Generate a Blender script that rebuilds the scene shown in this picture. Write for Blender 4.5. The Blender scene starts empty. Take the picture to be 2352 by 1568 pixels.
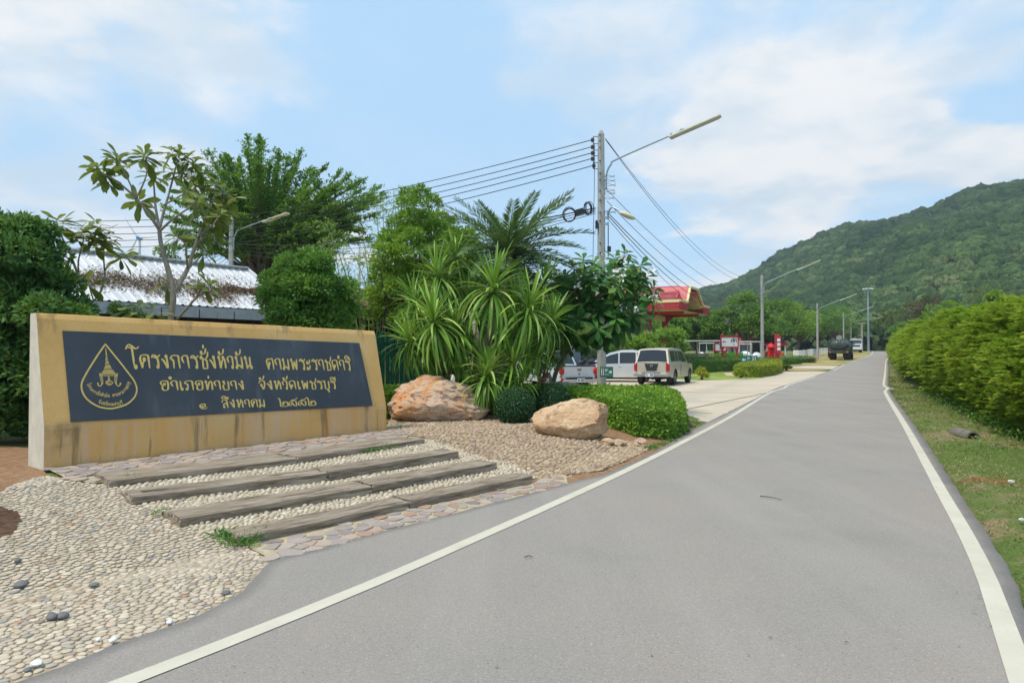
import bpy, math, random
import numpy as np
from math import sin, cos, pi, radians, sqrt, atan2
from mathutils import Vector, Matrix, noise as mnoise
import bmesh

random.seed(7); RS = np.random.RandomState(11)
S = bpy.context.scene
COL = S.collection

# ------------------------------------------------------------------ camera, sky, sun, exposure
EYE = 1.5
F = 1568.0                      # focal length in pixels of a 2352 px wide picture (24 mm on 36 mm)
PITCH = math.atan(31 / 1568.0)
cam_d = bpy.data.cameras.new('camera'); cam = bpy.data.objects.new('camera', cam_d); COL.objects.link(cam)
cam_d.lens = 24.0; cam_d.sensor_width = 36.0; cam_d.clip_start = 0.05; cam_d.clip_end = 6000
cam.location = (0, 0, EYE); cam.rotation_euler = (pi / 2 + PITCH, 0, 0)
S.camera = cam
S.view_settings.view_transform = 'Standard'; S.view_settings.look = 'None'
S.view_settings.gamma = 1.0; S.view_settings.use_curve_mapping = False
S.view_settings.exposure = 1.33
S.cycles.max_bounces = 6; S.cycles.transparent_max_bounces = 4; S.cycles.diffuse_bounces = 3
S.cycles.glossy_bounces = 2; S.cycles.transmission_bounces = 2; S.cycles.use_denoising = True
SUN_EL, SUN_AZ = radians(62), radians(-128)      # azimuth measured clockwise from +Y (the view direction)

world = bpy.data.worlds.new('World'); S.world = world; world.use_nodes = True
def build_sky():
    nt = world.node_tree; N = nt.nodes; Lk = nt.links
    bg = N['Background']; bg.inputs[1].default_value = 0.13
    sky = N.new('ShaderNodeTexSky'); sky.sky_type = 'NISHITA'; sky.sun_disc = False
    sky.sun_elevation = SUN_EL; sky.sun_rotation = SUN_AZ; sky.air_density = 1.0; sky.dust_density = 0.6; sky.ozone_density = 1.4
    tc = N.new('ShaderNodeTexCoord')
    sep = N.new('ShaderNodeSeparateXYZ'); Lk.new(tc.outputs['Generated'], sep.inputs[0])
    def M(op, a, b=None, c=None, clamp=False):
        n = N.new('ShaderNodeMath'); n.operation = op; n.use_clamp = clamp
        for i, v in enumerate((a, b, c)):
            if v is None: continue
            if isinstance(v, (int, float)): n.inputs[i].default_value = v
            else: Lk.new(v, n.inputs[i])
        return n.outputs[0]
    zz = M('MAXIMUM', sep.outputs[2], 0.0)
    den = M('ADD', zz, 0.16)
    px = M('DIVIDE', sep.outputs[0], den); py = M('DIVIDE', sep.outputs[1], den)
    cmb = N.new('ShaderNodeCombineXYZ'); Lk.new(px, cmb.inputs[0]); Lk.new(py, cmb.inputs[1])
    def fbm(scale, off, detail=7, rough=0.55, dist=0.3, st=(1, 1, 1)):
        mp = N.new('ShaderNodeMapping'); Lk.new(cmb.outputs[0], mp.inputs[0])
        mp.inputs['Location'].default_value = off; mp.inputs['Scale'].default_value = st
        n = N.new('ShaderNodeTexNoise'); Lk.new(mp.outputs[0], n.inputs['Vector'])
        n.inputs['Scale'].default_value = scale; n.inputs['Detail'].default_value = detail
        n.inputs['Roughness'].default_value = rough; n.inputs['Distortion'].default_value = dist
        return n.outputs[0]
    def ramp(v, a, b):
        n = N.new('ShaderNodeMapRange'); n.interpolation_type = 'SMOOTHERSTEP'; Lk.new(v, n.inputs[0])
        n.inputs[1].default_value = a; n.inputs[2].default_value = b; return n.outputs[0]
    wisp = fbm(0.85, (3.1, 1.7, 0), detail=6, dist=0.5, st=(1, .8, 1))
    puff = fbm(1.7, (0.4, 5.2, 2), detail=9, rough=.52, dist=.15)
    # real cloud banks of this sky: a direction (u,v of the photograph turned into azimuth/elevation) and an extent
    def bank(u, v, su, sv, amp):
        dx, dz = (u - 1176) / F, (815 - v) / F
        tx = M('DIVIDE', sep.outputs[0], M('MAXIMUM', sep.outputs[1], 0.05))
        tz = M('DIVIDE', sep.outputs[2], M('MAXIMUM', sep.outputs[1], 0.05))
        a = M('DIVIDE', M('SUBTRACT', tx, dx), su / F); b = M('DIVIDE', M('SUBTRACT', tz, dz), sv / F)
        r = M('ADD', M('MULTIPLY', a, a), M('MULTIPLY', b, b))
        return M('MULTIPLY', M('DIVIDE', 1.0, M('ADD', 1.0, M('MULTIPLY', r, r))), amp)
    tot = None
    for bk in ((200, 80, 520, 150, .22), (520, 30, 260, 120, .10), (1900, 210, 330, 130, .26), (2150, 300, 260, 90, .20), (1750, 420, 240, 100, .27),
               (1500, 330, 260, 80, .12), (2250, 370, 260, 60, .20), (1300, 620, 700, 90, .10), (1160, 190, 90, 35, .14),
               (60, 430, 220, 60, .10), (2270, 235, 120, 45, -.26), (1480, 500, 90, 60, -.1), (700, 330, 260, 90, -.10), (1000, 330, 260, 120, -.12)):
        b = bank(*bk); tot = b if tot is None else M('ADD', tot, b)
    fine = fbm(5.5, (2, 7, 1), detail=8, rough=.6, dist=.4, st=(1, .7, 1))
    w = ramp(M('ADD', M('ADD', wisp, M('MULTIPLY', tot, .8)), M('MULTIPLY', M('SUBTRACT', fine, .5), .35)), 0.42, 0.78)
    p = ramp(M('ADD', M('ADD', puff, M('MULTIPLY', tot, .85)), M('MULTIPLY', M('SUBTRACT', fine, .5), .30)), 0.57, 0.76)
    cl = M('MAXIMUM', M('MULTIPLY', w, .9), M('MULTIPLY', p, 1.0), clamp=True)
    hz = M('MULTIPLY', M('POWER', M('SUBTRACT', 1.0, zz, clamp=True), 16.0), .25)
    cover = M('MAXIMUM', M('MAXIMUM', cl, hz), .12, clamp=True)
    # thin high cloud veils the blue; veil and cumulus are the same bright white
    hue = N.new('ShaderNodeMix'); hue.data_type = 'RGBA'; hue.inputs[0].default_value = .9
    Lk.new(sky.outputs[0], hue.inputs['A']); hue.inputs['B'].default_value = (1.36, 2.20, 3.05, 1)
    shade = ramp(M('ADD', M('MULTIPLY', puff, .6), M('MULTIPLY', fbm(3.0, (9, 2, 4), detail=7, rough=.6), .5)), .42, .68)
    cc = N.new('ShaderNodeMix'); cc.data_type = 'RGBA'; Lk.new(shade, cc.inputs[0])
    cc.inputs['A'].default_value = (2.05, 2.42, 2.76, 1); cc.inputs['B'].default_value = (2.98, 3.0, 3.02, 1)
    mix = N.new('ShaderNodeMix'); mix.data_type = 'RGBA'; Lk.new(cover, mix.inputs[0])
    Lk.new(hue.outputs['Result'], mix.inputs['A']); Lk.new(cc.outputs['Result'], mix.inputs['B'])
    Lk.new(mix.outputs['Result'], bg.inputs[0])
build_sky()
sun_d = bpy.data.lights.new('sun', 'SUN'); sun = bpy.data.objects.new('sun', sun_d); COL.objects.link(sun)
sun_d.energy = 1.5; sun_d.angle = radians(12); sun_d.color = (1.0, .90, .76)
sd = Vector((sin(SUN_AZ) * cos(SUN_EL), cos(SUN_AZ) * cos(SUN_EL), sin(SUN_EL)))
sun.rotation_euler = sd.to_track_quat('Z', 'Y').to_euler(); sun.location = sd * 60

# ------------------------------------------------------------------ survey: heights of the land, points seen in the photograph
_ZY = [-20, 30, 45, 57, 75, 92, 120, 150, 180, 220, 400, 1500]
_ZZ = [0, 0, .10, .31, .60, .90, 1.50, 2.15, 2.60, 2.9, 5.0, 12]
LLINE = [(-12, -10.9), (-1.8, 3.12), (-1.23, 3.97), (-.47, 5.3), (1.03, 8.03), (3.6, 13.1), (12.4, 31.4), (19.65, 44.2), (25.9, 55), (34.1, 70), (41.4, 83), (63, 120), (95, 180), (127, 240)]
RLINE = [(-5.4, -10.9), (2.36, 3.19), (3.29, 4.79), (4.59, 7.28), (7.3, 12.5), (17.4, 32), (22.9, 42), (35, 64), (46, 84), (66.5, 120), (99.4, 180), (132, 240)]
LEDGE = [(-12.6, -10.9), (-2.75, 2.6), (-2.32, 3.12), (-2.21, 3.30), (-2.085, 3.585), (-1.84, 3.95), (-1.74, 4.36), (-1.77, 4.56), (-1.78, 4.84), (-1.77, 5.04), (-1.62, 5.23), (-1.39, 5.48), (-1.125, 5.88), (-.5, 6.61),
         (.3, 7.61), (.56, 7.95), (1.1, 8.58), (1.88, 10), (2.59, 11.5), (3.45, 13.5), (4.2, 15.0), (12.15, 31.4), (19.4, 44.2), (25.6, 55), (33.8, 70), (41.1, 83), (62.7, 120), (94.6, 180), (126.5, 240)]
def _dense(poly):
    p = np.array(poly, float); y, x = p[:, 1], p[:, 0]; m = np.gradient(x, y); Y, X = [], []
    for i in range(len(y) - 1):
        h = y[i + 1] - y[i]; t = np.linspace(0, 1, 24, endpoint=False); t2, t3 = t * t, t * t * t
        Y += list(y[i] + h * t); X += list((2 * t3 - 3 * t2 + 1) * x[i] + (t3 - 2 * t2 + t) * h * m[i] + (3 * t2 - 2 * t3) * x[i + 1] + (t3 - t2) * h * m[i + 1])
    Y, X = np.array(Y + [y[-1]]), np.array(X + [x[-1]]); g = np.concatenate([np.arange(y[0], 30, .1), np.arange(30, y[-1], .5)]); gx = np.interp(g, Y, X); w = np.ones(13) / 13
    sm_ = np.convolve(np.pad(gx, 6, mode='reflect', reflect_type='odd'), w, 'valid'); return np.stack([sm_, g], 1)
LLINE = _dense(LLINE); RLINE = _dense(RLINE)
def _ix(poly, y):
    p = np.array(poly); return np.interp(y, p[:, 1], p[:, 0])
xl = lambda y: _ix(LLINE, y); xr = lambda y: _ix(RLINE, y); xe = lambda y: _ix(LEDGE, y)
def xre(y): return xr(y) + np.interp(y, [3, 5, 8, 13, 30, 60], [.17, .20, .21, .23, .27, .32])
def sstep(t): t = np.clip(t, 0, 1); return t * t * (3 - 2 * t)
QO, QN = (-2.08, 5.24), (-.75, .66)
def zg(x, y):
    x = np.asarray(x, float); y = np.asarray(y, float)
    z = np.interp(y, _ZY, _ZZ)
    q = (x - QO[0]) * QN[0] + (y - QO[1]) * QN[1]
    isl = np.clip(q * .1, 0, .27) * (1 - sstep((y - 13.5) / 6)) * sstep((xe(y) - x) / 1.0)
    t = (x - xre(y)) * .88
    ditch = sstep((t - .9) / 3.2) * np.interp(y, [0, 20, 50, 80], [.8, .7, .45, .2])
    return z + isl - ditch
def ray(u, v):
    dx, dy = (u - 1176) / F, (784 - v) / F
    return np.array([dx, cos(PITCH) - dy * sin(PITCH), sin(PITCH) + dy * cos(PITCH)])
def PZ(u, v, z):                      # where the sight line through a photograph point meets height z
    r = ray(u, v); t = (z - EYE) / r[2]; return np.array([r[0] * t, r[1] * t, z])
def P(u, v):                          # ... meets the land
    r = ray(u, v); t0, t1 = 1.0, None; t = 1.0
    while t < 2000:
        p = r * t
        if EYE + p[2] < float(zg(p[0], p[1])): t1 = t; break
        t0 = t; t *= 1.02
    if t1 is None: t1 = t0
    for _ in range(25):
        tm = (t0 + t1) / 2; p = r * tm
        if EYE + p[2] < float(zg(p[0], p[1])): t1 = tm
        else: t0 = tm
    p = r * t1; return np.array([p[0], p[1], EYE + p[2]])
def A(u, v, Y):                       # ... at the distance Y
    r = ray(u, v); t = Y / r[1]; return np.array([r[0] * t, Y, EYE + r[2] * t])
def G3(x, y): return np.array([x, y, float(zg(x, y))])

# ------------------------------------------------------------------ materials
MATS = {}
def sock(n, *names):
    for k in names:
        if k in n.inputs: return n.inputs[k]
class NT:
    def __init__(s, name, rough=.7, metal=0.0, spec=.35):
        s.m = bpy.data.materials.new(name); s.m.use_nodes = True; s.t = s.m.node_tree; s.N = s.t.nodes; s.L = s.t.links
        s.b = s.N['Principled BSDF']; s.b.inputs['Roughness'].default_value = rough; s.b.inputs['Metallic'].default_value = metal
        s.b.inputs['Specular IOR Level'].default_value = spec
        s.out = s.N['Material Output']; s.tc = s.N.new('ShaderNodeTexCoord')
    def co(s, which='Object', scale=(1, 1, 1), loc=(0, 0, 0), rot=(0, 0, 0)):
        mp = s.N.new('ShaderNodeMapping'); s.L.new(s.tc.outputs[which], mp.inputs[0])
        mp.inputs['Scale'].default_value = scale; mp.inputs['Location'].default_value = loc; mp.inputs['Rotation'].default_value = rot
        return mp.outputs[0]
    def noise(s, vec, scale, detail=4, rough=.55, dist=0):
        n = s.N.new('ShaderNodeTexNoise'); s.L.new(vec, n.inputs['Vector']); n.inputs['Scale'].default_value = scale
        n.inputs['Detail'].default_value = detail; n.inputs['Roughness'].default_value = rough; n.inputs['Distortion'].default_value = dist
        return n.outputs[0]
    def voro(s, vec, scale, feature='F1', out='Distance', rnd=1):
        n = s.N.new('ShaderNodeTexVoronoi'); n.feature = feature; s.L.new(vec, n.inputs['Vector']); n.inputs['Scale'].default_value = scale
        n.inputs['Randomness'].default_value = rnd
        return n.outputs[out]
    def ramp(s, v, stops, interp='LINEAR'):
        r = s.N.new('ShaderNodeValToRGB'); s.L.new(v, r.inputs[0]); e = r.color_ramp.elements; r.color_ramp.interpolation = interp
        while len(e) < len(stops): e.new(.5)
        for k, (p, c) in enumerate(stops):
            e[k].position = p; e[k].color = (*c, 1) if len(c) == 3 else c
        return r.outputs[0]
    def val(s, v, a, b, lo=0.0, hi=1.0):
        n = s.N.new('ShaderNodeMapRange'); n.interpolation_type = 'SMOOTHSTEP'; s.L.new(v, n.inputs[0])
        for i, k in enumerate((a, b, lo, hi)): n.inputs[i + 1].default_value = k
        return n.outputs[0]
    def math(s, op, a, b):
        n = s.N.new('ShaderNodeMath'); n.operation = op
        for i, v in enumerate((a, b)):
            if isinstance(v, (int, float)): n.inputs[i].default_value = v
            else: s.L.new(v, n.inputs[i])
        return n.outputs[0]
    def mix(s, f, a, b, mode='MIX'):
        n = s.N.new('ShaderNodeMix'); n.data_type = 'RGBA'; n.blend_type = mode
        for k, v in (('Factor', f), ('A', a), ('B', b)):
            i = n.inputs[0] if k == 'Factor' else n.inputs[k]
            if isinstance(v, (int, float)): i.default_value = v
            elif isinstance(v, tuple): i.default_value = (*v, 1) if len(v) == 3 else v
            else: s.L.new(v, i)
        return n.outputs['Result']
    def attr(s, name):
        n = s.N.new('ShaderNodeAttribute'); n.attribute_name = name; return n.outputs['Fac']
    def orand(s):
        n = s.N.new('ShaderNodeObjectInfo'); return n.outputs['Random']
    def color(s, c):
        if isinstance(c, tuple): s.b.inputs['Base Color'].default_value = (*c, 1)
        else: s.L.new(c, s.b.inputs['Base Color'])
    def bump(s, h, strength=.3, dist=.01):
        n = s.N.new('ShaderNodeBump'); s.L.new(h, n.inputs['Height']); n.inputs['Strength'].default_value = strength; n.inputs['Distance'].default_value = dist
        s.L.new(n.outputs[0], s.b.inputs['Normal'])
    def trans(s, f, c):
        t = s.N.new('ShaderNodeBsdfTranslucent'); m = s.N.new('ShaderNodeMixShader'); m.inputs[0].default_value = f
        if isinstance(c, tuple): t.inputs[0].default_value = (*c, 1)
        else: s.L.new(c, t.inputs[0])
        s.L.new(s.b.outputs[0], m.inputs[1]); s.L.new(t.outputs[0], m.inputs[2]); s.L.new(m.outputs[0], s.out.inputs[0])
def plain(name, c, rough=.6, metal=0, var=.15, scale=6, bump=0, spec=.35, coat=0):
    if name in MATS: return MATS[name]
    n = NT(name, rough, metal, spec)
    v = n.noise(n.co(), scale, 5)
    lo = tuple(max(0, k * (1 - var)) for k in c); hi = tuple(min(1, k * (1 + var)) for k in c)
    n.color(n.ramp(v, [(.3, lo), (.7, hi)]))
    if bump: n.bump(n.noise(n.co(), scale * 12, 3), bump, .01)
    if coat: n.b.inputs['Coat Weight'].default_value = coat; n.b.inputs['Coat Roughness'].default_value = .08
    MATS[name] = n.m; return n.m
def leafmat(name, c0, c1, c2, tr=.3, rough=.5, spec=.3):
    if name in MATS: return MATS[name]
    n = NT(name, rough, 0, spec)
    c = n.ramp(n.attr('rnd'), [(0, c0), (.5, c1), (1, c2)])
    n.color(c); n.trans(tr, n.mix(.35, c, (.30, .42, .05)))
    MATS[name] = n.m; return n.m
def glass(name='dark_glass', c=(.02, .025, .03)):
    if name in MATS: return MATS[name]
    n = NT(name, .06, 0, .6); n.color(c); MATS[name] = n.m; return n.m

# ------------------------------------------------------------------ mesh helpers
XF = {}
def link(o, parent=None):
    COL.objects.link(o)
    if parent is not None: o.parent = parent
    return o
def tag(o, label=None, cat=None, group=None, kind=None):
    if label: o['label'] = label
    if cat: o['category'] = cat
    if group: o['group'] = group
    if kind: o['kind'] = kind
    return o
def thing(name, label, cat, loc=(0, 0, 0), rz=0.0, group=None):
    o = bpy.data.objects.new(name, None); o.empty_display_size = .2; link(o)
    o.location = tuple(float(k) for k in loc); o.rotation_euler = (0, 0, rz)
    XF[o] = (Matrix.Translation(o.location) @ Matrix.Rotation(rz, 4, 'Z'))
    return tag(o, label, cat, group)
def mesh_np(name, V, Fc, mats, parent=None, rnd=None, smooth=False, local=False, midx=None):
    V = np.asarray(V, dtype=np.float64).reshape(-1, 3)
    if parent is not None and not local and parent in XF:
        Mi = np.array(XF[parent].inverted()); V = V @ Mi[:3, :3].T + Mi[:3, 3]
    me = bpy.data.meshes.new(name)
    if isinstance(Fc, np.ndarray):
        nf, k = Fc.shape; me.vertices.add(len(V)); me.vertices.foreach_set('co', V.astype(np.float32).ravel())
        me.loops.add(nf * k); me.loops.foreach_set('vertex_index', Fc.astype(np.int32).ravel())
        me.polygons.add(nf); me.polygons.foreach_set('loop_start', np.arange(0, nf * k, k, dtype=np.int32))
        me.update(calc_edges=True)
    else:
        me.from_pydata([tuple(v) for v in V], [], Fc); me.update()
    for m in (mats if isinstance(mats, (list, tuple)) else [mats]): me.materials.append(m)
    n = len(me.polygons)
    if rnd is not None:
        a = me.attributes.new('rnd', 'FLOAT', 'FACE'); a.data.foreach_set('value', np.asarray(rnd, dtype=np.float32)[:n])
    if smooth: me.polygons.foreach_set('use_smooth', np.ones(n, dtype=bool))
    if midx is not None: me.polygons.foreach_set('material_index', np.asarray(midx, dtype=np.int32))
    return link(bpy.data.objects.new(name, me), parent)
class MB:
    def __init__(s): s.v = []; s.f = []; s.r = []; s.mi = []; s.rv = .5; s.m = 0
    def face(s, idx): s.f.append(tuple(idx)); s.r.append(s.rv); s.mi.append(s.m)
    def add(s, vs, fs):
        o = len(s.v); s.v.extend([tuple(float(k) for k in v) for v in vs])
        for f in fs: s.face([i + o for i in f])
    def box(s, c, size, rz=0, R=None, taper=1.0):
        hx, hy, hz = size[0] / 2, size[1] / 2, size[2] / 2
        vs = [(-hx, -hy, -hz), (hx, -hy, -hz), (hx, hy, -hz), (-hx, hy, -hz), (-hx * taper, -hy * taper, hz), (hx * taper, -hy * taper, hz), (hx * taper, hy * taper, hz), (-hx * taper, hy * taper, hz)]
        M = R if R is not None else Matrix.Rotation(rz, 3, 'Z')
        s.add([M @ Vector(v) + Vector([float(k) for k in c]) for v in vs], [(0, 3, 2, 1), (4, 5, 6, 7), (0, 1, 5, 4), (1, 2, 6, 5), (2, 3, 7, 6), (3, 0, 4, 7)]); return s
    def box2(s, a, b, w, h):             # a beam from a to b, w wide and h high
        a, b = Vector([float(k) for k in a]), Vector([float(k) for k in b]); d = b - a; L = d.length
        if L < 1e-6: return s
        x = d / L; up = Vector((0, 0, 1)) if abs(x.z) < .95 else Vector((0, 1, 0)); y = up.cross(x).normalized(); z = x.cross(y)
        s.box((a + b) / 2, (L, w, h), R=Matrix((x, y, z)).transposed()); return s
    def tube(s, pts, rad, n=6, caps=True):
        pts = [Vector([float(k) for k in p]) for p in pts]
        if isinstance(rad, (int, float)): rad = [rad] * len(pts)
        o = len(s.v); pu = None
        for i, p in enumerate(pts):
            d = (pts[min(i + 1, len(pts) - 1)] - pts[max(i - 1, 0)])
            d = d.normalized() if d.length > 1e-9 else Vector((0, 0, 1))
            if pu is None: pu = Vector((1, 0, 0)) if abs(d.x) < .8 else Vector((0, 1, 0))
            a = (pu - d * pu.dot(d)).normalized(); b = d.cross(a); pu = a
            for k in range(n):
                t = 2 * pi * k / n; q = p + (a * cos(t) + b * sin(t)) * rad[i]; s.v.append(tuple(q))
        for i in range(len(pts) - 1):
            for k in range(n):
                s.face((o + i * n + k, o + i * n + (k + 1) % n, o + (i + 1) * n + (k + 1) % n, o + (i + 1) * n + k))
        if caps:
            s.face([o + k for k in range(n)][::-1]); s.face([o + (len(pts) - 1) * n + k for k in range(n)])
        return s
    def cyl(s, a, b, r, n=12, r2=None): return s.tube([a, b], [r, r if r2 is None else r2], n)
    def prism(s, poly, o, ex, ey, ez, depth):      # 2D outline in (ex, ey) swept along ez
        o, ex, ey, ez = [Vector([float(k) for k in q]) for q in (o, ex, ey, ez)]; n = len(poly)
        vs = [o + ex * a + ey * b for a, b in poly] + [o + ex * a + ey * b + ez * depth for a, b in poly]
        fs = [tuple(range(n))[::-1], tuple(range(n, 2 * n))] + [(i, (i + 1) % n, n + (i + 1) % n, n + i) for i in range(n)]
        s.add(vs, fs); return s
    def ell(s, c, r, nu=12, nv=8, R=None, half=False):
        c = Vector([float(k) for k in c]); o = len(s.v)
        for j in range(nv + 1):
            ph = (pi / 2 if half else pi) * j / nv
            for i in range(nu):
                t = 2 * pi * i / nu; p = Vector((r[0] * sin(ph) * cos(t), r[1] * sin(ph) * sin(t), r[2] * cos(ph)))
                if R: p = R @ p
                s.v.append(tuple(c + p))
        for j in range(nv):
            for i in range(nu): s.face((o + j * nu + i, o + (j + 1) * nu + i, o + (j + 1) * nu + (i + 1) % nu, o + j * nu + (i + 1) % nu))
        return s
    def grid(s, fn, us, vs):
        o = len(s.v)
        for u in us:
            for v in vs: s.v.append(tuple(float(k) for k in fn(u, v)))
        n = len(vs)
        for i in range(len(us) - 1):
            for j in range(n - 1): s.face((o + i * n + j, o + (i + 1) * n + j, o + (i + 1) * n + j + 1, o + i * n + j + 1))
        return s
    def quad(s, a, b, c, d): s.add([a, b, c, d], [(0, 1, 2, 3)]); return s
    def build(s, name, mats, parent=None, smooth=False, local=False, kind=None, label=None, bevel=0):
        o = mesh_np(name, np.array(s.v), s.f, mats, parent, rnd=s.r, smooth=smooth, local=local, midx=s.mi)
        if kind: o['kind'] = kind
        if label: o['label'] = label
        if bevel:
            b = o.modifiers.new('bevel', 'BEVEL'); b.width = bevel; b.segments = 2; b.limit_method = 'ANGLE'; b.angle_limit = radians(35)
        return o
def copy_tree(o, loc, rz, label=None):
    c = o.copy(); COL.objects.link(c); c.location = tuple(float(k) for k in loc); c.rotation_euler = (0, 0, rz)
    if label: c['label'] = label
    for ch in list(o.children):
        d = ch.copy(); COL.objects.link(d); d.parent = c
        for g in list(ch.children):
            e = g.copy(); COL.objects.link(e); e.parent = d
    return c
def place(me, name, parent, M):          # a piece that shares its mesh, M in world space
    o = bpy.data.objects.new(name, me); link(o, parent)
    o.matrix_local = (XF[parent].inverted() @ M) if parent in XF else M
    return o
def unit(v): v = np.asarray(v, float); return v / np.maximum(np.linalg.norm(v, axis=-1, keepdims=True), 1e-9)
def rdirs(n, rs=RS): return unit(rs.normal(size=(n, 3)))
def leaves(Pn, D, N, L, W):              # n folded leaves as quads
    D = unit(D); Sx = unit(np.cross(D, N)); Nn = np.cross(Sx, D)
    L = np.asarray(L).reshape(-1, 1) * np.ones((len(Pn), 1)); W = np.asarray(W).reshape(-1, 1) * np.ones((len(Pn), 1))
    V = np.stack([Pn, Pn + D * L * .5 + Sx * W * .5 + Nn * W * .12, Pn + D * L, Pn + D * L * .5 - Sx * W * .5 + Nn * W * .12], 1).reshape(-1, 3)
    return V, np.arange(len(V)).reshape(-1, 4)
def ramp_y(u): return u
def ptin(poly, x, y):
    poly = np.asarray(poly)[:, :2]; x = np.asarray(x); y = np.asarray(y); c = np.zeros(x.shape, bool); n = len(poly)
    for i in range(n):
        x1, y1 = poly[i]; x2, y2 = poly[(i + 1) % n]
        if y1 == y2: continue
        c ^= ((y1 > y) != (y2 > y)) & (x < (x2 - x1) * (y - y1) / (y2 - y1) + x1)
    return c
def edist(poly, x, y):
    poly = np.asarray(poly)[:, :2]; d = np.full(x.shape, 1e9); n = len(poly)
    for i in range(n):
        a = poly[i]; b = poly[(i + 1) % n]; ab = b - a; t = np.clip(((x - a[0]) * ab[0] + (y - a[1]) * ab[1]) / (ab @ ab + 1e-12), 0, 1)
        d = np.minimum(d, np.hypot(x - a[0] - t * ab[0], y - a[1] - t * ab[1]))
    return d
def drape(name, poly, mat, dz=0.0, step=1.5, kind='structure', parent=None):
    bm = bmesh.new(); vs = [bm.verts.new((float(p[0]), float(p[1]), 0)) for p in poly]; bm.faces.new(vs)
    xs = [p[0] for p in poly]; ys = [p[1] for p in poly]
    for ax, lo, hi in ((0, min(xs), max(xs)), (1, min(ys), max(ys))):
        k = lo + step
        while k < hi:
            co = (k, 0, 0) if ax == 0 else (0, k, 0); no = (1, 0, 0) if ax == 0 else (0, 1, 0)
            bmesh.ops.bisect_plane(bm, geom=bm.verts[:] + bm.edges[:] + bm.faces[:], plane_co=co, plane_no=no); k += step
    bmesh.ops.triangulate(bm, faces=bm.faces[:])
    for v in bm.verts: v.co.z = float(zg(v.co.x, v.co.y)) + dz
    bmesh.ops.recalc_face_normals(bm, faces=bm.faces[:])
    me = bpy.data.meshes.new(name); bm.to_mesh(me); bm.free(); me.materials.append(mat)
    if len(me.polygons) and me.polygons[0].normal.z < 0: me.flip_normals()
    o = bpy.data.objects.new(name, me); link(o, parent)
    if kind: o['kind'] = kind
    return o
# ------------------------------------------------------------------ the land
def m_ground():
    n = NT('verge_grass', .95, 0, .1); c = n.co()
    big = n.noise(c, .35, 6, .6); mid = n.noise(c, 2.2, 6, .65, .4); fine = n.noise(c, 38, 4, .7)
    green = n.ramp(fine, [(.25, (.05, .085, .02)), (.5, (.11, .16, .04)), (.75, (.19, .24, .07))])
    straw = n.ramp(fine, [(.25, (.13, .085, .045)), (.5, (.27, .20, .115)), (.75, (.40, .33, .2))])
    f = n.val(n.math('ADD', n.math('MULTIPLY', big, .5), n.math('MULTIPLY', mid, .5)), .46, .60)
    g = n.mix(f, green, straw)
    soil = n.val(n.noise(n.co(loc=(7, 3, 0)), .9, 5), .62, .72)
    n.color(n.mix(soil, g, (.27, .12, .065))); n.bump(fine, .7, .03); return n.m
def m_asphalt():
    n = NT('asphalt', .88, 0, .25); c = n.co()
    f = n.noise(c, 260, 3, .8); sp = n.voro(c, 170, 'F1', 'Color'); big = n.noise(c, .55, 5)
    base = n.ramp(f, [(.3, (.20, .185, .168)), (.5, (.285, .264, .242)), (.7, (.385, .36, .33))])
    sepc = n.N.new('ShaderNodeSeparateColor'); n.L.new(sp, sepc.inputs[0])
    stone = n.val(sepc.outputs[0], .93, .97)
    c1 = n.mix(n.math('MULTIPLY', stone, .55), base, (.46, .44, .40))
    dk = n.val(sepc.outputs[1], .92, .97); c1 = n.mix(n.math('MULTIPLY', dk, .4), c1, (.07, .065, .06))
    warm = n.ramp(big, [(.35, (1.05, 1.0, .96)), (.55, (.97, .96, .95)), (.7, (.88, .87, .86))])
    c1 = n.mix(1.0, c1, warm, 'MULTIPLY')
    # worn centre is paler than the seldom driven edge
    f2 = n.noise(c, 55, 4, .8); c1 = n.mix(1.0, c1, n.ramp(f2, [(.32, (.86, .86, .86)), (.5, (1, 1, 1)), (.68, (1.12, 1.11, 1.09))]), 'MULTIPLY'); e = n.attr('edge'); c1 = n.mix(n.val(n.math('ADD', e, n.math('MULTIPLY', n.noise(c, 3, 4), .35)), .75, 1.1, 0, .5), c1, (.10, .10, .103))
    st = n.val(n.noise(n.co(loc=(4, 9, 0)), 2.3, 3), .74, .78); c1 = n.mix(n.math('MULTIPLY', st, .35), c1, (.36, .25, .13))
    crk = n.voro(n.mix(.06, n.co(scale=(.16, .10, 1)), n.N.new('ShaderNodeTexNoise').outputs['Color']), 1.0, 'DISTANCE_TO_EDGE'); 
    
    trk = n.noise(n.co(rot=(0, 0, .48), scale=(1.1, .08, 1)), 1.0, 4, .6); c1 = n.mix(n.val(trk, .45, .65, 0, .16), c1, (.40, .37, .33)); n.color(c1); n.bump(f, .45, .006); return n.m
def m_paint():
    n = NT('road_paint', .75, 0, .3); c = n.co(); w = n.noise(c, 60, 4, .7); b = n.noise(c, 2.2, 5)
    k = n.ramp(b, [(.3, (.50, .465, .37)), (.7, (.58, .55, .45))]); wear = n.val(n.math('ADD', n.math('MULTIPLY', w, .6), n.math('MULTIPLY', n.noise(c, 7, 4, .7), .4)), .56, .66, 0, .65)
    n.color(n.mix(wear, k, (.33, .32, .29))); n.bump(w, .3, .003); return n.m
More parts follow.
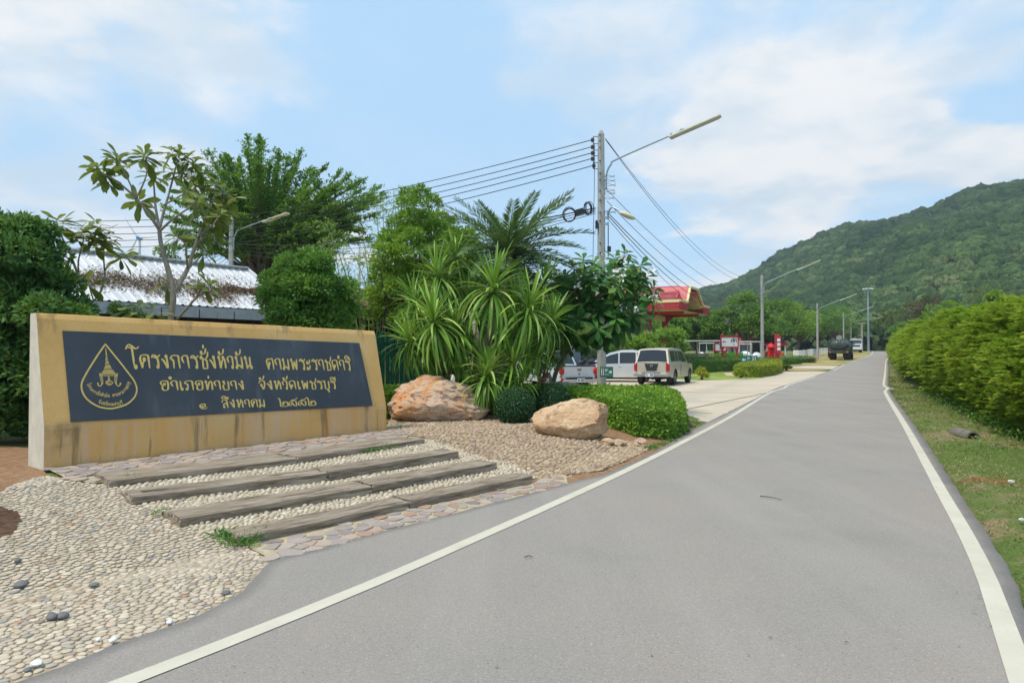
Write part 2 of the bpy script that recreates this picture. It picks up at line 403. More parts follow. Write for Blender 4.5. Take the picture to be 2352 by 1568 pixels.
def m_concrete():
    n = NT('drive_concrete', .85, 0, .25); c = n.co(); b = n.noise(c, .4, 6, .6); f = n.noise(c, 9, 5, .7); s = n.noise(n.co(scale=(1, .35, 1), rot=(0, 0, -.5)), 2.5, 4)
    k = n.ramp(b, [(.3, (.47, .39, .29)), (.6, (.56, .48, .37)), (.8, (.61, .54, .43))])
    k = n.mix(n.val(f, .35, .7, 0, .25), k, (.38, .33, .26)); k = n.mix(n.val(s, .6, .75, 0, .3), k, (.36, .32, .27))
    n.color(k); n.bump(f, .2, .004); return n.m
def m_soil(name, a, b, c3):
    n = NT(name, .95, 0, .1); c = n.co(); f = n.noise(c, 14, 6, .7); n.color(n.ramp(f, [(.3, a), (.5, b), (.7, c3)])); n.bump(f, .6, .02); return n.m
def m_lawn():
    n = NT('lawn_grass', .95, 0, .1); c = n.co(); f = n.noise(c, 30, 4, .7); b = n.noise(c, .35, 5)
    k = n.ramp(f, [(.3, (.10, .19, .025)), (.7, (.22, .34, .06))]); n.color(n.mix(n.val(b, .42, .6), k, (.30, .32, .09))); n.bump(f, .5, .02); return n.m
def m_dryg():
    n = NT('dry_grass', .95, 0, .1); c = n.co(); f = n.noise(c, 12, 5, .7); b = n.noise(c, .45, 5, .6)
    k = n.ramp(f, [(.3, (.16, .19, .06)), (.7, (.26, .28, .10))]); d = n.ramp(f, [(.3, (.36, .24, .10)), (.7, (.50, .37, .18))])
    n.color(n.mix(n.val(b, .42, .58), k, d)); n.bump(f, .4, .03); return n.m
MG, MA, MP, MC = m_ground(), m_asphalt(), m_paint(), m_concrete()
ML, MD = m_lawn(), m_dryg()
M_SOIL = m_soil('red_soil', (.15, .085, .05), (.27, .16, .09), (.36, .24, .15))
M_MORTAR = m_soil('mortar', (.26, .20, .13), (.40, .33, .235), (.50, .42, .31))
M_MORTAR2 = m_soil('sandy_mortar', (.30, .25, .16), (.44, .37, .24), (.56, .48, .34))

def ground():
    ys = np.concatenate([np.arange(-14, 30, .5), np.arange(30, 190, 2.0), np.array([190, 200, 215, 235, 260, 300, 400, 600, 900, 1500, 2600])])
    V = []; nx = None
    offs = np.concatenate([-np.array([2600, 1500, 900, 500, 300, 200, 150, 110, 80, 60, 48, 38, 30, 25, 20]), np.arange(-16, 0, .8), np.arange(0, 8, .5), np.array([8, 9, 10, 12, 15, 20, 30, 50, 90, 160, 300, 600, 1200, 2600])])
    for y in ys:
        x0 = xr(min(y, 240)) if y < 240 else xr(240); x = x0 + .5 + offs
        z = zg(x, np.full_like(x, y)) - .035 - .25 * ((x > xe(y) + .4) & (x < xr(y) - .1))
        V.append(np.stack([x, np.full_like(x, y), z], 1))
    V = np.concatenate(V); nx = len(offs); ny = len(ys)
    i, j = np.meshgrid(np.arange(ny - 1), np.arange(nx - 1), indexing='ij'); a = (i * nx + j).ravel()
    o = mesh_np('ground', V, np.stack([a, a + 1, a + nx + 1, a + nx], 1), MG, smooth=True); tag(o, kind='structure')
ground()
def road():
    ys = np.concatenate([np.arange(-10.5, 2, .5), np.arange(2, 20, .12), np.arange(20, 60, .5), np.arange(60, 240, 2)])
    V = []; E = []
    K = 14
    for y in ys:
        a, b = float(xe(y)), float(xre(y))
        if y < 25: a += .035 * mnoise.noise((y * 2.1, 3, 0)) + .02 * mnoise.noise((y * 7, 1, 0)); b += .03 * mnoise.noise((y * 2.5, 8, 0)) + .02 * mnoise.noise((y * 8, 5, 0))
        l0, r0 = float(xl(y)), float(xr(y))
        fr = [0, .006, .05] + list(np.linspace(.16, .84, K - 6)) + [.95, .994, 1]
        for k in fr:
            x = a + (b - a) * k; V.append((x, y, float(zg(x, y)) - (.032 if k in (0, 1) else 0)))
            E.append(max(np.clip(1 - (x - a) / .45, 0, 1), np.clip(1 - (b - x) / .45, 0, 1)))
    n = K; m = len(ys); i, j = np.meshgrid(np.arange(m - 1), np.arange(n - 1), indexing='ij'); a = (i * n + j).ravel()
    o = mesh_np('road', V, np.stack([a, a + 1, a + n + 1, a + n], 1), MA, smooth=True); tag(o, kind='structure')
    at = o.data.attributes.new('edge', 'FLOAT', 'POINT'); at.data.foreach_set('value', np.array(E, np.float32))
road()
def line(fx, y0, y1, w, name='road_marking'):
    ys = np.arange(y0, y1 + 1e-6, .1 if y1 < 30 else .5); V = []; 
    for k, y in enumerate(ys):
        sl = float(fx(y + .2) - fx(y - .2)) / .4; hw = w / 2 * sqrt(1 + sl * sl); jit = .004 * mnoise.noise((y * 9, 2, 1))
        for s in (-1, 1):
            x = float(fx(y)) + s * hw + jit; V.append((x, y, float(zg(x, y)) + .005))
    a = np.arange(len(ys) - 1) * 2
    tag(mesh_np(name, V, np.stack([a, a + 1, a + 3, a + 2], 1), MP), kind='structure')
def sm(poly):
    p = np.array(poly); d = np.linspace(p[0, 1], p[-1, 1], 900); x = np.interp(d, p[:, 1], p[:, 0]); k = 9
    return lambda y: float(np.mean([np.interp(y + t, d, x) for t in np.linspace(-.35, .35, k) * max(1, abs(y) * .12)]))
SL, SR = sm(LLINE), sm(RLINE)
line(SL, -9, 44.4, .115); line(SL, 55, 70, .115); line(SL, 82, 235, .12); line(SR, -9, 235, .118)

# concrete drive and parking, laid out as real slabs
def W(pts): return [tuple(P(u, v)[:2]) for u, v in pts]
ex = lambda y: float(xe(y))
drive = [(ex(15.2) - .02, 15.2), (ex(18) - .02, 18), (ex(22) - .02, 22), (ex(27), 27), (ex(31.4), 31.4), (ex(38), 38), (ex(44.2), 44.2), (ex(53) , 53), (ex(53) - 6, 53.5), (15.2, 50), (14.6, 46.5), (16.0, 43), (14.6, 41),
         (10.6, 38.8), (9.4, 42), (8, 47), (-4, 52), (-14, 44), (-12, 26), (-4, 21.5), (2.8, 21.2), (3.9, 19.2), (4.2, 17), (4.1, 15.6)]
drape('concrete_driveway', [(p[0] + (.16 if k < 9 else 0), p[1]) for k, p in enumerate(drive)], MC, -.013, 1.5)
joints = MB()
for (a, b) in (((4.2, 18), (ex(27), 27.0)), ((2, 30), (10.2, 26.5)), ((-2, 36), (8, 31.8)), ((8.5, 41), (-9, 26))):
    n_ = 24
    for k in range(n_):
        p = [np.array(a) + (np.array(b) - np.array(a)) * t for t in (k / n_, (k + 1) / n_)]
        joints.box2(G3(*p[0]) + (0, 0, -.0), G3(*p[1]) + (0, 0, -.0), .03, .006)
tag(joints.build('driveway_joint', plain('joint_filler', (.16, .13, .10), .9)), kind='structure')
path2 = [(ex(57.2), 57.2), (ex(66), 66), (ex(66) - 3, 66.6), (24, 61.5), (20, 60), (20, 59.2), (24, 59.6)]
drape('path', path2, MC, -.004, 2)
lawn = [(9.4, 42), (10.6, 38.8), (14.6, 41), (16.0, 43), (14.6, 46.5), (16, 52), (14, 60), (0, 60), (-2, 50), (8, 47)]
drape('lawn', lawn, ML, -.008, 2)
dry = [(ex(53) - .1, 53.8), (ex(56.5), 56.8), (24, 59.0), (18, 58.6), (15.4, 52), (15.2, 50.4), (ex(53) - 6, 54)]
drape('grass_verge', dry, MD, -.006, 2)
dry2 = [(ex(66.2), 66.4), (ex(75), 75), (ex(90), 90), (ex(120), 120), (ex(150), 150), (ex(170), 170), (ex(170) - 14, 168), (62, 135), (34, 92), (22, 76), (20, 62.4), (24, 62.3), (ex(66) - 3, 67.2)]
drape('grass_verge', dry2, MD, -.006, 3)

# ------------------------------------------------------------------ paving: every pebble and flag its own relief
def clip_poly(poly, mx, my, nx, ny):
    out = []
    for i in range(len(poly)):
        a = poly[i]; b = poly[(i + 1) % len(poly)]; da = (a[0] - mx) * nx + (a[1] - my) * ny; db = (b[0] - mx) * nx + (b[1] - my) * ny
        if da <= 0: out.append(a)
        if (da < 0) != (db < 0) and da != db:
            t = da / (da - db); out.append((a[0] + (b[0] - a[0]) * t, a[1] + (b[1] - a[1]) * t))
    return out
def cells(poly, sx, sy, rot, jit, rs, keep=None):
    """irregular cells filling a region: jittered rows of seeds, each cell the land nearest to its seed"""
    c, s_ = cos(rot), sin(rot); pl = np.array([(x * c + y * s_, -x * s_ + y * c) for x, y in np.asarray(poly)[:, :2]])
    x0, y0 = pl.min(0) - 2 * max(sx, sy); x1, y1 = pl.max(0) + 2 * max(sx, sy)
    nx, ny = int((x1 - x0) / sx) + 1, int((y1 - y0) / sy) + 1
    gx, gy = np.meshgrid(np.arange(nx), np.arange(ny), indexing='ij')
    X = x0 + (gx + .5 * (gy % 2)) * sx + rs.uniform(-jit, jit, gx.shape) * sx; Y = y0 + gy * sy + rs.uniform(-jit, jit, gx.shape) * sy
    ins = ptin(pl, X, Y)
    if keep is not None: ins &= keep(X * c - Y * s_, X * s_ + Y * c)
    out = []
    for i, j in zip(*np.nonzero(ins)):
        px, py = X[i, j], Y[i, j]; q = [(px - sx * 1.4, py - sy * 1.4), (px + sx * 1.4, py - sy * 1.4), (px + sx * 1.4, py + sy * 1.4), (px - sx * 1.4, py + sy * 1.4)]
        for a in (-2, -1, 0, 1, 2):
            for b in (-2, -1, 0, 1, 2):
                if (a or b) and 0 <= i + a < nx and 0 <= j + b < ny:
                    ox, oy = X[i + a, j + b], Y[i + a, j + b]; q = clip_poly(q, (px + ox) / 2, (py + oy) / 2, ox - px, oy - py)
                    if len(q) < 3: break
            if len(q) < 3: break
        if len(q) >= 3: out.append(([(a * c - b * s_, a * s_ + b * c) for a, b in q], (px * c - py * s_, px * s_ + py * c)))
    return out
def resample(q, n):
    q = np.array(q + [q[0]]); d = np.concatenate([[0], np.cumsum(np.hypot(*np.diff(q, axis=0).T))]); t = np.linspace(0, d[-1], n, endpoint=False)
    return np.stack([np.interp(t, d, q[:, 0]), np.interp(t, d, q[:, 1])], 1)
def stones(cl, name, parent, matobj, matstuff, gap, h, dome, rs, nring=10, limit=300, roundness=.6, tiltv=.0, sunk=.01, proud=0.0, minr=0.0):
    built = []
    for q, ctr in cl:
        p = resample(q, nring)
        for _ in range(2): p = (1 - roundness) * p + roundness * (.25 * np.roll(p, 1, 0) + .5 * p + .25 * np.roll(p, -1, 0))
        cen = p.mean(0); r = np.hypot(*(p - cen).T).mean()
        if r < minr: continue
        k = max(.5, 1 - gap / r) * rs.uniform(.9, 1.0); p = cen + (p - cen) * k
        z0 = float(zg(cen[0], cen[1])) - sunk; hh = h * rs.uniform(.65, 1.35) * min(1.4, r / .03 if dome else 1); tx, ty = rs.normal(0, tiltv, 2)
        rings = ((1.0, 0.0), (1.0, .45), (.82, .80), (.45, 1.0)) if dome else ((1.0, 0.0), (1.0, .85), (.93, 1.0))
        V = []
        for s, t in rings:
            for a in p:
                d = (a - cen) * s; x, y = cen + d; V.append((x, y, z0 + proud * 0 + hh * t * (1 if dome else 1) + t * (d[0] * tx + d[1] * ty)))
        n = nring; V.append((cen[0], cen[1], z0 + hh * (1.04 if dome else 1.0)))
        Fs = [(a * n + b, a * n + (b + 1) % n, (a + 1) * n + (b + 1) % n, (a + 1) * n + b) for a in range(len(rings) - 1) for b in range(n)]
        top = (len(rings) - 1) * n; Fs += [(top + b, top + (b + 1) % n, len(V) - 1) for b in range(n)]
        built.append((np.hypot(cen[0], cen[1]) / r, V, Fs, rs.uniform(0, 1)))
    built.sort(key=lambda t: t[0])
    for _, V, Fs, r in built[:limit]: mesh_np(name, V, Fs, matobj, parent, rnd=[r] * len(Fs), smooth=dome)
    if len(built) > limit:
        VV, FF, RR = [], [], []; o = 0
        for _, V, Fs, r in built[limit:]:
            VV += V; FF += [tuple(i + o for i in f) for f in Fs]; RR += [r] * len(Fs); o += len(V)
        o = mesh_np(name + 's', VV, FF, matstuff, parent, rnd=RR, smooth=dome); o['kind'] = 'stuff'
    return len(built)
def stone_mat(name, stops, rough=.8, var=.25, bscale=60):
    n = NT(name, rough, 0, .2); k = n.ramp(n.attr('rnd'), stops); f = n.noise(n.co(), bscale, 5, .65); g = n.noise(n.co(), 6, 4)
    k = n.mix(n.val(f, .3, .75, 0, var), k, (.22, .16, .11)); k = n.mix(n.val(g, .5, .68, 0, .30), k, (.42, .33, .22)); n.color(k); n.bump(f, .25, .004); return n.m
M_PEB = stone_mat('cream_pebble', [(0, (.40, .33, .24)), (.2, (.56, .48, .36)), (.38, (.46, .385, .29)), (.55, (.63, .55, .42)), (.72, (.54, .44, .34)), (.88, (.42, .385, .32)), (.96, (.30, .285, .26)), (.985, (.45, .27, .16)), (1, (.20, .20, .20))])
M_BRN = stone_mat('brown_pebble', [(0, (.25, .18, .12)), (.25, (.38, .29, .19)), (.5, (.46, .35, .23)), (.75, (.33, .22, .17)), (.9, (.54, .45, .32)), (1, (.24, .16, .16))])
M_WHT = stone_mat('pale_pebble', [(0, (.42, .36, .27)), (.3, (.56, .50, .39)), (.6, (.50, .43, .32)), (.85, (.66, .60, .48)), (.95, (.40, .30, .22)), (1, (.28, .26, .24))], .7, .12)
M_SLATE = stone_mat('purple_slate', [(0, (.25, .215, .205)), (.3, (.34, .295, .275)), (.6, (.42, .36, .31)), (.8, (.44, .34, .27)), (.93, (.38, .24, .18)), (1, (.25, .25, .26))], .6, .2, 25)

# steps: four rows of old timber beams set into the slope
ROWS = [((552, 1231), (1223, 1092), (941, 1150), .082, .09), ((412, 1187), (1142, 1062), (855, 1114), .160, .085), ((301, 1138), (1054, 1036), (754, 1083), .238, .085), ((250, 1101), (976, 1008), (684, 1050), .296, .08)]
WID = [.31, .38, .35, .54]
BEAMS = []
for k, (a, b, c, zt, h) in enumerate(ROWS):
    A_, B_, C_ = PZ(*a, zt), PZ(*b, zt), PZ(*c, zt)
    BEAMS.append((A_[:2], C_[:2], WID[k], zt, h, k)); BEAMS.append((C_[:2], B_[:2], WID[k] * .93, zt + .012, h, k))
def beam_poly(b, grow=0.0):
    a, c, w = b[0], b[1], b[2]; d = unit(c - a); n = np.array([-d[1], d[0]])
    return [a - d * grow - n * grow, c + d * grow - n * grow, c + d * grow + n * (w + grow), a - d * grow + n * (w + grow)]
def notbeam(x, y):
    k = np.ones(x.shape, bool)
    for b in BEAMS: k &= ~ptin(beam_poly(b, -.02), x, y)
    return k
wl = PZ(100, 1082, .24)[:2]; wr = PZ(887, 988, .27)[:2]
polyA = [tuple(P(u, v)[:2]) for u, v in ((-420, 2100), (-100, 1640))] + [(x - .01, y) for x, y in LEDGE[2:11]] + \
        [tuple(P(u, v)[:2]) for u, v in ((610, 1280), (553, 1240), (455, 1215), (390, 1185), (330, 1160), (270, 1118), (215, 1108), (160, 1102), (110, 1090), (60, 1100), (0, 1128), (-200, 1145), (-420, 1200))]
hole = [tuple(P(u, v)[:2]) for u, v in ((-60, 1160), (0, 1160), (40, 1172), (52, 1192), (30, 1222), (-60, 1262))]
def keepA(x, y): return notbeam(x, y) & ~ptin(hole, x, y)
polyS1 = [tuple(wl + np.array((.05, 0))), tuple(P(160, 1100)[:2]), tuple(P(215, 1108)[:2]), tuple(P(640, 1042)[:2]), tuple(P(930, 1004)[:2]), tuple(P(960, 985)[:2]), tuple(wr + np.array((.25, .2))), tuple(wr)]
polyC = [tuple(P(553, 1240)[:2]), tuple(P(455, 1215)[:2]), tuple(P(330, 1160)[:2]), tuple(P(270, 1118)[:2]), tuple(P(600, 1060)[:2]), tuple(P(990, 1010)[:2]), tuple(P(1080, 1040)[:2]), tuple(P(1180, 1065)[:2]), tuple(P(1235, 1095)[:2])]
polyS2 = [tuple(P(560, 1248)[:2]), tuple(P(620, 1279)[:2])] + [(x - .01, y) for x, y in LEDGE[10:16]] + [tuple(P(1300, 1085)[:2]), tuple(P(1228, 1106)[:2]), tuple(P(941, 1168)[:2])]
polyB = [tuple(P(u, v)[:2]) for u, v in ((880, 992), (960, 1000), (1000, 1012), (1085, 1045), (1180, 1068), (1240, 1098), (1300, 1088), (1380, 1078), (1440, 1055), (1480, 1035), (1500, 1022), (1400, 1005), (1300, 985), (1235, 960), (1160, 950), (1060, 940), (960, 945), (900, 960))]
def soilrim(pl): return pl
drape('bare_soil', [tuple(P(u, v)[:2]) for u, v in ((1150, 1100), (1200, 1140))] + [(x + .1, y) for x, y in LEDGE[13:20]] + [tuple(P(u, v)[:2]) for u, v in ((1560, 960), (1480, 1000), (1400, 1030), (1300, 1070))], M_SOIL, -.024, .5)
drape('mortar_bed', [tuple(P(u, v)[:2]) for u, v in ((90, 1100), (200, 1120), (400, 1200), (480, 1260), (560, 1300), (612, 1275), (900, 1208), (1240, 1120), (1400, 1060), (1250, 1000), (1000, 995), (880, 985), (500, 1030))], M_MORTAR2, -.022, .5)
base = drape('pebble_paving', [(q[0] + (.10 if 2 <= k < 11 else 0), q[1]) for k, q in enumerate(polyA)], M_MORTAR, -.012, .4)
rs = np.random.RandomState(5)
npb = stones(cells(polyA, .056, .041, .35, .48, rs, keepA), 'pebble', base, M_PEB, M_PEB, .0008, .0085, True, rs, 9, 300, .45, .06)
base2 = drape('river_stone_paving', [tuple(q) for q in polyB], M_MORTAR2, -.010, .5)
nb2 = stones(cells(polyB, .086, .056, .3, .47, rs), 'river_stone', base2, M_BRN, M_BRN, .002, .017, True, rs, 9, 220, .5, .08)
base3 = drape('step_gravel_bed', [tuple(q) for q in polyC], M_MORTAR2, -.008, .5)
nb3 = stones(cells(polyC, .058, .044, .85, .42, rs, notbeam), 'pale_pebble', base3, M_WHT, M_WHT, .003, .020, True, rs, 8, 280, .5, .10)
base4 = drape('slate_paving', [tuple(q) for q in polyS1], M_MORTAR2, -.006, .4)
nb4 = stones(cells(polyS1, .22, .11, .8, .46, rs, notbeam), 'slate_flag', base4, M_SLATE, M_SLATE, .006, .018, False, rs, 14, 300, .06, .03, minr=.03)
base5 = drape('slate_paving', [(q[0] + (.10 if 2 <= k < 8 else 0), q[1]) for k, q in enumerate(polyS2)], M_MORTAR2, -.008, .4)
nb5 = stones(cells(polyS2, .20, .10, .8, .46, rs, notbeam), 'slate_flag', base5, M_SLATE, M_SLATE, .007, .012, False, rs, 14, 300, .06, .03, minr=.03)
print('stones', npb, nb2, nb3, nb4, nb5)
# bare earth left of the paving and along its edges, and the hole in it
drape('bare_soil', [tuple(P(u, v)[:2]) for u, v in ((-420, 1200), (-200, 1145), (0, 1130), (60, 1100), (110, 1088))] + [(-6.5, 9.2), (-12, 12), (-12, 5)], M_SOIL, -.02, .6)
hb = drape('bare_soil', [tuple(q) for q in hole], m_soil('dark_soil', (.05, .03, .02), (.10, .06, .04), (.16, .10, .06)), -.006, .2)
drape('bare_soil', [tuple(P(u, v)[:2]) for u, v in ((1080, 950), (1235, 965), (1400, 1010), (1500, 1024), (1560, 1000), (1600, 980))] + [(4.2, 15.2), (4.2, 17), (3.6, 19.5), (2.6, 21), (-6, 21), (-8, 15), (-3.2, 11.6)], M_SOIL, -.02, 1.0)

def m_wood(name, a, b, c, hue=None):
    n = NT(name, .85, 0, .15); g = n.noise(n.co(scale=(.7, 8, 8)), 3.0, 8, .7, .3); g2 = n.noise(n.co(scale=(.35, 14, 14)), 2.2, 4, .7)
    k = n.ramp(g, [(.32, a), (.5, b), (.66, c)]); cr = n.val(g2, .36, .42, 1, 0); k = n.mix(n.math('MULTIPLY', cr, .8), k, (.045, .035, .025))
    r = n.val(n.noise(n.co(scale=(.8, 2, 2)), 1.3, 4), .60, .70, 0, .55); k = n.mix(r, k, (.38, .22, .10))
    n.color(k); n.bump(n.math('ADD', g, n.math('MULTIPLY', g2, .8)), .9, .02); return n.m
M_WOOD = m_wood('weathered_timber', (.12, .088, .06), (.29, .235, .175), (.45, .38, .30))
def sleeper(b, i, label):
    a, c, w, zt, h, row = b; a = np.array(a); c = np.array(c); d = unit(c - a); n = np.array([-d[1], d[0]]); L = float(np.hypot(*(c - a))) - .012
    o0 = a + d * .006; rz = atan2(d[1], d[0]); rs = np.random.RandomState(40 + i)
    nu, nw = int(L / .055), 9; h0 = h + .10
    prof = [(0, -h0)] + [(0.0, -h0 * t) for t in (.7, .45, .3, .18, .08)] + [(.012, 0)] + [(w * t, 0) for t in np.linspace(.12, .92, nw)] + [(w, -.012), (w, -h0)]
    grooves = [(rs.uniform(.15, .85) * w, rs.uniform(0, L * .6), rs.uniform(.4, .6) * L, rs.uniform(.012, .026)) for _ in range(5)]
    V = []; m = len(prof)
    for k in range(nu + 1):
        u = L * k / nu; endf = min(u, L - u); wear = math.exp(-endf / .05)
        for t, (y, z) in enumerate(prof):
            nz = mnoise.noise((u * 2.2 + i * 9, y * 6, z * 7)); n2 = mnoise.noise((u * 9 + i * 3, y * 35, z * 35))
            yy = y + (.012 * nz + .006 * n2) * (1 if 0 < t < m - 1 else 0) + (.02 * wear * mnoise.noise((i, y * 22, z * 30)) )
            zz = z + (.010 * nz + .005 * n2 if z > -.01 else 0)
            if z > -.02:
                for gy, g0, gl, gd in grooves:
                    if g0 < u < g0 + gl: zz -= gd * math.exp(-((y - gy - .012 * sin(u * 2 + i)) / .008) ** 2)
                if row == 2 and t in (m // 2, m // 2 + 1): zz -= .016
                if t == 6 or t == 7: zz -= .006 + .012 * max(0, mnoise.noise((u * 1.6 + i * 5, 0, 4)))
            uu = u + (wear * .025 * mnoise.noise((i * 2, y * 30, z * 40)) if k in (0, nu) else 0)
            V.append((uu, yy, zz))
    F_ = [(k * m + t, k * m + t + 1, (k + 1) * m + t + 1, (k + 1) * m + t) for k in range(nu) for t in range(m - 1)]
    F_ = [f[::-1] for f in F_] + [tuple(range(m)), tuple(nu * m + t for t in range(m))[::-1]]
    o = mesh_np('timber_beam', V, F_, M_WOOD, None); o.location = (o0[0], o0[1], zt); o.rotation_euler = (0, 0, rz)
    tag(o, label, 'timber beam', 'weathered timber beams forming the steps')
rl = ['lowest row, beside the road edge', 'second row up from the road', 'third row up from the road', 'top row, under the sign wall']
for i, b in enumerate(BEAMS):
    side = 'left' if i % 2 == 0 else 'right'
    ext = {0: 'with an orange worn left end', 1: 'the straight one ending at the brown stones', 2: 'long one with split top edge', 3: 'with rusty brown right tip', 4: 'deeply grooved along its top', 5: 'reaching the pale pebbles', 6: 'widest, with ragged left end', 7: 'next to the slate paving'}[i]
    sleeper(b, i, f'{side} timber beam of the {rl[i // 2]}, {ext}')
# ------------------------------------------------------------------ lettering: broad pen strokes, 1 = height of a letter
def spl(pts, n=5):
    p = np.array([pts[0]] + list(pts) + [pts[-1]], float); out = []
    for i in range(1, len(p) - 2):
        for t in np.linspace(0, 1, n, endpoint=False):
            a, b, c, d = p[i - 1], p[i], p[i + 1], p[i + 2]
            out.append(.5 * ((2 * b) + (c - a) * t + (2 * a - 5 * b + 4 * c - d) * t * t + (3 * b - a - 3 * c + d) * t ** 3))
    out.append(p[-2]); return np.array(out)
def O(x, y, r=.075): return ('o', x, y, r)
TL = [(0, 1.12), (.1, 1.42), (.32, 1.4), (.56, 1.1), (.3, 1.2), (0, 1.12)]
GL = {
 'โ': (.42, [[(-.42, 1.38), (-.22, 1.72), (-.02, 1.66), (.28, 1.44), (.5, 1.62)], [(-.3, 1.52), (-.05, 1.5), (.03, 1.3), (.1, .2)], O(.2, .1, .1)]),
 'ค': (.72, [[(.14, 0), (.08, .35), (.02, .7), (.12, .95), (.35, 1.0), (.56, .95), (.6, .7), (.64, 0)], O(.3, .66, .09), [(.14, 0), (.2, .4), (.36, .56)]]),
 'ร': (.62, [[(0, .78), (.12, 1.0), (.3, .92), (.45, .86), (.62, 1.04)], [(.08, .84), (.3, .8), (.42, .7), (.46, .45), (.48, .18)], O(.42, .12, .08)]),
 'ง': (.6, [[(0, .72), (.18, .52), (.4, 0)], [(.4, 0), (.42, .2), (.38, .84)], O(.34, .9, .08)]),
 'ก': (.72, [[(.18, 0), (.16, .58), (-.02, .76), (.1, .96), (.3, 1.0), (.54, .95), (.56, .7), (.62, 0)]]),
 'า': (.58, [[(.14, .42), (.0, .75), (.1, .96), (.28, 1.0), (.42, .92), (.45, .6), (.5, 0)]]),
 'ช': (.66, [O(.1, .88, .08), [(.16, .82), (.26, .75), (.22, .55), (.22, 0)], [(.16, 0), (.58, 0)], [(.56, 0), (.54, .58), (.42, .74), (.6, .95), (.66, 1.35)]]),
 'ห': (.7, [O(.08, .9, .08), [(.12, .82), (.14, .5), (.18, 0)], [(.18, 0), (.3, .5), (.42, .78)], O(.42, .9, .075), [(.5, .84), (.56, .6), (.6, 0)]]),
 'ว': (.56, [[(.1, .48), (.0, .78), (.1, .97), (.26, 1.0), (.4, .92), (.42, .55), (.44, .18)], O(.38, .12, .08)]),
 'ม': (.7, [O(.08, .9, .08), [(.12, .82), (.16, .15)], O(.1, .12, .085), [(.18, .18), (.3, .3), (.58, 0)], [(.58, 0), (.54, 1.0)]]),
 'น': (.7, [O(.08, .9, .08), [(.12, .82), (.2, 0)], [(.2, 0), (.36, .28), (.5, .2)], O(.56, .12, .085), [(.52, .2), (.48, .6), (.48, 1.0)]]),
 'ต': (.72, [[(.16, 0), (.08, .4), (.02, .72), (.12, .96), (.28, .9), (.44, 1.0), (.56, .9), (.6, .6), (.62, 0)], O(.26, .55, .08), [(.16, 0), (.2, .3), (.28, .46)]]),
 'ด': (.7, [[(.16, 0), (.08, .4), (.02, .72), (.12, .96), (.32, 1.0), (.52, .92), (.56, .6), (.62, 0)], O(.27, .42, .08), [(.16, 0), (.18, .2), (.27, .33)]]),
 'พ': (.76, [O(.08, .9, .08), [(.12, .82), (.2, 0)], [(.2, 0), (.36, .8)], [(.36, .8), (.54, 0)], [(.54, 0), (.6, 1.0)]]),
 'ะ': (.46, [O(.08, .7, .075), [(.02, .64), (.12, .56), (.28, .66), (.34, 1.0)], O(.08, .16, .075), [(.02, .1), (.12, .02), (.28, .12), (.34, .46)]]),
 'อ': (.7, [[(.16, .5), (.02, .72), (.1, .95), (.34, 1.0), (.54, .92), (.58, .5), (.54, .1), (.34, 0), (.16, .1), (.14, .4), (.24, .58)], O(.3, .66, .08)]),
 'เ': (.36, [[(.08, 1.0), (.12, .18)], O(.2, .12, .085)]),
 'ภ': (.74, [O(.14, .12, .085), [(.22, .18), (.2, .6), (-.02, .76), (.12, .96), (.34, 1.0), (.56, .95), (.6, .6), (.64, 0)]]),
 'ท': (.7, [O(.08, .9, .08), [(.12, .82), (.18, 0)], [(.18, 0), (.36, .8), (.5, .98)], [(.5, .98), (.58, .7), (.6, 0)]]),
 'ย': (.66, [O(.14, .88, .085), [(.06, .84), (.24, .66), (.08, .5), (.14, .02)], [(.1, 0), (.56, 0)], [(.56, 0), (.52, 1.0)]]),
 'จ': (.66, [[(0, .74), (.14, .97), (.36, 1.0), (.52, .9), (.52, .5), (.42, 0)], [(.42, 0), (.3, .3), (.26, .44)], O(.22, .54, .08)]),
 'บ': (.66, [O(.08, .9, .08), [(.12, .82), (.16, 0)], [(.12, 0), (.58, 0)], [(.56, 0), (.52, 1.0)]]),
 'ส': (.68, [[(.04, .66), (.04, .86), (.24, 1.0), (.46, .86), (.52, .5), (.56, 0)], [(.54, .3), (.38, .56), (.2, .5), (.14, .2)], O(.2, .12, .085), [(.4, .92), (.58, 1.1), (.62, 1.38)]]),
 'ข': (.62, [O(.1, .78, .08), [(.04, .84), (.16, .98), (.26, .88), (.2, .6), (.2, 0)], [(.16, 0), (.54, 0)], [(.54, 0), (.5, 1.0)]]),
 '๑': (.7, [[(.3, .4), (.22, .46), (.2, .34), (.32, .24), (.46, .34), (.46, .55), (.28, .66), (.06, .55), (.02, .3), (.2, .1), (.5, .06), (.66, .24)]]),
 '๒': (.92, [[(-.08, 1.15), (.1, .95), (.16, .5), (.2, .06), (.88, .06), (.86, .5), (.72, .62), (.6, .5), (.48, .62), (.36, .5)], O(.42, .34, .09)]),
 '๕': (.92, [[(.3, .06), (.08, .14), (.04, .42), (.2, .62), (.5, .66), (.74, .9), (1.0, 1.08)], [(.74, .7), (.82, .4), (.8, .06), (.56, .1), (.46, .3)], O(.36, .36, .09), [(.34, .66), (.4, .84), (.62, .8)]]),
 ' ': (.75, []),
}
UP = {'ั': [O(.14, 1.28, .07), [(.08, 1.2), (.24, 1.14), (.44, 1.26), (.52, 1.62)]], 'ิ': [TL], 'ี': [TL, [(.5, 1.16), (.56, 1.5)]],
      'ุ': [O(.42, -.16, .06), [(.5, -.14), (.52, -.45)]], '่': [[(.32, 1.46), (.34, 1.78)]], '้': [O(.3, 1.4, .06), [(.3, 1.3), (.45, 1.36), (.6, 1.6)]], 'N': [('o', -.02, 1.3, .1)]}
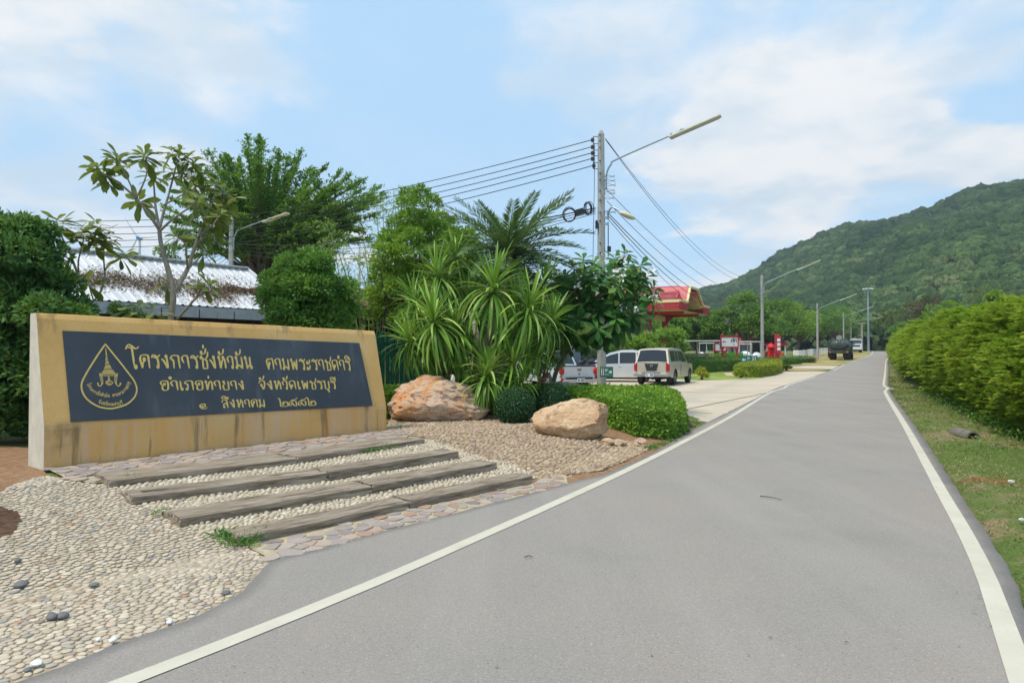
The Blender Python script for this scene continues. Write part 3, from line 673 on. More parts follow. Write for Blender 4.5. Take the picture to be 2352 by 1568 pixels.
def ribbon(mb, pts, w, pos, lift, nib=radians(20)):
    """one pen stroke; pos maps letter space to the panel; slow taper at both tips"""
    n = len(pts)
    if n < 2: return
    d = np.gradient(pts, axis=0); d = unit(d); nb = np.array([cos(nib), sin(nib)])
    o = len(mb.v)
    for k in range(n):
        cr = abs(d[k, 0] * nb[1] - d[k, 1] * nb[0]); th = w * (.42 + .58 * cr); e = min(k, n - 1 - k) / max(1, n - 1)
        th *= .55 + .45 * min(1, e * 8); nn = np.array([-d[k, 1], d[k, 0]])
        for s in (-1, 1): mb.v.append(tuple(pos(pts[k] + nn * s * th / 2, lift)))
    for k in range(n - 1): mb.face((o + 2 * k, o + 2 * k + 1, o + 2 * k + 3, o + 2 * k + 2))
def loopst(mb, x, y, r, w, pos, lift):
    t = np.linspace(0, 2 * pi, 11); ribbon_closed = np.stack([x + r * .82 * np.cos(t), y + r * 1.15 * np.sin(t)], 1); o = len(mb.v)
    for k in range(11):
        c = np.array([x, y]); q = ribbon_closed[k] - c
        mb.v.append(tuple(pos(c + q * (1 + w * .42 / r), lift))); mb.v.append(tuple(pos(c + q * max(.1, 1 - w * .5 / r), lift)))
    for k in range(10): mb.face((o + 2 * k, o + 2 * k + 1, o + 2 * k + 3, o + 2 * k + 2))
def text(mb, txt, place_fn, w=.13, lift=0.0, fit=None):
    """place_fn(x, y) with x running along the word; returns the word's length"""
    seq = []; x = 0.0; last = 0.0
    for ch in txt:
        if ch == 'ำ':
            seq.append((UP['N'], x)); seq.append((GL['า'][1], x + .02)); last = x; x += GL['า'][0] + .08
        elif ch in UP:
            up = any(False for _ in ())
            dy = .12 if ch == '่' and seq and seq[-1][0] is UP['ั'] else (-.22 if ch == '่' else 0)
            st = [(s[0], s[1], s[2] + dy, s[3]) if s[0] == 'o' else [(a, b + dy) for a, b in s] for s in UP[ch]] if dy else UP[ch]
            seq.append((st, last))
        else:
            seq.append((GL[ch][1], x)); last = x; x += GL[ch][0] + .09
    tot = x - .09; k = (fit / tot) if fit else 1.0; z = 0
    for st, ox in seq:
        for s in st:
            z += 1; lf = lift + .00025 * (z % 3)
            pos = lambda q, l, ox=ox: place_fn((q[0] + ox) * k, q[1], l)
            if s[0] == 'o': loopst(mb, s[1], s[2], s[3], w, pos, lf)
            else: ribbon(mb, spl(s) if len(s) > 2 else np.array([np.array(s[0]) * (1 - t) + np.array(s[1]) * t for t in np.linspace(0, 1, 6)]), w, pos, lf)
    return tot

# ------------------------------------------------------------------ the sign wall
def m_wall():
    n = NT('ochre_pebbledash', .9, 0, .15); c = n.co(); g = n.noise(c, 95, 4, .75); b = n.noise(c, 1.1, 6, .6)
    k = n.ramp(b, [(.25, (.66, .38, .12)), (.5, (.78, .48, .18)), (.75, (.82, .56, .26))])
    k = n.mix(n.val(g, .25, .72, .45, 0), k, (.34, .20, .07)); k = n.mix(n.val(g, .6, .8, 0, .5), k, (.74, .62, .38))
    sep = n.N.new('ShaderNodeSeparateXYZ'); n.L.new(n.tc.outputs['Object'], sep.inputs[0]); z = sep.outputs[2]
    st = n.noise(n.co(scale=(3.2, 3.2, .28)), 1.6, 7, .65); st2 = n.noise(n.co(scale=(5.5, 5.5, .22), loc=(3, 1, 5)), 1.4, 6, .6); st3 = n.noise(n.co(scale=(2.4, 2.4, .16), loc=(8, 2, 1)), 1.5, 5, .6)
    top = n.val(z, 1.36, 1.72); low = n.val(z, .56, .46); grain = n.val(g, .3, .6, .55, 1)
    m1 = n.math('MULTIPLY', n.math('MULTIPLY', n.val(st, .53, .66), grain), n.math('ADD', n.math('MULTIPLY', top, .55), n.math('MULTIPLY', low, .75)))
    # rain marks below the panel: pale lime, orange and black runs
    k = n.mix(n.math('MULTIPLY', n.math('MULTIPLY', n.val(st2, .40, .62), low), .55), k, (.66, .46, .32))
    k = n.mix(n.math('MULTIPLY', n.math('MULTIPLY', n.val(st3, .50, .60), low), .5), k, (.70, .36, .09))
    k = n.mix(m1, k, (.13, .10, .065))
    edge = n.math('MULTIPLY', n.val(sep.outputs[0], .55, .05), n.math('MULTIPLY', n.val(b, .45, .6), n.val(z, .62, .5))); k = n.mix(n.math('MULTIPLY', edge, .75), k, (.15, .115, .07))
    n.color(k); n.bump(g, .6, .008); return n.m
def m_slab():
    n = NT('blue_grey_granite', .42, 0, .45); c = n.co(); b = n.noise(n.co(scale=(1, 1, .7)), 1.5, 6, .6); f = n.noise(c, 160, 3, .8); s = n.noise(n.co(scale=(6, 6, .3)), 1.2, 5)
    k = n.ramp(b, [(.3, (.026, .033, .042)), (.55, (.040, .049, .060)), (.75, (.075, .085, .097))])
    k = n.mix(n.val(f, .55, .8, 0, .5), k, (.12, .14, .17)); k = n.mix(n.val(s, .58, .7, 0, .3), k, (.12, .14, .16)); n.color(k); n.bump(f, .15, .002); return n.m
M_WALL, M_SLAB = m_wall(), m_slab()
M_GOLD = plain('gold_paint', (.68, .49, .14), .55, 0, .14, 40)
M_CREAM = plain('cream_render', (.58, .54, .44), .85, 0, .12, 5, .15)
def wall():
    d = unit(wr - wl); Lw = float(np.hypot(*(wr - wl))); rz = atan2(d[1], d[0]); z0 = .20
    root = thing('sign_wall', 'long ochre wall with a blue-grey panel of gold Thai lettering and a drop emblem', 'sign wall', (wl[0], wl[1], z0), rz)
    MI = XF[root].inverted(); ey = np.array([-d[1], d[0]])
    def loc(p): return np.array(MI @ Vector([float(k) for k in p]))
    # profile in (back, height): plumb foot, leaning face, narrow top
    zkl, zkr = PZ(0, 0, 1)[2] * 0 + .50, .44; ztl, ztr = 1.77, 1.70; BK, TB, TH = .0, .30, .50
    nx = 24; body = MB(); side = MB()
    for k in range(nx):
        pass
    def prof(u):
        t = u / Lw; zt = ztl + (ztr - ztl) * t; zk = zkl + (zkr - zkl) * t
        lean = lambda z: 0 if z < zk else TB * (z - zk) / (zt - zk)
        pts = [(0, -.25), (0, .0)] + [(0, zk * f) for f in (.33, .66, .97)] + [(lean(zk + (zt - zk) * f), zk + (zt - zk) * f) for f in (.03, .1, .35, .65, .95)] + [(TB + .012, zt - .006), (TB + .03, zt), (TH - .01, zt), (TH, zt - .012), (TH, -.25)]
        return pts
    m = len(prof(0)); V = []
    for k in range(nx + 1):
        u = Lw * k / nx
        for j, (y, z) in enumerate(prof(u)):
            sh = -.0
            V.append((u, y + .006 * mnoise.noise((u * 2, z * 2, 1)) * (j < 10), z + (.006 * mnoise.noise((u * 1.5, 5, 0)) if j in (10, 11) else 0)))
    # the right end leans in a little towards the top, as the left does
    V = np.array(V)
    F_ = [(k * m + t, (k + 1) * m + t, (k + 1) * m + t + 1, k * m + t + 1) for k in range(nx) for t in range(m - 1)]
    mesh_np('wall_face', V, F_, M_WALL, root, local=True)
    for nm, k, f in (('end_face', 0, 1), ('end_face', nx, -1)):
        idx = list(range(m)); vv = [tuple(V[k * m + t]) for t in idx]; ff = [tuple(idx)] if f > 0 else [tuple(idx[::-1])]
        mesh_np(nm, vv, ff, M_CREAM, root, local=True)
    # the leaning plane and the panel on it
    n0 = np.array([0, 0, zkl]); e_t = np.array([0, TB, ztl - zkl]); e_t = e_t / np.linalg.norm(e_t); e_s = np.array([1, 0, 0]); nn = np.cross(e_s, e_t)  # outward (-y, +z)
    nn = nn if nn[1] < 0 else -nn
    Mi3 = np.array(MI)[:3, :3]; cam_l = loc((0, 0, EYE))
    def st(u, v):
        r = Mi3 @ ray(u, v); t = ((n0 - cam_l) @ nn) / (r @ nn); q = cam_l + r * t - n0; return np.array([q @ e_s, q @ e_t])
    def pos(s, t, l): return n0 + e_s * s + e_t * t + nn * (l + .004)
    c4 = [st(143, 760), st(824, 788), st(856, 940), st(162, 969)]
    for c in c4: c[1] = max(c[1], -.01)
    sl = MB(); lo = []
    for l in (-.02, .012):
        for c in c4: lo.append(pos(c[0], c[1], l))
    sl.add(lo, [(0, 1, 2, 3), (7, 6, 5, 4), (0, 4, 5, 1), (1, 5, 6, 2), (2, 6, 7, 3), (3, 7, 4, 0)])
    panel = sl.build('granite_panel', M_SLAB, root, local=True)
    XF[panel] = XF[root]; panel.parent = root
    LIFT = .0135
    def word(txt, a, b, hpx, w=.15):
        A_, B_ = st(*a), st(*b); L = float(np.linalg.norm(B_ - A_)); ex = (B_ - A_) / L; mid = ((a[0] + b[0]) / 2, (a[1] + b[1]) / 2)
        H = float(np.linalg.norm(st(mid[0], mid[1] - hpx) - st(*mid))); ey2 = np.array([-ex[1], ex[0]]); mb = MB()
        def pf(x, y, l): q = A_ + ex * x * H + ey2 * y * H; return pos(q[0], q[1], LIFT + l)
        text(mb, txt, pf, w=w, fit=L / H)
        mb.build('lettering', M_GOLD, panel, local=True)
    word('โครงการชั่งหัวมัน', (304, 846), (580, 847), 29)
    word('ตามพระราชดำริ', (612, 849), (806, 851), 24)
    word('อำเภอท่ายาง', (368, 897), (562, 895), 21)
    word('จังหวัดเพชรบุรี', (594, 895), (772, 893), 19)
    word('๑', (458, 940), (476, 940), 19)
    word('สิงหาคม', (509, 937), (609, 935), 18)
    word('๒๕๕๒', (640, 934), (724, 931), 17)
    # emblem: a drop outline round a tiered spire, a spiral and two lines of small writing
    Ex = lambda x, y: st(86.1 + .1831 * x, 717.8 + .1831 * y)
    em = MB(); z_ = [0]
    def stroke(pts, w, smooth=True, closed=False):
        q = np.array([Ex(*p) for p in pts]); z_[0] += 1; l = LIFT + .0003 * (z_[0] % 4)
        if smooth and len(q) > 2: q = spl(q, 6)
        d = unit(np.gradient(q, axis=0)); o = len(em.v)
        for k in range(len(q)):
            n_ = np.array([-d[k, 1], d[k, 0]])
            for s in (-1, 1): x = q[k] + n_ * s * w / 2; em.v.append(tuple(pos(x[0], x[1], l)))
        for k in range(len(q) - 1): em.face((o + 2 * k, o + 2 * k + 1, o + 2 * k + 3, o + 2 * k + 2))
    stroke([(843, 396), (930, 505), (1040, 640), (1140, 770), (1205, 860), (1238, 960), (1210, 1060), (1120, 1145), (1000, 1190), (890, 1205), (760, 1180), (640, 1110), (570, 1025), (544, 930), (562, 850), (620, 740), (720, 580), (780, 490), (846, 396)], .018)
    def bar(pts):
        z_[0] += 1; q = [Ex(*p) for p in pts]; o = len(em.v)
        for x in q: em.v.append(tuple(pos(x[0], x[1], LIFT + .0003 * (z_[0] % 3))))
        em.face(tuple(range(o, o + len(q))))
    bar([(843, 450), (851, 450), (866, 545), (850, 545)])
    for i in range(5): y = 550 + i * 12; bar([(856 - 5 - i * 1.5, y), (862 + 5 + i * 1.5, y), (864 + 6 + i * 2, y + 8), (854 - 6 - i * 2, y + 8)])
    for (x0, x1, y0, y1, k) in ((838, 895, 612, 650, 4), (822, 927, 660, 712, 5), (782, 980, 720, 776, 6)):
        for i in range(k):
            a = i / k; b = (i + .72) / k; cx = 866 + (y0 - 612) * .1; hw0 = (x1 - x0) / 2 * (.55 + .45 * a); hw1 = (x1 - x0) / 2 * (.55 + .45 * b); xm = (x0 + x1) / 2
            bar([(xm - hw0, y0 + (y1 - y0) * a), (xm + hw0, y0 + (y1 - y0) * a), (xm + hw1, y0 + (y1 - y0) * b), (xm - hw1, y0 + (y1 - y0) * b)])
    stroke([(785, 783), (985, 782)], .006, False); stroke([(785, 796), (985, 795)], .005, False)
    for off in (0, 14, 28):
        stroke([(768 + off, 765), (782 + off, 830), (795 + off * .6, 890), (785, 925 - off * .3), (755 + off * .3, 918), (742 + off * .5, 882)], .0055)
        stroke([(1000 - off, 765), (988 - off, 830), (985 - off * .6, 890), (1000, 925 - off * .3), (1030 - off * .3, 915), (1042 - off * .5, 880)], .0055)
    stroke([(770, 765), (790, 800), (800, 800)], .008); stroke([(1000, 765), (985, 800), (970, 800)], .008)
    stroke([(888, 800), (880, 812), (898, 822), (880, 833), (900, 845), (875, 855), (850, 880), (890, 912), (935, 885), (915, 862), (885, 866), (872, 884), (895, 895), (910, 884)], .009)
    # small writing on an arc, then straight
    def arc(txt, pts, h, w=.17):
        q = spl(np.array([Ex(*p) for p in pts]), 12); seg = np.concatenate([[0], np.cumsum(np.hypot(*np.diff(q, axis=0).T))]); L = seg[-1]
        def pf(x, y, l):
            s = np.clip(x * h, 0, L); i = min(len(seg) - 2, int(np.searchsorted(seg, s, side='right') - 1)); i = max(i, 0); t = (s - seg[i]) / max(1e-9, seg[i + 1] - seg[i])
            c = q[i] * (1 - t) + q[i + 1] * t; d = unit(q[i + 1] - q[i]); c = c + np.array([-d[1], d[0]]) * y * h; return pos(c[0], c[1], LIFT + l)
        text(em, txt, pf, w=w, fit=L / h)
    arc('โครงการชั่งหัวมัน ตามพระราชดำริ', [(612, 905), (660, 985), (740, 1035), (860, 1062), (985, 1050), (1090, 1000), (1172, 890)], .032)
    arc('จังหวัดเพชรบุรี', [(752, 1140), (830, 1163), (920, 1172), (1000, 1167), (1066, 1148)], .034)
    em.build('emblem', M_GOLD, panel, local=True)
wall()
# ------------------------------------------------------------------ vegetation
L_HEDGE = leafmat('hedge_leaf', (.08, .18, .018), (.19, .37, .035), (.36, .54, .075), .42, .55)
L_DARK = leafmat('dark_leaf', (.025, .08, .02), (.06, .16, .035), (.15, .30, .06), .3, .5)
L_MID = leafmat('mid_leaf', (.05, .13, .02), (.11, .24, .035), (.20, .37, .06), .38, .55)
L_TOPI = leafmat('topiary_leaf', (.045, .13, .02), (.10, .25, .04), (.25, .42, .07), .38, .55)
L_LIGHT = leafmat('light_leaf', (.09, .20, .02), (.20, .36, .035), (.34, .50, .07), .42, .55)
L_BAMB = leafmat('bamboo_leaf', (.13, .26, .04), (.22, .38, .07), (.34, .50, .13), .4, .5)
L_BALL = leafmat('ball_leaf', (.012, .05, .018), (.03, .095, .03), (.07, .17, .05), .15, .4)
L_FEATH = leafmat('feathery_leaf', (.08, .19, .015), (.22, .35, .025), (.48, .56, .07), .4, .6)
L_BIG = leafmat('umbrella_leaf', (.045, .14, .018), (.105, .25, .03), (.21, .38, .055), .45, .65)
L_YEL = leafmat('yellow_leaf', (.12, .20, .02), (.30, .36, .03), (.5, .48, .04), .3, .5)
L_HILL = leafmat('forest_leaf', (.055, .095, .04), (.09, .15, .055), (.15, .215, .08), .1, .9, .05)
L_PAR = leafmat('roadside_leaf', (.06, .15, .02), (.14, .29, .035), (.26, .43, .07), .42, .55)
L_OLV = leafmat('olive_leaf', (.06, .10, .02), (.12, .19, .03), (.24, .28, .05), .25, .5)
L_RED = leafmat('reddish_leaf', (.03, .07, .015), (.09, .11, .03), (.25, .09, .06), .2, .5)
def bark(name, a, b, sc=20):
    if name in MATS: return MATS[name]
    n = NT(name, .9, 0, .15); f = n.noise(n.co(scale=(1, 1, .35)), sc, 6, .7); n.color(n.ramp(f, [(.3, a), (.7, b)])); n.bump(f, .5, .01); MATS[name] = n.m; return n.m
B_GREY = bark('grey_bark', (.20, .17, .13), (.42, .37, .30)); B_BRN = bark('brown_bark', (.07, .05, .035), (.18, .14, .10)); B_DARK = bark('dark_bark', (.03, .025, .02), (.09, .07, .05))

def cluster(centers, rad, n, L, W, rs, up=.5, rnd_c=None, squash=.75, shell=.55, droop=0.0):
    """leaves filling round clumps, the outer ones turned outwards"""
    C = np.asarray(centers, float); rad = np.asarray(rad, float) * np.ones(len(C)); k = rs.randint(0, len(C), n) if not isinstance(n, np.ndarray) else n; n = len(k)
    d = rdirs(n, rs); d[:, 2] = np.where(d[:, 2] < -.35, -d[:, 2], d[:, 2]); r = (shell + (1 - shell) * rs.rand(n) ** .6) * rad[k]
    Pn = C[k] + d * r[:, None] * np.array([1, 1, squash])
    D = unit(d + rdirs(n, rs) * .9 + np.array([0, 0, -droop])); N = unit(d * .7 + np.array([0, 0, up]) + rdirs(n, rs) * .55)
    Ls = L * rs.uniform(.65, 1.25, n); V, Fq = leaves(Pn, D, N, Ls, Ls * W / L)
    rc = rs.rand(len(C)) if rnd_c is None else rnd_c
    return V, Fq, np.clip(.45 * rc[k] + .55 * rs.rand(n), 0, 1)
def core(mb, c, r, rs, nu=8, nv=6):
    o = len(mb.v); mb.ell(c, r, nu, nv)
    for i in range(o, len(mb.v)):
        v = np.array(mb.v[i]); j = 1 + .22 * mnoise.noise(tuple(v * 1.7)); mb.v[i] = tuple(np.array(c) + (v - np.array(c)) * j)
def tree(name, label, base, H, R, trunk=.35, ncl=26, nl=9000, L=.16, mat=None, bk=None, group=None, seed=1, squash=.8, tr=None, lean=(0, 0), cat='tree', droop=0, clr=.34, W=.5, loose=0.0):
    rs = np.random.RandomState(seed); root = thing(name, label, cat, base, 0, group); b = np.array(base, float)
    tr = tr or R * .06; zc = H * trunk + (H * (1 - trunk)) / 2; hz = H * (1 - trunk) / 2; cen = b + (lean[0], lean[1], zc)
    d = rdirs(ncl, rs); rr = rs.uniform(.45, .95, ncl) ** .7; taper = 1 - .25 * np.clip(d[:, 2], 0, 1)
    C = cen + d * rr[:, None] * np.array([R * .8, R * .8, hz * .82]) * np.stack([taper, taper, np.ones(ncl)], 1)
    cr = R * clr * rs.uniform(.65, 1.2, ncl); tk = MB(); top = b + (lean[0] * .5, lean[1] * .5, H * trunk)
    mid = (b + top) / 2 + rs.normal(0, .04 * R, 3) * (1, 1, 0); tk.tube([b - (0, 0, .2), mid, top, cen + (0, 0, hz * .3)], [tr * 1.25, tr, tr * .8, tr * .3], 7)
    for i in rs.permutation(ncl)[:14]:
        s = b + (top - b) * rs.uniform(.7, 1.0); m = (s + C[i]) / 2 + (0, 0, -.05 * R); tk.tube([s, m, C[i]], [tr * .5, tr * .33, tr * .12], 5)
    tk.build('trunk', bk or B_BRN, root, smooth=True)
    V, Fq, r = cluster(C, cr, nl, L, L * W, rs, squash=squash, droop=droop)
    if loose:
        m = int(nl * loose); V2, F2, r2 = cluster(C, cr * 1.5, m, L, L * W, rs, squash=squash, shell=.7); V = np.concatenate([V, V2]); Fq = np.concatenate([Fq, F2 + len(V) - len(V2)]); r = np.concatenate([r, r2])
    mesh_np('crown', V, Fq, mat or L_MID, root, rnd=r); return root
def shell_leaves(Pn, Nn, L, W, rs, spread=.8, up=.3, out=.0):
    n = len(Pn); D = unit(Nn * .45 + rdirs(n, rs) * spread + np.array([0, 0, .1])); N = unit(Nn + rdirs(n, rs) * .5 + np.array([0, 0, up]))
    Ls = L * rs.uniform(.6, 1.3, n); return leaves(Pn + Nn * rs.normal(0, out, (n, 1)), D, N, Ls, Ls * W / L)
def hedge_poly(name, label, poly, h, mat, dens, L, W, rs, round_=.25, amp=.04, group=None, cat='hedge', zb=None, corem=None):
    """clipped hedge over a footprint: leaf skin over a leafy heart"""
    poly = np.array(poly)[:, :2]; c = poly.mean(0); root = thing(name, label, cat, G3(*c), 0, group); x0, y0 = poly.min(0); x1, y1 = poly.max(0)
    area = (x1 - x0) * (y1 - y0); n = int(area * dens); X = rs.uniform(x0, x1, n); Y = rs.uniform(y0, y1, n); k = ptin(poly, X, Y); X, Y = X[k], Y[k]
    D = edist(poly, X, Y); t = np.clip(D / round_, 0, 1); hh = h * (1 - (1 - np.sqrt(np.clip(1 - (1 - t) ** 2, 0, 1))) * .35)
    bump = np.array([mnoise.noise((x * 1.3, y * 1.3, 3)) + .6 * mnoise.noise((x * 4, y * 4, 9)) for x, y in zip(X, Y)]); Z = zg(X, Y) + hh + amp * bump
    Pt = np.stack([X, Y, Z], 1); Nt = np.tile([0, 0, 1.0], (len(X), 1)); Nt[:, :2] += rs.normal(0, .3, (len(X), 2))
    Ps, Ns = [], []; m = len(poly); ar = .5 * np.sum(poly[:, 0] * np.roll(poly[:, 1], -1) - np.roll(poly[:, 0], -1) * poly[:, 1]); sg = 1 if ar > 0 else -1
    for i in range(m):
        a, b = poly[i], poly[(i + 1) % m]; L_ = float(np.hypot(*(b - a))); q = int(L_ * h * dens * 1.15)
        if q < 1: continue
        u = rs.rand(q); z = rs.rand(q) ** .85; nn = np.array([(b - a)[1], -(b - a)[0]]) / max(L_, 1e-6) * sg; xy = a + (b - a) * u[:, None]
        bl = np.array([mnoise.noise((p[0] * 2.2, p[1] * 2.2, zz * 3)) for p, zz in zip(xy, z)]); xy = xy + nn * (amp * 1.3 * bl - round_ * .25 * z ** 3)[:, None]
        Ps.append(np.stack([xy[:, 0], xy[:, 1], zg(xy[:, 0], xy[:, 1]) + z * h * .97], 1)); Ns.append(np.tile([nn[0], nn[1], .35], (q, 1)))
    Pn = np.concatenate([Pt] + Ps); Nn = unit(np.concatenate([Nt] + Ns)); V, Fq = shell_leaves(Pn, Nn, L, W, rs, out=L * .35)
    r = np.clip(.5 + .35 * np.array([mnoise.noise(tuple(p * 1.1)) for p in Pn]) + rs.normal(0, .22, len(Pn)), 0, 1)
    mesh_np('foliage', V, Fq, mat, root, rnd=r)
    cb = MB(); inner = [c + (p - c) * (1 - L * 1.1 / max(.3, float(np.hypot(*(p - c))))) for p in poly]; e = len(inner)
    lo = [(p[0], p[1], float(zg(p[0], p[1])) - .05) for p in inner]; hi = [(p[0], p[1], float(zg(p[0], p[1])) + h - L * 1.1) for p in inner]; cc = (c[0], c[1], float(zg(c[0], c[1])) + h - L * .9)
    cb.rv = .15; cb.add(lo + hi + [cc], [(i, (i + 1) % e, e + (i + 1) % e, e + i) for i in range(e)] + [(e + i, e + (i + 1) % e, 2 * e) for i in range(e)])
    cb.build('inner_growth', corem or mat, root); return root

# the low green hedge curving round the bed
HP = [(2.15, 11.9), (2.75, 12.15), (3.2, 12.9), (3.6, 14.2), (3.85, 15.8), (3.75, 17.6), (3.3, 19.0), (2.4, 19.9), (.6, 20.2), (-1.8, 19.4), (-3.6, 17.2), (-4.0, 14.6), (-3.1, 12.9), (-1.7, 13.9), (-.3, 13.9), (.3, 14.1), (1.0, 13.9), (1.6, 12.9)]
hedge_poly('low_hedge', 'bright green clipped low hedge curving round the bed beside the road', HP, .54, L_HEDGE, 1050, .060, .036, np.random.RandomState(3), .3, .05)
def ball(u, v, Y, r, label):
    rs = np.random.RandomState(int(u)); c = A(u, v, Y); z = float(zg(c[0], c[1])); root = thing('ball_shrub', label, 'shrub', (c[0], c[1], z), 0, 'dark ball clipped shrubs'); c[2] = z + r * .93
    n = 9000; d = rdirs(n, rs); Pn = c + d * r * (1 + .06 * rs.normal(size=(n, 1))) * (1.06, 1.06, 1); V, Fq = shell_leaves(Pn, d, .032, .020, rs, out=.012)
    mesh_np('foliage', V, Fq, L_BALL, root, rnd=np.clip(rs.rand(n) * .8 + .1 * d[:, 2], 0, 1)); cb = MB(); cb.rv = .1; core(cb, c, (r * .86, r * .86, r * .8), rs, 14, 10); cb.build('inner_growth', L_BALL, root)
ball(1183, 930, 12.5, .315, 'round dark clipped shrub nearer the large left boulder'); ball(1268, 914, 13.5, .34, 'round dark clipped shrub right behind the small boulder')

# tall dark bush left of the wall, round topiary and small plants behind the wall
def bush(name, label, pts, nl, L, W, mat, seed, cat='bush', group=None, base=None, sq=.95, bk=None):
    """a bush given as overlapping mounds (x, y, z, r)"""
    rs = np.random.RandomState(seed); pts = np.array(pts, float); b = base if base is not None else (pts[:, 0].mean(), pts[:, 1].mean(), float(zg(pts[:, 0].mean(), pts[:, 1].mean())))
    root = thing(name, label, cat, b, 0, group); w = pts[:, 3] ** 2; k = rs.choice(len(pts), nl, p=w / w.sum())
    V, Fq, r = cluster(pts[:, :3], pts[:, 3], k, L, W, rs, up=.4, squash=sq, shell=.45)
    Pm = V.reshape(-1, 4, 3).mean(1); r = np.clip(r * .75 + .2 + .25 * np.array([mnoise.noise(tuple(p * 2.2)) for p in Pm]), 0, 1)
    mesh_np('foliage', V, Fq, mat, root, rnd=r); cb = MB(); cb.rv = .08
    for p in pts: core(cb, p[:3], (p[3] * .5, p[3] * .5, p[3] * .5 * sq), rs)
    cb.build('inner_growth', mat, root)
    t = MB(); c0 = pts[:, :3].mean(0)
    for i in range(3): a = np.array([b[0] + .12 * (i - 1), b[1], b[2] - .1]); t.tube([a, (a + c0) / 2 + rs.normal(0, .08, 3), c0], [.05, .04, .02], 5)
    t.build('stem', bk or B_BRN, root); return root
rsb = np.random.RandomState(8); PB = []
for v in np.arange(560, 1010, 42):
    for u in np.arange(-330, 150, 62):
        lim = np.interp(v, [500, 560, 620, 700, 800, 1000], [60, 95, 128, 150, 165, 160])
        if u + 30 < lim + rsb.uniform(-10, 15): p = A(u, v + rsb.uniform(-10, 10), 9.6 + rsb.uniform(-.3, .9)); PB.append((*p, .34 + rsb.uniform(-.05, .08)))
for u, v in ((95, 545), (60, 530), (30, 540), (-20, 520), (120, 590), (150, 660), (178, 715), (150, 740), (-90, 530), (-200, 560)): p = A(u, v, 9.9); PB.append((*p, .24))
bush('tall_bush', 'tall dark green leafy bush at the left end of the sign wall', PB, 60000, .10, .042, L_DARK, 21, 'bush', base=(-6.9, 10.0, .26))
PB = []
for _ in range(60):
    d = rdirs(1, rsb)[0]; rr = rsb.uniform(.4, .82); c = A(708, 705, 13.2); PB.append((c[0] + d[0] * rr * 1.0, c[1] + d[1] * rr * .95, max(.7, c[2] + d[2] * rr * 1.28), .27 + rsb.uniform(-.05, .06)))
PB.append((*(A(715, 600, 13.2)), .30)); c = A(708, 740, 13.2); PB.append((*c, .8))
bush('rounded_tree', 'dense rounded bright green tree behind the right half of the sign wall', PB, 42000, .085, .038, L_TOPI, 22, 'tree', base=(float(c[0]), 13.2, .2))
# ferny fringe just behind the top of the wall
for i, (u, v, Y, r, m, lb) in enumerate(((180, 722, 9.6, .16, L_MID, 'small green plant showing over the wall top near its left end'), (268, 715, 11, .14, L_LIGHT, 'small lacy light green plant behind the wall, left of the frangipani'), (300, 725, 11, .17, L_MID, 'low green plant just behind the wall top beside the frangipani trunk'))):
    p = A(u, v, Y); bush('small_plant', lb, [(*p, r), (p[0] + .15, p[1], p[2] - .12, r)], 500, .05, .025, m, 60 + i, 'plant', 'small plants behind the wall', base=(p[0], p[1], float(zg(p[0], p[1]))))

# ------------------------------------------------------------------ frangipani: thick forked limbs, rosettes of long leaves at the tips
def frangi_leaf(L, W, name, seed):
    rs = np.random.RandomState(seed); mb = MB(); k = 7; bend = rs.uniform(.12, .3); o = []
    for i in range(k):
        t = i / (k - 1); w = W * .5 * np.interp(t, [0, .15, .45, .7, .9, 1], [.10, .22, .72, 1, .66, .05]); y = t * L; z = -bend * L * t * t
        for s, zz in ((-1, .16 * w), (0, -.02 * w), (1, .16 * w)): mb.v.append((s * w, y, z + zz))
    for i in range(k - 1):
        for j in range(2): mb.face((i * 3 + j, i * 3 + j + 1, (i + 1) * 3 + j + 1, (i + 1) * 3 + j))
    me = bpy.data.meshes.new(name); me.from_pydata(mb.v, [], mb.f); me.polygons.foreach_set('use_smooth', [True] * len(mb.f)); return me
def leaf_obj_mat(name, stops, tr=.25, rough=.35, vein=True, attr=False):
    n = NT(name, rough, 0, .3); k = n.ramp(n.attr('rnd') if attr else n.orand(), stops); n.color(k); n.trans(tr, n.mix(.4, k, (.35, .45, .06))); return n.m
def orient(p, D, up, scale=1.0):
    D = Vector(D).normalized(); up = Vector(up); x = D.cross(up); x = x.normalized() if x.length > 1e-5 else Vector((1, 0, 0)); z = x.cross(D)
    return Matrix.Translation(Vector([float(k) for k in p])) @ Matrix((x, D, z)).transposed().to_4x4() @ Matrix.Scale(scale, 4)
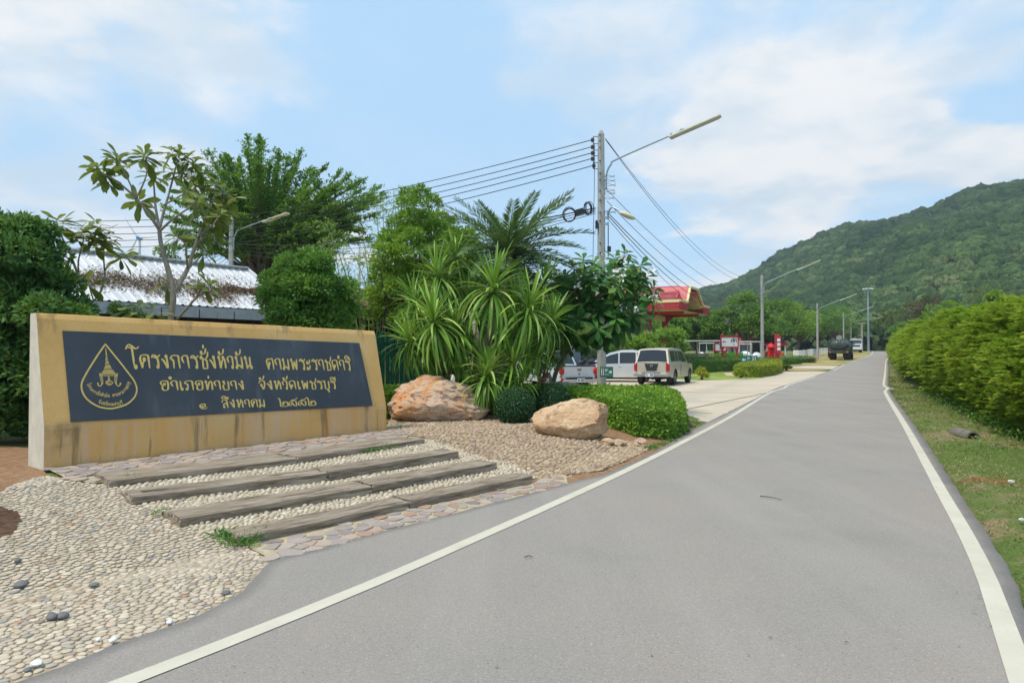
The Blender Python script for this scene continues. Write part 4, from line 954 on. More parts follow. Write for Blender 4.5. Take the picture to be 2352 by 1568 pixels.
def rosettes(root, tips, meshes, mobj, nleaf, rs, limit=300, name='leaf', el=(-.35, .9)):
    items = []
    for (p, d, sc) in tips:
        d = unit(d); n = int(nleaf * rs.uniform(.8, 1.2)); a = np.array([1, 0, 0]) if abs(d[0]) < .8 else np.array([0, 1, 0]); e1 = unit(np.cross(d, a)); e2 = np.cross(d, e1)
        for i in range(n):
            ph = i * 2.399 + rs.uniform(-.25, .25); f = i / n; e = el[0] + (el[1] - el[0]) * f + rs.uniform(-.15, .15)
            D = (e1 * cos(ph) + e2 * sin(ph)) * cos(e) + d * sin(e); D = unit(D + np.array([0, 0, -.12])); q = p + d * (.1 * sc * (f - .5)) ; items.append((q, D, d, sc * (1.1 - .35 * f) * rs.uniform(.85, 1.12)))
    items.sort(key=lambda t: t[0][1])
    for q, D, d, s in items[:limit]: place(meshes[rs.randint(len(meshes))], name, root, orient(q, D, d, s))
    rest = items[limit:]
    if rest:
        VV, FF = [], []; o = 0
        for q, D, d, s in rest:
            me = meshes[rs.randint(len(meshes))]; M = np.array(orient(q, D, d, s)); co = np.array([v.co[:] for v in me.vertices]); co = co @ M[:3, :3].T + M[:3, 3]
            VV.append(co); FF += [tuple(i + o for i in pl.vertices) for pl in me.polygons]; o += len(co)
        V = np.concatenate(VV); r = np.repeat(rs.rand(len(rest)), len(FF) // len(rest)); ob = mesh_np('leaves', V, FF, mobj, root, rnd=r, smooth=True); ob['kind'] = 'stuff'
STOPL = [(0, (.10, .15, .03)), (.5, (.19, .25, .05)), (1, (.30, .33, .09))]
M_FL = leaf_obj_mat('olive_frangipani_leaf', STOPL, .3); M_FLs = leaf_obj_mat('olive_frangipani_leaf_mass', STOPL, .3, attr=True)
STOPD = [(0, (.02, .08, .02)), (.5, (.05, .16, .03)), (.9, (.09, .25, .05)), (1, (.26, .34, .07))]
M_FD = leaf_obj_mat('deep_frangipani_leaf', STOPD, .25, .5); M_FDs = leaf_obj_mat('deep_frangipani_leaf_mass', STOPD, .25, .5, attr=True)
def leafset(L, W, m, seed):
    out = []
    for i in range(4): me = frangi_leaf(L * (1 + .1 * (i - 1.5) / 1.5), W, 'leaf', seed + i); me.materials.append(m); out.append(me)
    return out
def limbs(mb, lines, Y, rs, n=7, thin=.66):
    tips = []
    for ln in lines:
        pts = [A(u, v, Y + dy) for u, v, dy, r in ln]; q = spl(np.array(pts), 4); rr = np.interp(np.linspace(0, 1, len(q)), np.linspace(0, 1, len(ln)), [l[3] for l in ln]) * thin; mb.tube(q, list(rr), n)
        tips.append((q[-1], unit(q[-1] - q[-4])))
    return tips
def flowers(root, spots, rs, L=.042, nm='flower_cluster'):
    for p in spots:
        mb = MB()
        for _ in range(9):
            c = p + rs.normal(0, .06, 3); d = unit(rs.normal(0, 1, 3) + (0, -.6, .5)); a = unit(np.cross(d, (1, .2, .1))); b = np.cross(d, a)
            for i in range(5): t = i * 2 * pi / 5; e = a * cos(t) + b * sin(t); f = a * cos(t + .9) + b * sin(t + .9); mb.quad(c, c + e * L * .7 + d * .01, c + (e + f) * L * .55 + d * .015, c + f * L * .55)
        mb.build(nm, plain('white_petal', (.80, .79, .72), .6, 0, .05), root)
rs = np.random.RandomState(31)
Yf = 11.4; b0 = A(392, 760, Yf); gz = float(zg(b0[0], b0[1]))
fr = thing('frangipani_tree', 'tall bare-limbed frangipani with olive leaf rosettes behind the middle of the wall', 'tree', (b0[0], b0[1], gz))
bl = MB(); b0_ = (392, 960, 0, .085)
L1 = [[(392, 960, 0, .09), (391, 760, 0, .080), (398, 670, 0, .075), (372, 570, 0, .055), (366, 525, 0, .05)],
      [(398, 672, 0, .07), (430, 620, .2, .055), (448, 565, .3, .045), (470, 510, .4, .035), (486, 455, .4, .022)],
      [(366, 527, 0, .045), (340, 490, -.2, .035), (312, 455, -.3, .03), (285, 430, -.4, .025), (262, 412, -.5, .02), (240, 400, -.5, .015)],
      [(366, 527, 0, .042), (358, 480, .2, .032), (355, 445, .3, .024), (352, 405, .3, .018)], [(366, 527, 0, .04), (378, 480, .1, .032), (392, 430, .2, .026), (405, 380, .2, .02), (412, 355, .2, .016)],
      [(368, 530, 0, .035), (395, 505, -.3, .028), (430, 480, -.4, .02), (452, 462, -.4, .015)], [(312, 455, -.3, .026), (300, 425, -.2, .02), (285, 395, -.2, .018), (272, 372, -.2, .014)],
      [(312, 457, -.3, .026), (330, 420, -.5, .02), (338, 390, -.5, .015), (335, 362, -.5, .012)], [(378, 470, .1, .025), (405, 455, -.1, .02), (430, 440, -.2, .014)], [(355, 478, .2, .025), (335, 468, .5, .018), (318, 462, .6, .014)],
      [(470, 512, .4, .03), (500, 480, .5, .022), (512, 440, .5, .016)], [(455, 545, .3, .03), (485, 520, 0, .022), (505, 495, 0, .016)], [(432, 618, .2, .03), (428, 585, -.1, .024), (425, 560, -.2, .018), (408, 545, -.3, .014)],
      [(450, 560, .3, .03), (475, 545, .4, .02), (492, 540, .4, .014)], [(470, 512, .4, .028), (455, 470, .6, .02), (448, 425, .7, .016)],
      [(405, 735, 0, .035), (440, 695, -.2, .028), (462, 665, -.3, .02), (470, 650, -.3, .015)], [(440, 695, -.2, .024), (465, 672, -.4, .018), (478, 660, -.4, .014)], [(392, 720, 0, .02), (380, 690, .3, .015), (385, 655, .3, .012)],
      [(430, 620, .2, .025), (450, 600, .5, .02), (470, 580, .6, .014)]]
tp = limbs(bl, L1, Yf, rs); bl.build('trunk', B_GREY, fr, smooth=True)
tips = [(p, unit(d + np.array([0, 0, .3])), .95) for p, d in tp[1:]]
for (u, v, dy) in ((225, 385, -.5), (268, 362, -.2), (395, 350, .2), (330, 360, -.5), (445, 380, .3), (432, 365, .3), (495, 425, .4), (522, 455, .5), (470, 440, .5), (515, 480, .4), (490, 500, .2), (420, 400, .3), (395, 395, 0), (500, 515, .3), (455, 480, 0), (250, 415, -.4), (455, 405, .5)): tips.append((A(u, v, Yf + dy), unit(np.array([rs.uniform(-.5, .5), rs.uniform(-.5, .3), 1])), .9))
rosettes(fr, tips, leafset(.33, .13, M_FL, 1), M_FLs, 12, rs)
flowers(fr, [A(415, 372, Yf), A(432, 400, Yf + .1)], rs)
Yf2 = 10.6; b1 = A(218, 770, Yf2); gz = float(zg(b1[0], b1[1])); fr2 = thing('frangipani_tree', 'smaller sparse frangipani with pale thin stems beside the tall dark bush', 'tree', (b1[0], b1[1], gz)); bl = MB()
L2 = [[(235, 960, 0, .05), (218, 745, 0, .045), (200, 700, 0, .038), (182, 640, 0, .03), (160, 580, -.1, .025), (140, 540, -.1, .02), (130, 510, -.1, .015)], [(200, 702, 0, .03), (225, 680, .1, .026), (240, 640, .1, .022), (238, 590, .2, .018), (240, 540, .2, .014)],
      [(182, 640, 0, .024), (180, 600, .2, .02), (190, 560, .3, .015), (192, 540, .3, .012)], [(240, 620, .1, .02), (262, 600, -.1, .016), (282, 590, -.1, .012)], [(215, 690, 0, .018), (207, 665, -.2, .014), (202, 650, -.2, .01)], [(238, 590, .2, .016), (220, 570, 0, .012), (215, 555, 0, .01)]]
tp = limbs(bl, L2, Yf2, rs); bl.build('trunk', B_GREY, fr2, smooth=True)
tips = [(p, unit(d + np.array([0, 0, .4])), .95) for p, d in tp] + [(A(u, v, Yf2), np.array([rs.uniform(-.3, .3), -.2, 1]), .95) for u, v in ((205, 530), (222, 518), (235, 560), (175, 545), (145, 515), (218, 545), (290, 585), (290, 710), (318, 712), (350, 715))]
rosettes(fr2, tips, leafset(.31, .125, M_FL, 9), M_FLs, 10, rs)
# dark frangipani with white flowers in the bed
Yf3 = 16.6; b3 = A(1275, 870, Yf3); gz = float(zg(b3[0], b3[1])); fr3 = thing('frangipani_tree', 'broad dark green frangipani with white flowers beside the concrete pole', 'tree', (b3[0], b3[1], gz)); bl = MB()
L3 = [[(1262, 935, 0, .09), (1275, 860, 0, .085), (1300, 810, 0, .075), (1335, 750, 0, .06), (1370, 700, 0, .05), (1400, 640, 0, .03)], [(1300, 812, 0, .05), (1330, 790, -.4, .04), (1370, 775, -.7, .025), (1385, 760, -.7, .02)], [(1335, 752, 0, .045), (1390, 720, .3, .035), (1440, 690, .3, .03), (1490, 690, .2, .015)],
      [(1312, 790, 0, .05), (1325, 700, .5, .035), (1350, 620, .6, .02)], [(1222, 860, .2, .04), (1228, 800, .2, .035), (1245, 720, .3, .03), (1275, 650, .4, .02)], [(1345, 740, 0, .03), (1330, 690, -.5, .02), (1310, 650, -.6, .015)]]
limbs(bl, L3, Yf3, rs); bl.build('trunk', bark('spotted_bark', (.10, .08, .06), (.30, .26, .20), 9), fr3, smooth=True)
tips = []
spots3 = [(1340, 600), (1318, 615), (1365, 608), (1412, 595), (1435, 585), (1395, 640), (1440, 612), (1470, 612), (1482, 640), (1455, 650), (1420, 655), (1360, 650), (1335, 655), (1310, 660), (1300, 640), (1280, 650), (1300, 700), (1330, 690), (1360, 690), (1390, 690), (1420, 690), (1450, 690),
          (1500, 690), (1498, 668), (1470, 710), (1445, 725), (1415, 735), (1385, 730), (1355, 735), (1325, 735), (1295, 735), (1270, 720), (1265, 690), (1290, 765), (1320, 770), (1350, 760), (1372, 765), (1345, 785), (1300, 790), (1395, 755), (1430, 745), (1380, 625), (1350, 630), (1405, 670), (1375, 715), (1462, 675), (1435, 705), (1310, 720), (1280, 700), (1255, 740), (1275, 775), (1388, 775)]
spots3 = spots3 + [(rs.uniform(1275, 1480), rs.uniform(630, 770)) for _ in range(34)]
for u, v in spots3: tips.append((A(u, v, Yf3 + rs.uniform(-1.3, 1.0)), unit(np.array([(u - 1380) / 160 + rs.uniform(-.3, .3), rs.uniform(-1, .1), (740 - v) / 120 + .3])), 1.05))
rosettes(fr3, tips, leafset(.38, .145, M_FD, 20), M_FDs, 16, rs, el=(-.5, .8))
flowers(fr3, [A(u, v, 15.4) for u, v in ((1430, 590), (1440, 598), (1423, 622), (1495, 622), (1415, 667), (1434, 710), (1462, 712), (1502, 684), (1380, 590), (1330, 655))], rs)

# ------------------------------------------------------------------ dracaena clump
def strap(L, W, bend, name):
    mb = MB(); k = 7
    for i in range(k):
        t = i / (k - 1); a = bend * t * t; w = W * .5 * np.interp(t, [0, .1, .5, .85, 1], [.5, .85, 1, .6, .04]); y = L * (t - .18 * bend * t ** 3); z = -L * .5 * a
        for s, zz in ((-1, .25 * w), (0, -.1 * w), (1, .25 * w)): mb.v.append((s * w, y, z + zz))
    for i in range(k - 1):
        for j in range(2): mb.face((i * 3 + j, i * 3 + j + 1, (i + 1) * 3 + j + 1, (i + 1) * 3 + j))
    me = bpy.data.meshes.new(name); me.from_pydata(mb.v, [], mb.f); me.polygons.foreach_set('use_smooth', [True] * len(mb.f)); return me
STD = [(0, (.08, .20, .02)), (.45, (.16, .33, .04)), (.8, (.28, .46, .07)), (1, (.46, .58, .16))]
M_DR = leaf_obj_mat('strap_leaf', STD, .25, .35); M_DRs = leaf_obj_mat('strap_leaf_mass', STD, .25, .35, attr=True)
rs = np.random.RandomState(77); Yd = 14.2; bd = G3(-.95, Yd); dr = thing('dracaena_clump', 'large clump of dracaena with strap leaves on thick bent grey stems behind the big boulder', 'plant', bd)
st_m = []
for i, bnd in enumerate((.25, .5, .9, 1.3, 1.7, .7)): me = strap(.80, .050, bnd, 'leaf'); me.materials.append(M_DR); st_m.append(me)
heads = [(1132, 672, -.9, 1.25), (1008, 640, .3, 1.05), (1050, 600, .9, .95), (958, 700, .2, 1.0), (1000, 745, -1.0, 1.15), (1050, 770, -.6, 1.0), (1180, 700, .5, 1.0), (1212, 715, -.8, 1.15), (1262, 745, -.2, 1.0), (1245, 660, .7, .95), (945, 790, -.3, 1.0), (985, 800, -.2, .9),
         (1120, 860, -1.1, .95), (1175, 840, -.9, .9), (1080, 700, .6, 1.0), (1230, 800, 0, .9), (1155, 760, .3, .9), (1060, 830, -.5, .8), (1195, 880, -1.0, .7), (1020, 690, .8, .9), (1100, 760, .9, .9), (905 + 60, 745, .5, .9), (1110, 880, -1.2, .7)]
stems = MB()
SL3 = [[(1075, 930, 0, .11), (1050, 850, -.2, .10), (1020, 800, -.4, .085), (1000, 760, -.9, .06)], [(1085, 925, 0, .11), (1098, 830, -.2, .10), (1115, 790, -.5, .085), (1128, 745, -.9, .07), (1132, 680, -.9, .05)], [(1098, 830, -.2, .08), (1095, 770, -.2, .07), (1080, 720, .4, .05)],
       [(1110, 930, 0, .10), (1150, 850, -.3, .09), (1185, 790, -.6, .08), (1208, 745, -.8, .06), (1212, 722, -.8, .05)], [(1150, 850, -.3, .08), (1200, 810, 0, .07), (1255, 760, -.2, .05)], [(1052, 855, -.2, .08), (1000, 838, 0, .07), (955, 810, -.2, .05), (950, 790, -.3, .04)], [(1080, 930, .2, .09), (1060, 800, .5, .08), (1010, 700, .4, .06), (1008, 650, .3, .04)],
       [(1090, 920, .2, .09), (1160, 800, .6, .07), (1185, 715, .5, .05)], [(1110, 930, .1, .08), (1120, 890, -.6, .06), (1120, 865, -1.1, .05)], [(1110, 930, .1, .07), (1160, 880, -.6, .06), (1178, 850, -.9, .05)], [(1050, 850, .3, .07), (980, 780, .3, .06), (958, 720, .2, .04)]]
for ln in SL3:
    q = spl(np.array([A(u, v, Yd + dy) for u, v, dy, r in ln]), 5); rr = np.interp(np.linspace(0, 1, len(q)), np.linspace(0, 1, len(ln)), [l[3] for l in ln]); rr = [r * (1 + .10 * sin(i * 2.7)) for i, r in enumerate(rr)]; stems.tube(q, rr, 9)
stems.build('stem', bark('ringed_bark', (.22, .18, .15), (.44, .39, .34), 12), dr, smooth=True)
items = []
for (u, v, dy, sc) in heads:
    c = A(u, v, Yd + dy); n = 92; d = unit(np.array([(u - 1100) / 420, -.12, 1.0]))
    e1 = unit(np.cross(d, (0, 1, 0.2))); e2 = np.cross(d, e1)
    for i in range(n):
        ph = i * 2.399 + rs.uniform(-.2, .2); f = i / n; e = np.interp(f, [0, .35, .7, 1], [-1.15, -.25, .55, 1.35]) + rs.uniform(-.12, .12); D = (e1 * cos(ph) + e2 * sin(ph)) * cos(e) + d * sin(e)
        bi = int(np.clip(np.interp(f, [0, .4, .7, 1], [1, 4, 2, 0]) + rs.randint(-1, 2), 0, 5)); items.append((c + d * .22 * (f - .5) * sc, D, d, sc * rs.uniform(.8, 1.1), bi))
order = sorted(range(len(items)), key=lambda i: items[i][0][1])
for i in order[:300]: q, D, d, s, bi = items[i]; place(st_m[bi], 'leaf', dr, orient(q, D, d, s))
VV, FF = [], []; o = 0
for i in order[300:]:
    q, D, d, s, bi = items[i]; me = st_m[bi]; M = np.array(orient(q, D, d, s)); co = np.array([v.co[:] for v in me.vertices]); co = co @ M[:3, :3].T + M[:3, 3]; VV.append(co); FF += [tuple(k + o for k in pl.vertices) for pl in me.polygons]; o += len(co)
nr = len(order) - 300; ob = mesh_np('leaves', np.concatenate(VV), FF, M_DRs, dr, rnd=np.repeat(rs.rand(nr), len(FF) // nr), smooth=True); ob['kind'] = 'stuff'

# ------------------------------------------------------------------ date palm
def frond(L, bend, name, seed):
    rs = np.random.RandomState(seed); mb = MB(); k = 12; pts = []
    for i in range(k): t = i / (k - 1); a = bend * t; pts.append(np.array([0, L * (t - .16 * bend * bend * t ** 3), -L * .5 * bend * t * t]))
    mb.rv = .9; mb.tube(pts, [.018 * (1 - .8 * i / k) for i in range(k)], 3, False); n = 62; q = np.array(pts); Ps, Ds, Ns, Ls = [], [], [], []
    for i in range(n):
        t = .06 + .93 * i / n; x = t * (k - 1); j = int(min(x, k - 2)); f = x - j; p = q[j] * (1 - f) + q[j + 1] * f; d = unit(q[j + 1] - q[j])
        for s in (-1, 1):
            side = np.array([s, 0, 0]); up = np.array([0, -d[2], d[1]]); D = unit(side * .75 + d * (.55 + .35 * t) + up * rs.uniform(-.1, .45)); Ps.append(p); Ds.append(D); Ns.append(unit(up + side * -.3 * s)); Ls.append(L * .16 * np.interp(t, [0, .15, .6, 1], [.5, 1, .95, .55]) * rs.uniform(.85, 1.1))
    V, Fq = leaves(np.array(Ps), np.array(Ds), np.array(Ns), np.array(Ls), np.array(Ls) * .10 + .006); o = len(mb.v); mb.v += [tuple(v) for v in V]; mb.rv = .4
    for f in Fq: mb.face([int(i) + o for i in f])
    me = bpy.data.meshes.new(name); me.from_pydata(mb.v, [], mb.f); return me
STP = [(0, (.07, .14, .045)), (.6, (.14, .23, .085)), (.93, (.17, .25, .10)), (1, (.22, .24, .11))]
M_PF = leaf_obj_mat('palm_frond', STP, .15, .5); fm = []
for i, bd_ in enumerate((.35, .7, 1.0, 1.35, .55)): me = frond(1.95, bd_ * 1.1, 'frond', i); me.materials.append(M_PF); fm.append(me)
rs = np.random.RandomState(5); cp = A(1166, 600, 15.6); pr = thing('palm_tree', 'date palm with a feathery grey-green crown rising behind the dracaena', 'palm tree', (cp[0], cp[1], float(zg(cp[0], cp[1]))))
tk = MB(); zz0 = float(zg(cp[0], cp[1]))
tk.tube([(cp[0], cp[1], zz0 - .1 + (cp[2] - zz0) * t) for t in np.linspace(0, 1, 16)], [.16 + .03 * (i % 2) for i in range(16)], 9); tk.build('trunk', B_BRN, pr)
for i in range(70):
    ph = i * 2.399; f = i / 70; e = np.interp(f, [0, .3, .7, 1], [-.7, -.15, .35, 1.05]) + rs.uniform(-.1, .1); D = np.array([cos(ph) * cos(e), sin(ph) * cos(e), sin(e)]); bi = [3, 2, 1, 4, 0][min(4, int(f * 5))]
    place(fm[bi], 'frond', pr, orient(cp + np.array([0, 0, .25 * f]), D, (0, 0, 1) if e < 1.2 else (cos(ph), sin(ph), .3), rs.uniform(.82, 1.08)))

# ------------------------------------------------------------------ wide layered tree behind the shed
def plume_tree():
    rs = np.random.RandomState(14); Y = 36.0; base = A(590, 700, Y); g0 = float(zg(base[0], base[1])); root = thing('spreading_tree', 'big fan-shaped tree with layered feathery boughs rising behind the white roof', 'tree', (base[0], base[1], g0))
    tk = MB(); src = A(600, 690, Y); tk.tube([(src[0], src[1], g0 - .2), tuple(src), tuple(A(598, 640, Y))], [.28, .24, .16], 8)
    # boughs: end points of the plumes; all spring from the stems near the crown's foot
    ends = [(568, 318), (600, 322), (640, 352), (520, 362), (480, 350), (450, 385), (420, 420), (400, 460), (385, 500), (410, 530), (450, 560), (690, 350), (712, 392), (745, 385), (765, 432), (730, 420), (660, 400), (620, 380), (585, 372), (550, 372), (510, 400), (800, 405), (830, 415), (870, 432), (850, 455), (835, 480), (800, 470),
            (770, 470), (815, 500), (790, 520), (820, 530), (760, 520), (780, 545), (740, 560), (720, 480), (690, 440), (650, 450), (610, 430), (570, 420), (540, 440), (500, 450), (470, 470), (470, 520), (510, 500), (560, 480), (600, 490), (640, 510), (690, 520), (700, 560), (730, 600), (700, 610), (660, 570), (560, 540), (520, 560), (590, 555), (640, 600), (745, 445), (705, 465)]
    PP, DD, RR = [], [], []
    ends = ends + [(u + rs.uniform(-34, 34), v + rs.uniform(4, 40)) for u, v in ends for _ in (0, 1)]
    for j, (u, v) in enumerate(ends):
        dy = rs.uniform(-2.6, 2.6); e = A(u, v, Y + dy); s = A(598 + rs.uniform(-14, 14), rs.uniform(600, 680), Y + rs.uniform(-.2, .2)); m = s * .45 + e * .55 + np.array([0, 0, .0]) + np.array([0, 0, .55 * abs(u - 600) / 200]); q = spl(np.array([s, m, e]), 9)
        L_ = float(np.linalg.norm(e - s)); tk.tube(q, list(np.interp(np.linspace(0, 1, len(q)), [0, .5, 1], [.09, .045, .008])), 4, False); rc = rs.rand()
        # twigs leave the outer bough to both sides, flattened like a feather
        for t in np.linspace(.42, 1, 12):
            i = min(len(q) - 2, int(t * (len(q) - 1))); p = q[i]; d = unit(q[i + 1] - q[i]); side = unit(np.cross(d, (0, 0, 1)) + rs.normal(0, .25, 3)); lt = L_ * .13 * (1.3 - t) + .12
            for sgn in (-1, 1, 0):
                tw = unit(d * .8 + side * sgn * 1.0 + (0, 0, .04)); n = 17; f = rs.rand(n); c = p + tw * (f * lt)[:, None] + rs.normal(0, .035 + .05 * lt * .5, (n, 3)) * (1, 1, .55); PP.append(c); DD.append(unit(tw + rs.normal(0, .6, (n, 3)))); RR.append(np.clip(.45 * rc + .55 * rs.rand(n), 0, 1))
    PP = np.concatenate(PP); DD = np.concatenate(DD); N = unit(np.array([0, 0, 1.0]) + rs.normal(0, .4, PP.shape)); V, Fq = leaves(PP, DD, N, .16 * rs.uniform(.7, 1.2, len(PP)), .08)
    tk.build('trunk', B_BRN, root); mesh_np('crown', V, Fq, L_BIG, root, rnd=np.concatenate(RR))
plume_tree()
def pt(u, v, Y): return A(u, v, Y)
def tree_at(name, label, u, vtop, Y, wpx, **k):
    c = A(u, vtop, Y); b = G3(c[0], Y); H = c[2] - b[2]; R = wpx / 2 / F * Y; return tree(name, label, b, H, R, **k)
# light green and bamboo-like growth between the fan tree and the palm
def light_tree():
    rs = np.random.RandomState(9); Y = 17.5; PBs = []; b = A(930, 800, Y); g0 = float(zg(b[0], b[1])); root = thing('loose_tree', 'loose yellow-green leafy tree left of the palm', 'tree', (b[0], b[1], g0)); C = []
    for v in np.arange(455, 760, 22):
        lo = np.interp(v, [440, 500, 560, 620, 700, 760], [955, 925, 890, 870, 850, 900]); hi = np.interp(v, [440, 500, 560, 620, 700, 760], [985, 1020, 1060, 1010, 960, 940])
        for u in np.arange(lo, hi, 24): C.append(A(u + rs.uniform(-9, 9), v + rs.uniform(-9, 9), Y + rs.uniform(-1.0, 1.0)))
    tk = MB()
    for k in range(9): e = C[rs.randint(len(C))]; s = np.array([b[0] + rs.uniform(-.3, .3), b[1], g0 - .1]); tk.tube([s, (s + e) / 2 + rs.normal(0, .15, 3), e], [.06, .04, .01], 5)
    tk.build('trunk', B_BRN, root); V, Fq, r = cluster(C, .26, 21000, .12, .045, rs, squash=.9, shell=.2); mesh_np('crown', V, Fq, L_LIGHT, root, rnd=r)
light_tree()
def bamboo():
    rs = np.random.RandomState(19); Y = 18.5; b = A(850, 780, Y); g0 = float(zg(b[0], b[1])); root = thing('bamboo_clump', 'thin arching bamboo canes with wispy pale leaves between the fan-shaped tree and the palm', 'bamboo', (b[0], b[1], g0)); cn = MB(); PP, DD = [], []
    for (u, v) in ((905, 440), (880, 470), (862, 445), (830, 520), (800, 560), (760, 540), (745, 510), (790, 590), (840, 590), (870, 560), (900, 520), (920, 480), (770, 620), (810, 640), (850, 650), (780, 690), (830, 700), (880, 640), (740, 560), (725, 600)):
        e = A(u, v, Y + rs.uniform(-.8, .8)); s = np.array([b[0] + rs.uniform(-.9, .9), b[1] + rs.uniform(-.3, .3), g0]); q = spl(np.array([s, s * .3 + e * .7 + (0, 0, .35), e]), 10); cn.tube(q, list(np.linspace(.022, .004, len(q))), 4, False)
        for t in np.linspace(.35, 1, 22):
            p = q[min(len(q) - 1, int(t * (len(q) - 1)))]; tw = unit(rs.normal(0, 1, 3) + (0, 0, .25)); lt = rs.uniform(.15, .42); n = 7
            cn.tube([p, p + tw * lt], [.004, .002], 3, False); PP.append(p + tw * (rs.uniform(.3, 1, n) * lt)[:, None] + rs.normal(0, .02, (n, 3))); DD.append(unit(tw + rs.normal(0, .7, (n, 3)) + (0, 0, -.2)))
    PP = np.concatenate(PP); DD = np.concatenate(DD); V, Fq = leaves(PP, DD, unit(rs.normal(0, 1, PP.shape)), .15, .022); mesh_np('foliage', V, Fq, L_BAMB, root, rnd=rs.rand(len(PP))); cn.build('cane', plain('bamboo_cane', (.25, .28, .10), .5), root)
bamboo()
tree_at('small_tree', 'small dark tree poking over the white roof ridge behind the frangipani', 372, 545, 24, 110, nl=5000, L=.10, ncl=22, mat=L_MID, seed=4, trunk=.5)
tree_at('leafy_tree', 'yellow-green broad-leaved tree just behind the palm crown', 1050, 482, 22, 170, nl=13000, L=.16, ncl=44, mat=L_LIGHT, seed=6, trunk=.3, clr=.24, loose=.4)
tree_at('leafy_tree', 'dense green tree filling the gap behind the dracaena and palm', 1020, 560, 24, 250, nl=17000, L=.17, ncl=40, mat=L_PAR, seed=61, trunk=.15)
tree_at('leafy_tree', 'shrubby green tree between the palm and the flowering frangipani', 1240, 650, 22, 170, nl=9000, L=.14, ncl=34, mat=L_MID, seed=62, trunk=.15)

# ------------------------------------------------------------------ light shrubs round the car park, clipped garden hedges, far trees
def bush_at(label, u, v, Y, wpx, hpx, mat, nl, L, seed, name='garden_shrub', group=None, zfix=None):
    rs = np.random.RandomState(seed); s = Y / F; c = A(u, v, Y); b = G3(c[0], Y); W_, H_ = wpx * s, hpx * s; PBs = []
    ztop = c[2]; zb = b[2]
    for _ in range(max(8, int(wpx * hpx / 130))):
        x = rs.uniform(-.42, .42) * W_; r = min(W_, ztop - zb) * rs.uniform(.14, .24) * (1.9 if wpx < 40 else 1); env = sqrt(max(0, 1 - (2 * x / W_) ** 2)) ** .6; z = zb + r * .5 + (ztop - zb - r * 1.1) * env * rs.uniform(.15, 1); PBs.append((c[0] + x, Y + rs.uniform(-.25, .25) * min(W_, 2.5), z, r))
    return bush(name, label, PBs, nl, L, L * .5, mat, seed, 'shrub', group, base=b)
GS = 'shrubs along the far side of the car park'
bush_at('light green shrub behind the white cars, left of the beige pickup', 1425, 760, 44, 90, 60, L_LIGHT, 3600, .13, 71, group=GS)
bush_at('yellowish green shrub directly above the beige pickup roof', 1478, 757, 43, 80, 60, L_LIGHT, 3600, .13, 72, group=GS)
bush_at('rounded green shrub behind the cab of the beige pickup', 1538, 748, 43, 80, 70, L_LIGHT, 4200, .13, 73, group=GS)
bush_at('dark green shrub partly hidden behind the pole', 1390, 765, 42, 70, 60, L_MID, 3000, .13, 74, group=GS)
# trees beyond the lawn and behind the white fence, from left to right
FT = [(1545, 722, 82, 90, L_PAR, 'leafy tree directly right of the pavilion eaves'), (1600, 716, 86, 100, L_MID, 'tree standing behind the golf carts'), (1650, 702, 84, 90, L_PAR, 'tree left of the second pole, behind the entrance sign'), (1717, 668, 82, 120, L_PAR, 'tallest roadside tree, just left of the second pole'),
      (1785, 682, 104, 120, L_PAR, 'tree behind the red post box'), (1835, 690, 118, 120, L_LIGHT, 'bright tree between the second and third poles'), (1880, 706, 140, 110, L_MID, 'tree standing behind the third pole'), (1920, 700, 162, 110, L_PAR, 'tree above the army tanker'), (1968, 726, 178, 90, L_PAR, 'tree behind the white tanker truck'),
      (1500, 735, 90, 110, L_MID, 'tree behind the pavilion columns'), (1440, 730, 90, 120, L_MID, 'tree left of the pavilion, behind the parked cars'), (1755, 720, 100, 110, L_MID, 'tree immediately behind the second pole')]
for i, (u, v, Y, w, m, lb) in enumerate(FT): tree_at('roadside_tree', lb, u, v, Y, w, nl=6500, L=.34, ncl=30, mat=m, seed=100 + i, trunk=.28, group='trees beyond the garden and the fence', clr=.30, loose=.15)
for i, (u, v, Y, w, m, lb) in enumerate(((2020, 716, 190, 90, L_MID, 'dark tree behind the floodlight mast'), (2060, 704, 175, 110, L_OLV, 'olive tree right of the floodlight mast'), (2105, 690, 160, 110, L_RED, 'reddish brown leaved tree above the tall hedge'), (2135, 672, 150, 90, L_RED, 'second reddish tree, taller, above the tall hedge'),
     (2170, 690, 140, 100, L_PAR, 'bright green tree right of the reddish trees'), (2215, 700, 120, 120, L_MID, 'dark round tree over the middle of the tall hedge'), (2290, 652, 100, 60, L_LIGHT, 'narrow light green tree rising above the tall hedge'), (2275, 640, 200, 150, L_OLV, 'olive tree against the hillside above the tall hedge'), (2350, 700, 120, 110, L_MID, 'dark tree at the right edge above the hedge'), (1990, 735, 210, 60, L_MID, 'small far tree left of the floodlight mast'), (2085, 735, 150, 90, L_MID, 'low dark tree at the far end of the road'))):
    tree_at('distant_tree', lb, u, v, Y, w, nl=5500, L=.42, ncl=28, mat=m, seed=200 + i, trunk=.2, group='trees over the far end of the tall hedge', bk=B_DARK)
GH = 'clipped hedges of the garden'
rs = np.random.RandomState(33)
hedge_poly('garden_hedge', 'long dark clipped hedge on the far side of the lawn', [(10.5, 47.4), (22.3, 57.5), (21.8, 58.4), (10, 48.4)], .95, L_MID, 110, .11, .055, rs, .2, .03, GH)
hedge_poly('garden_hedge', 'second dark hedge row below the entrance signs', [(13.5, 54.2), (21.4, 61.4), (20.8, 62.4), (13, 55.2)], 1.15, L_MID, 110, .12, .06, rs, .2, .03, GH)
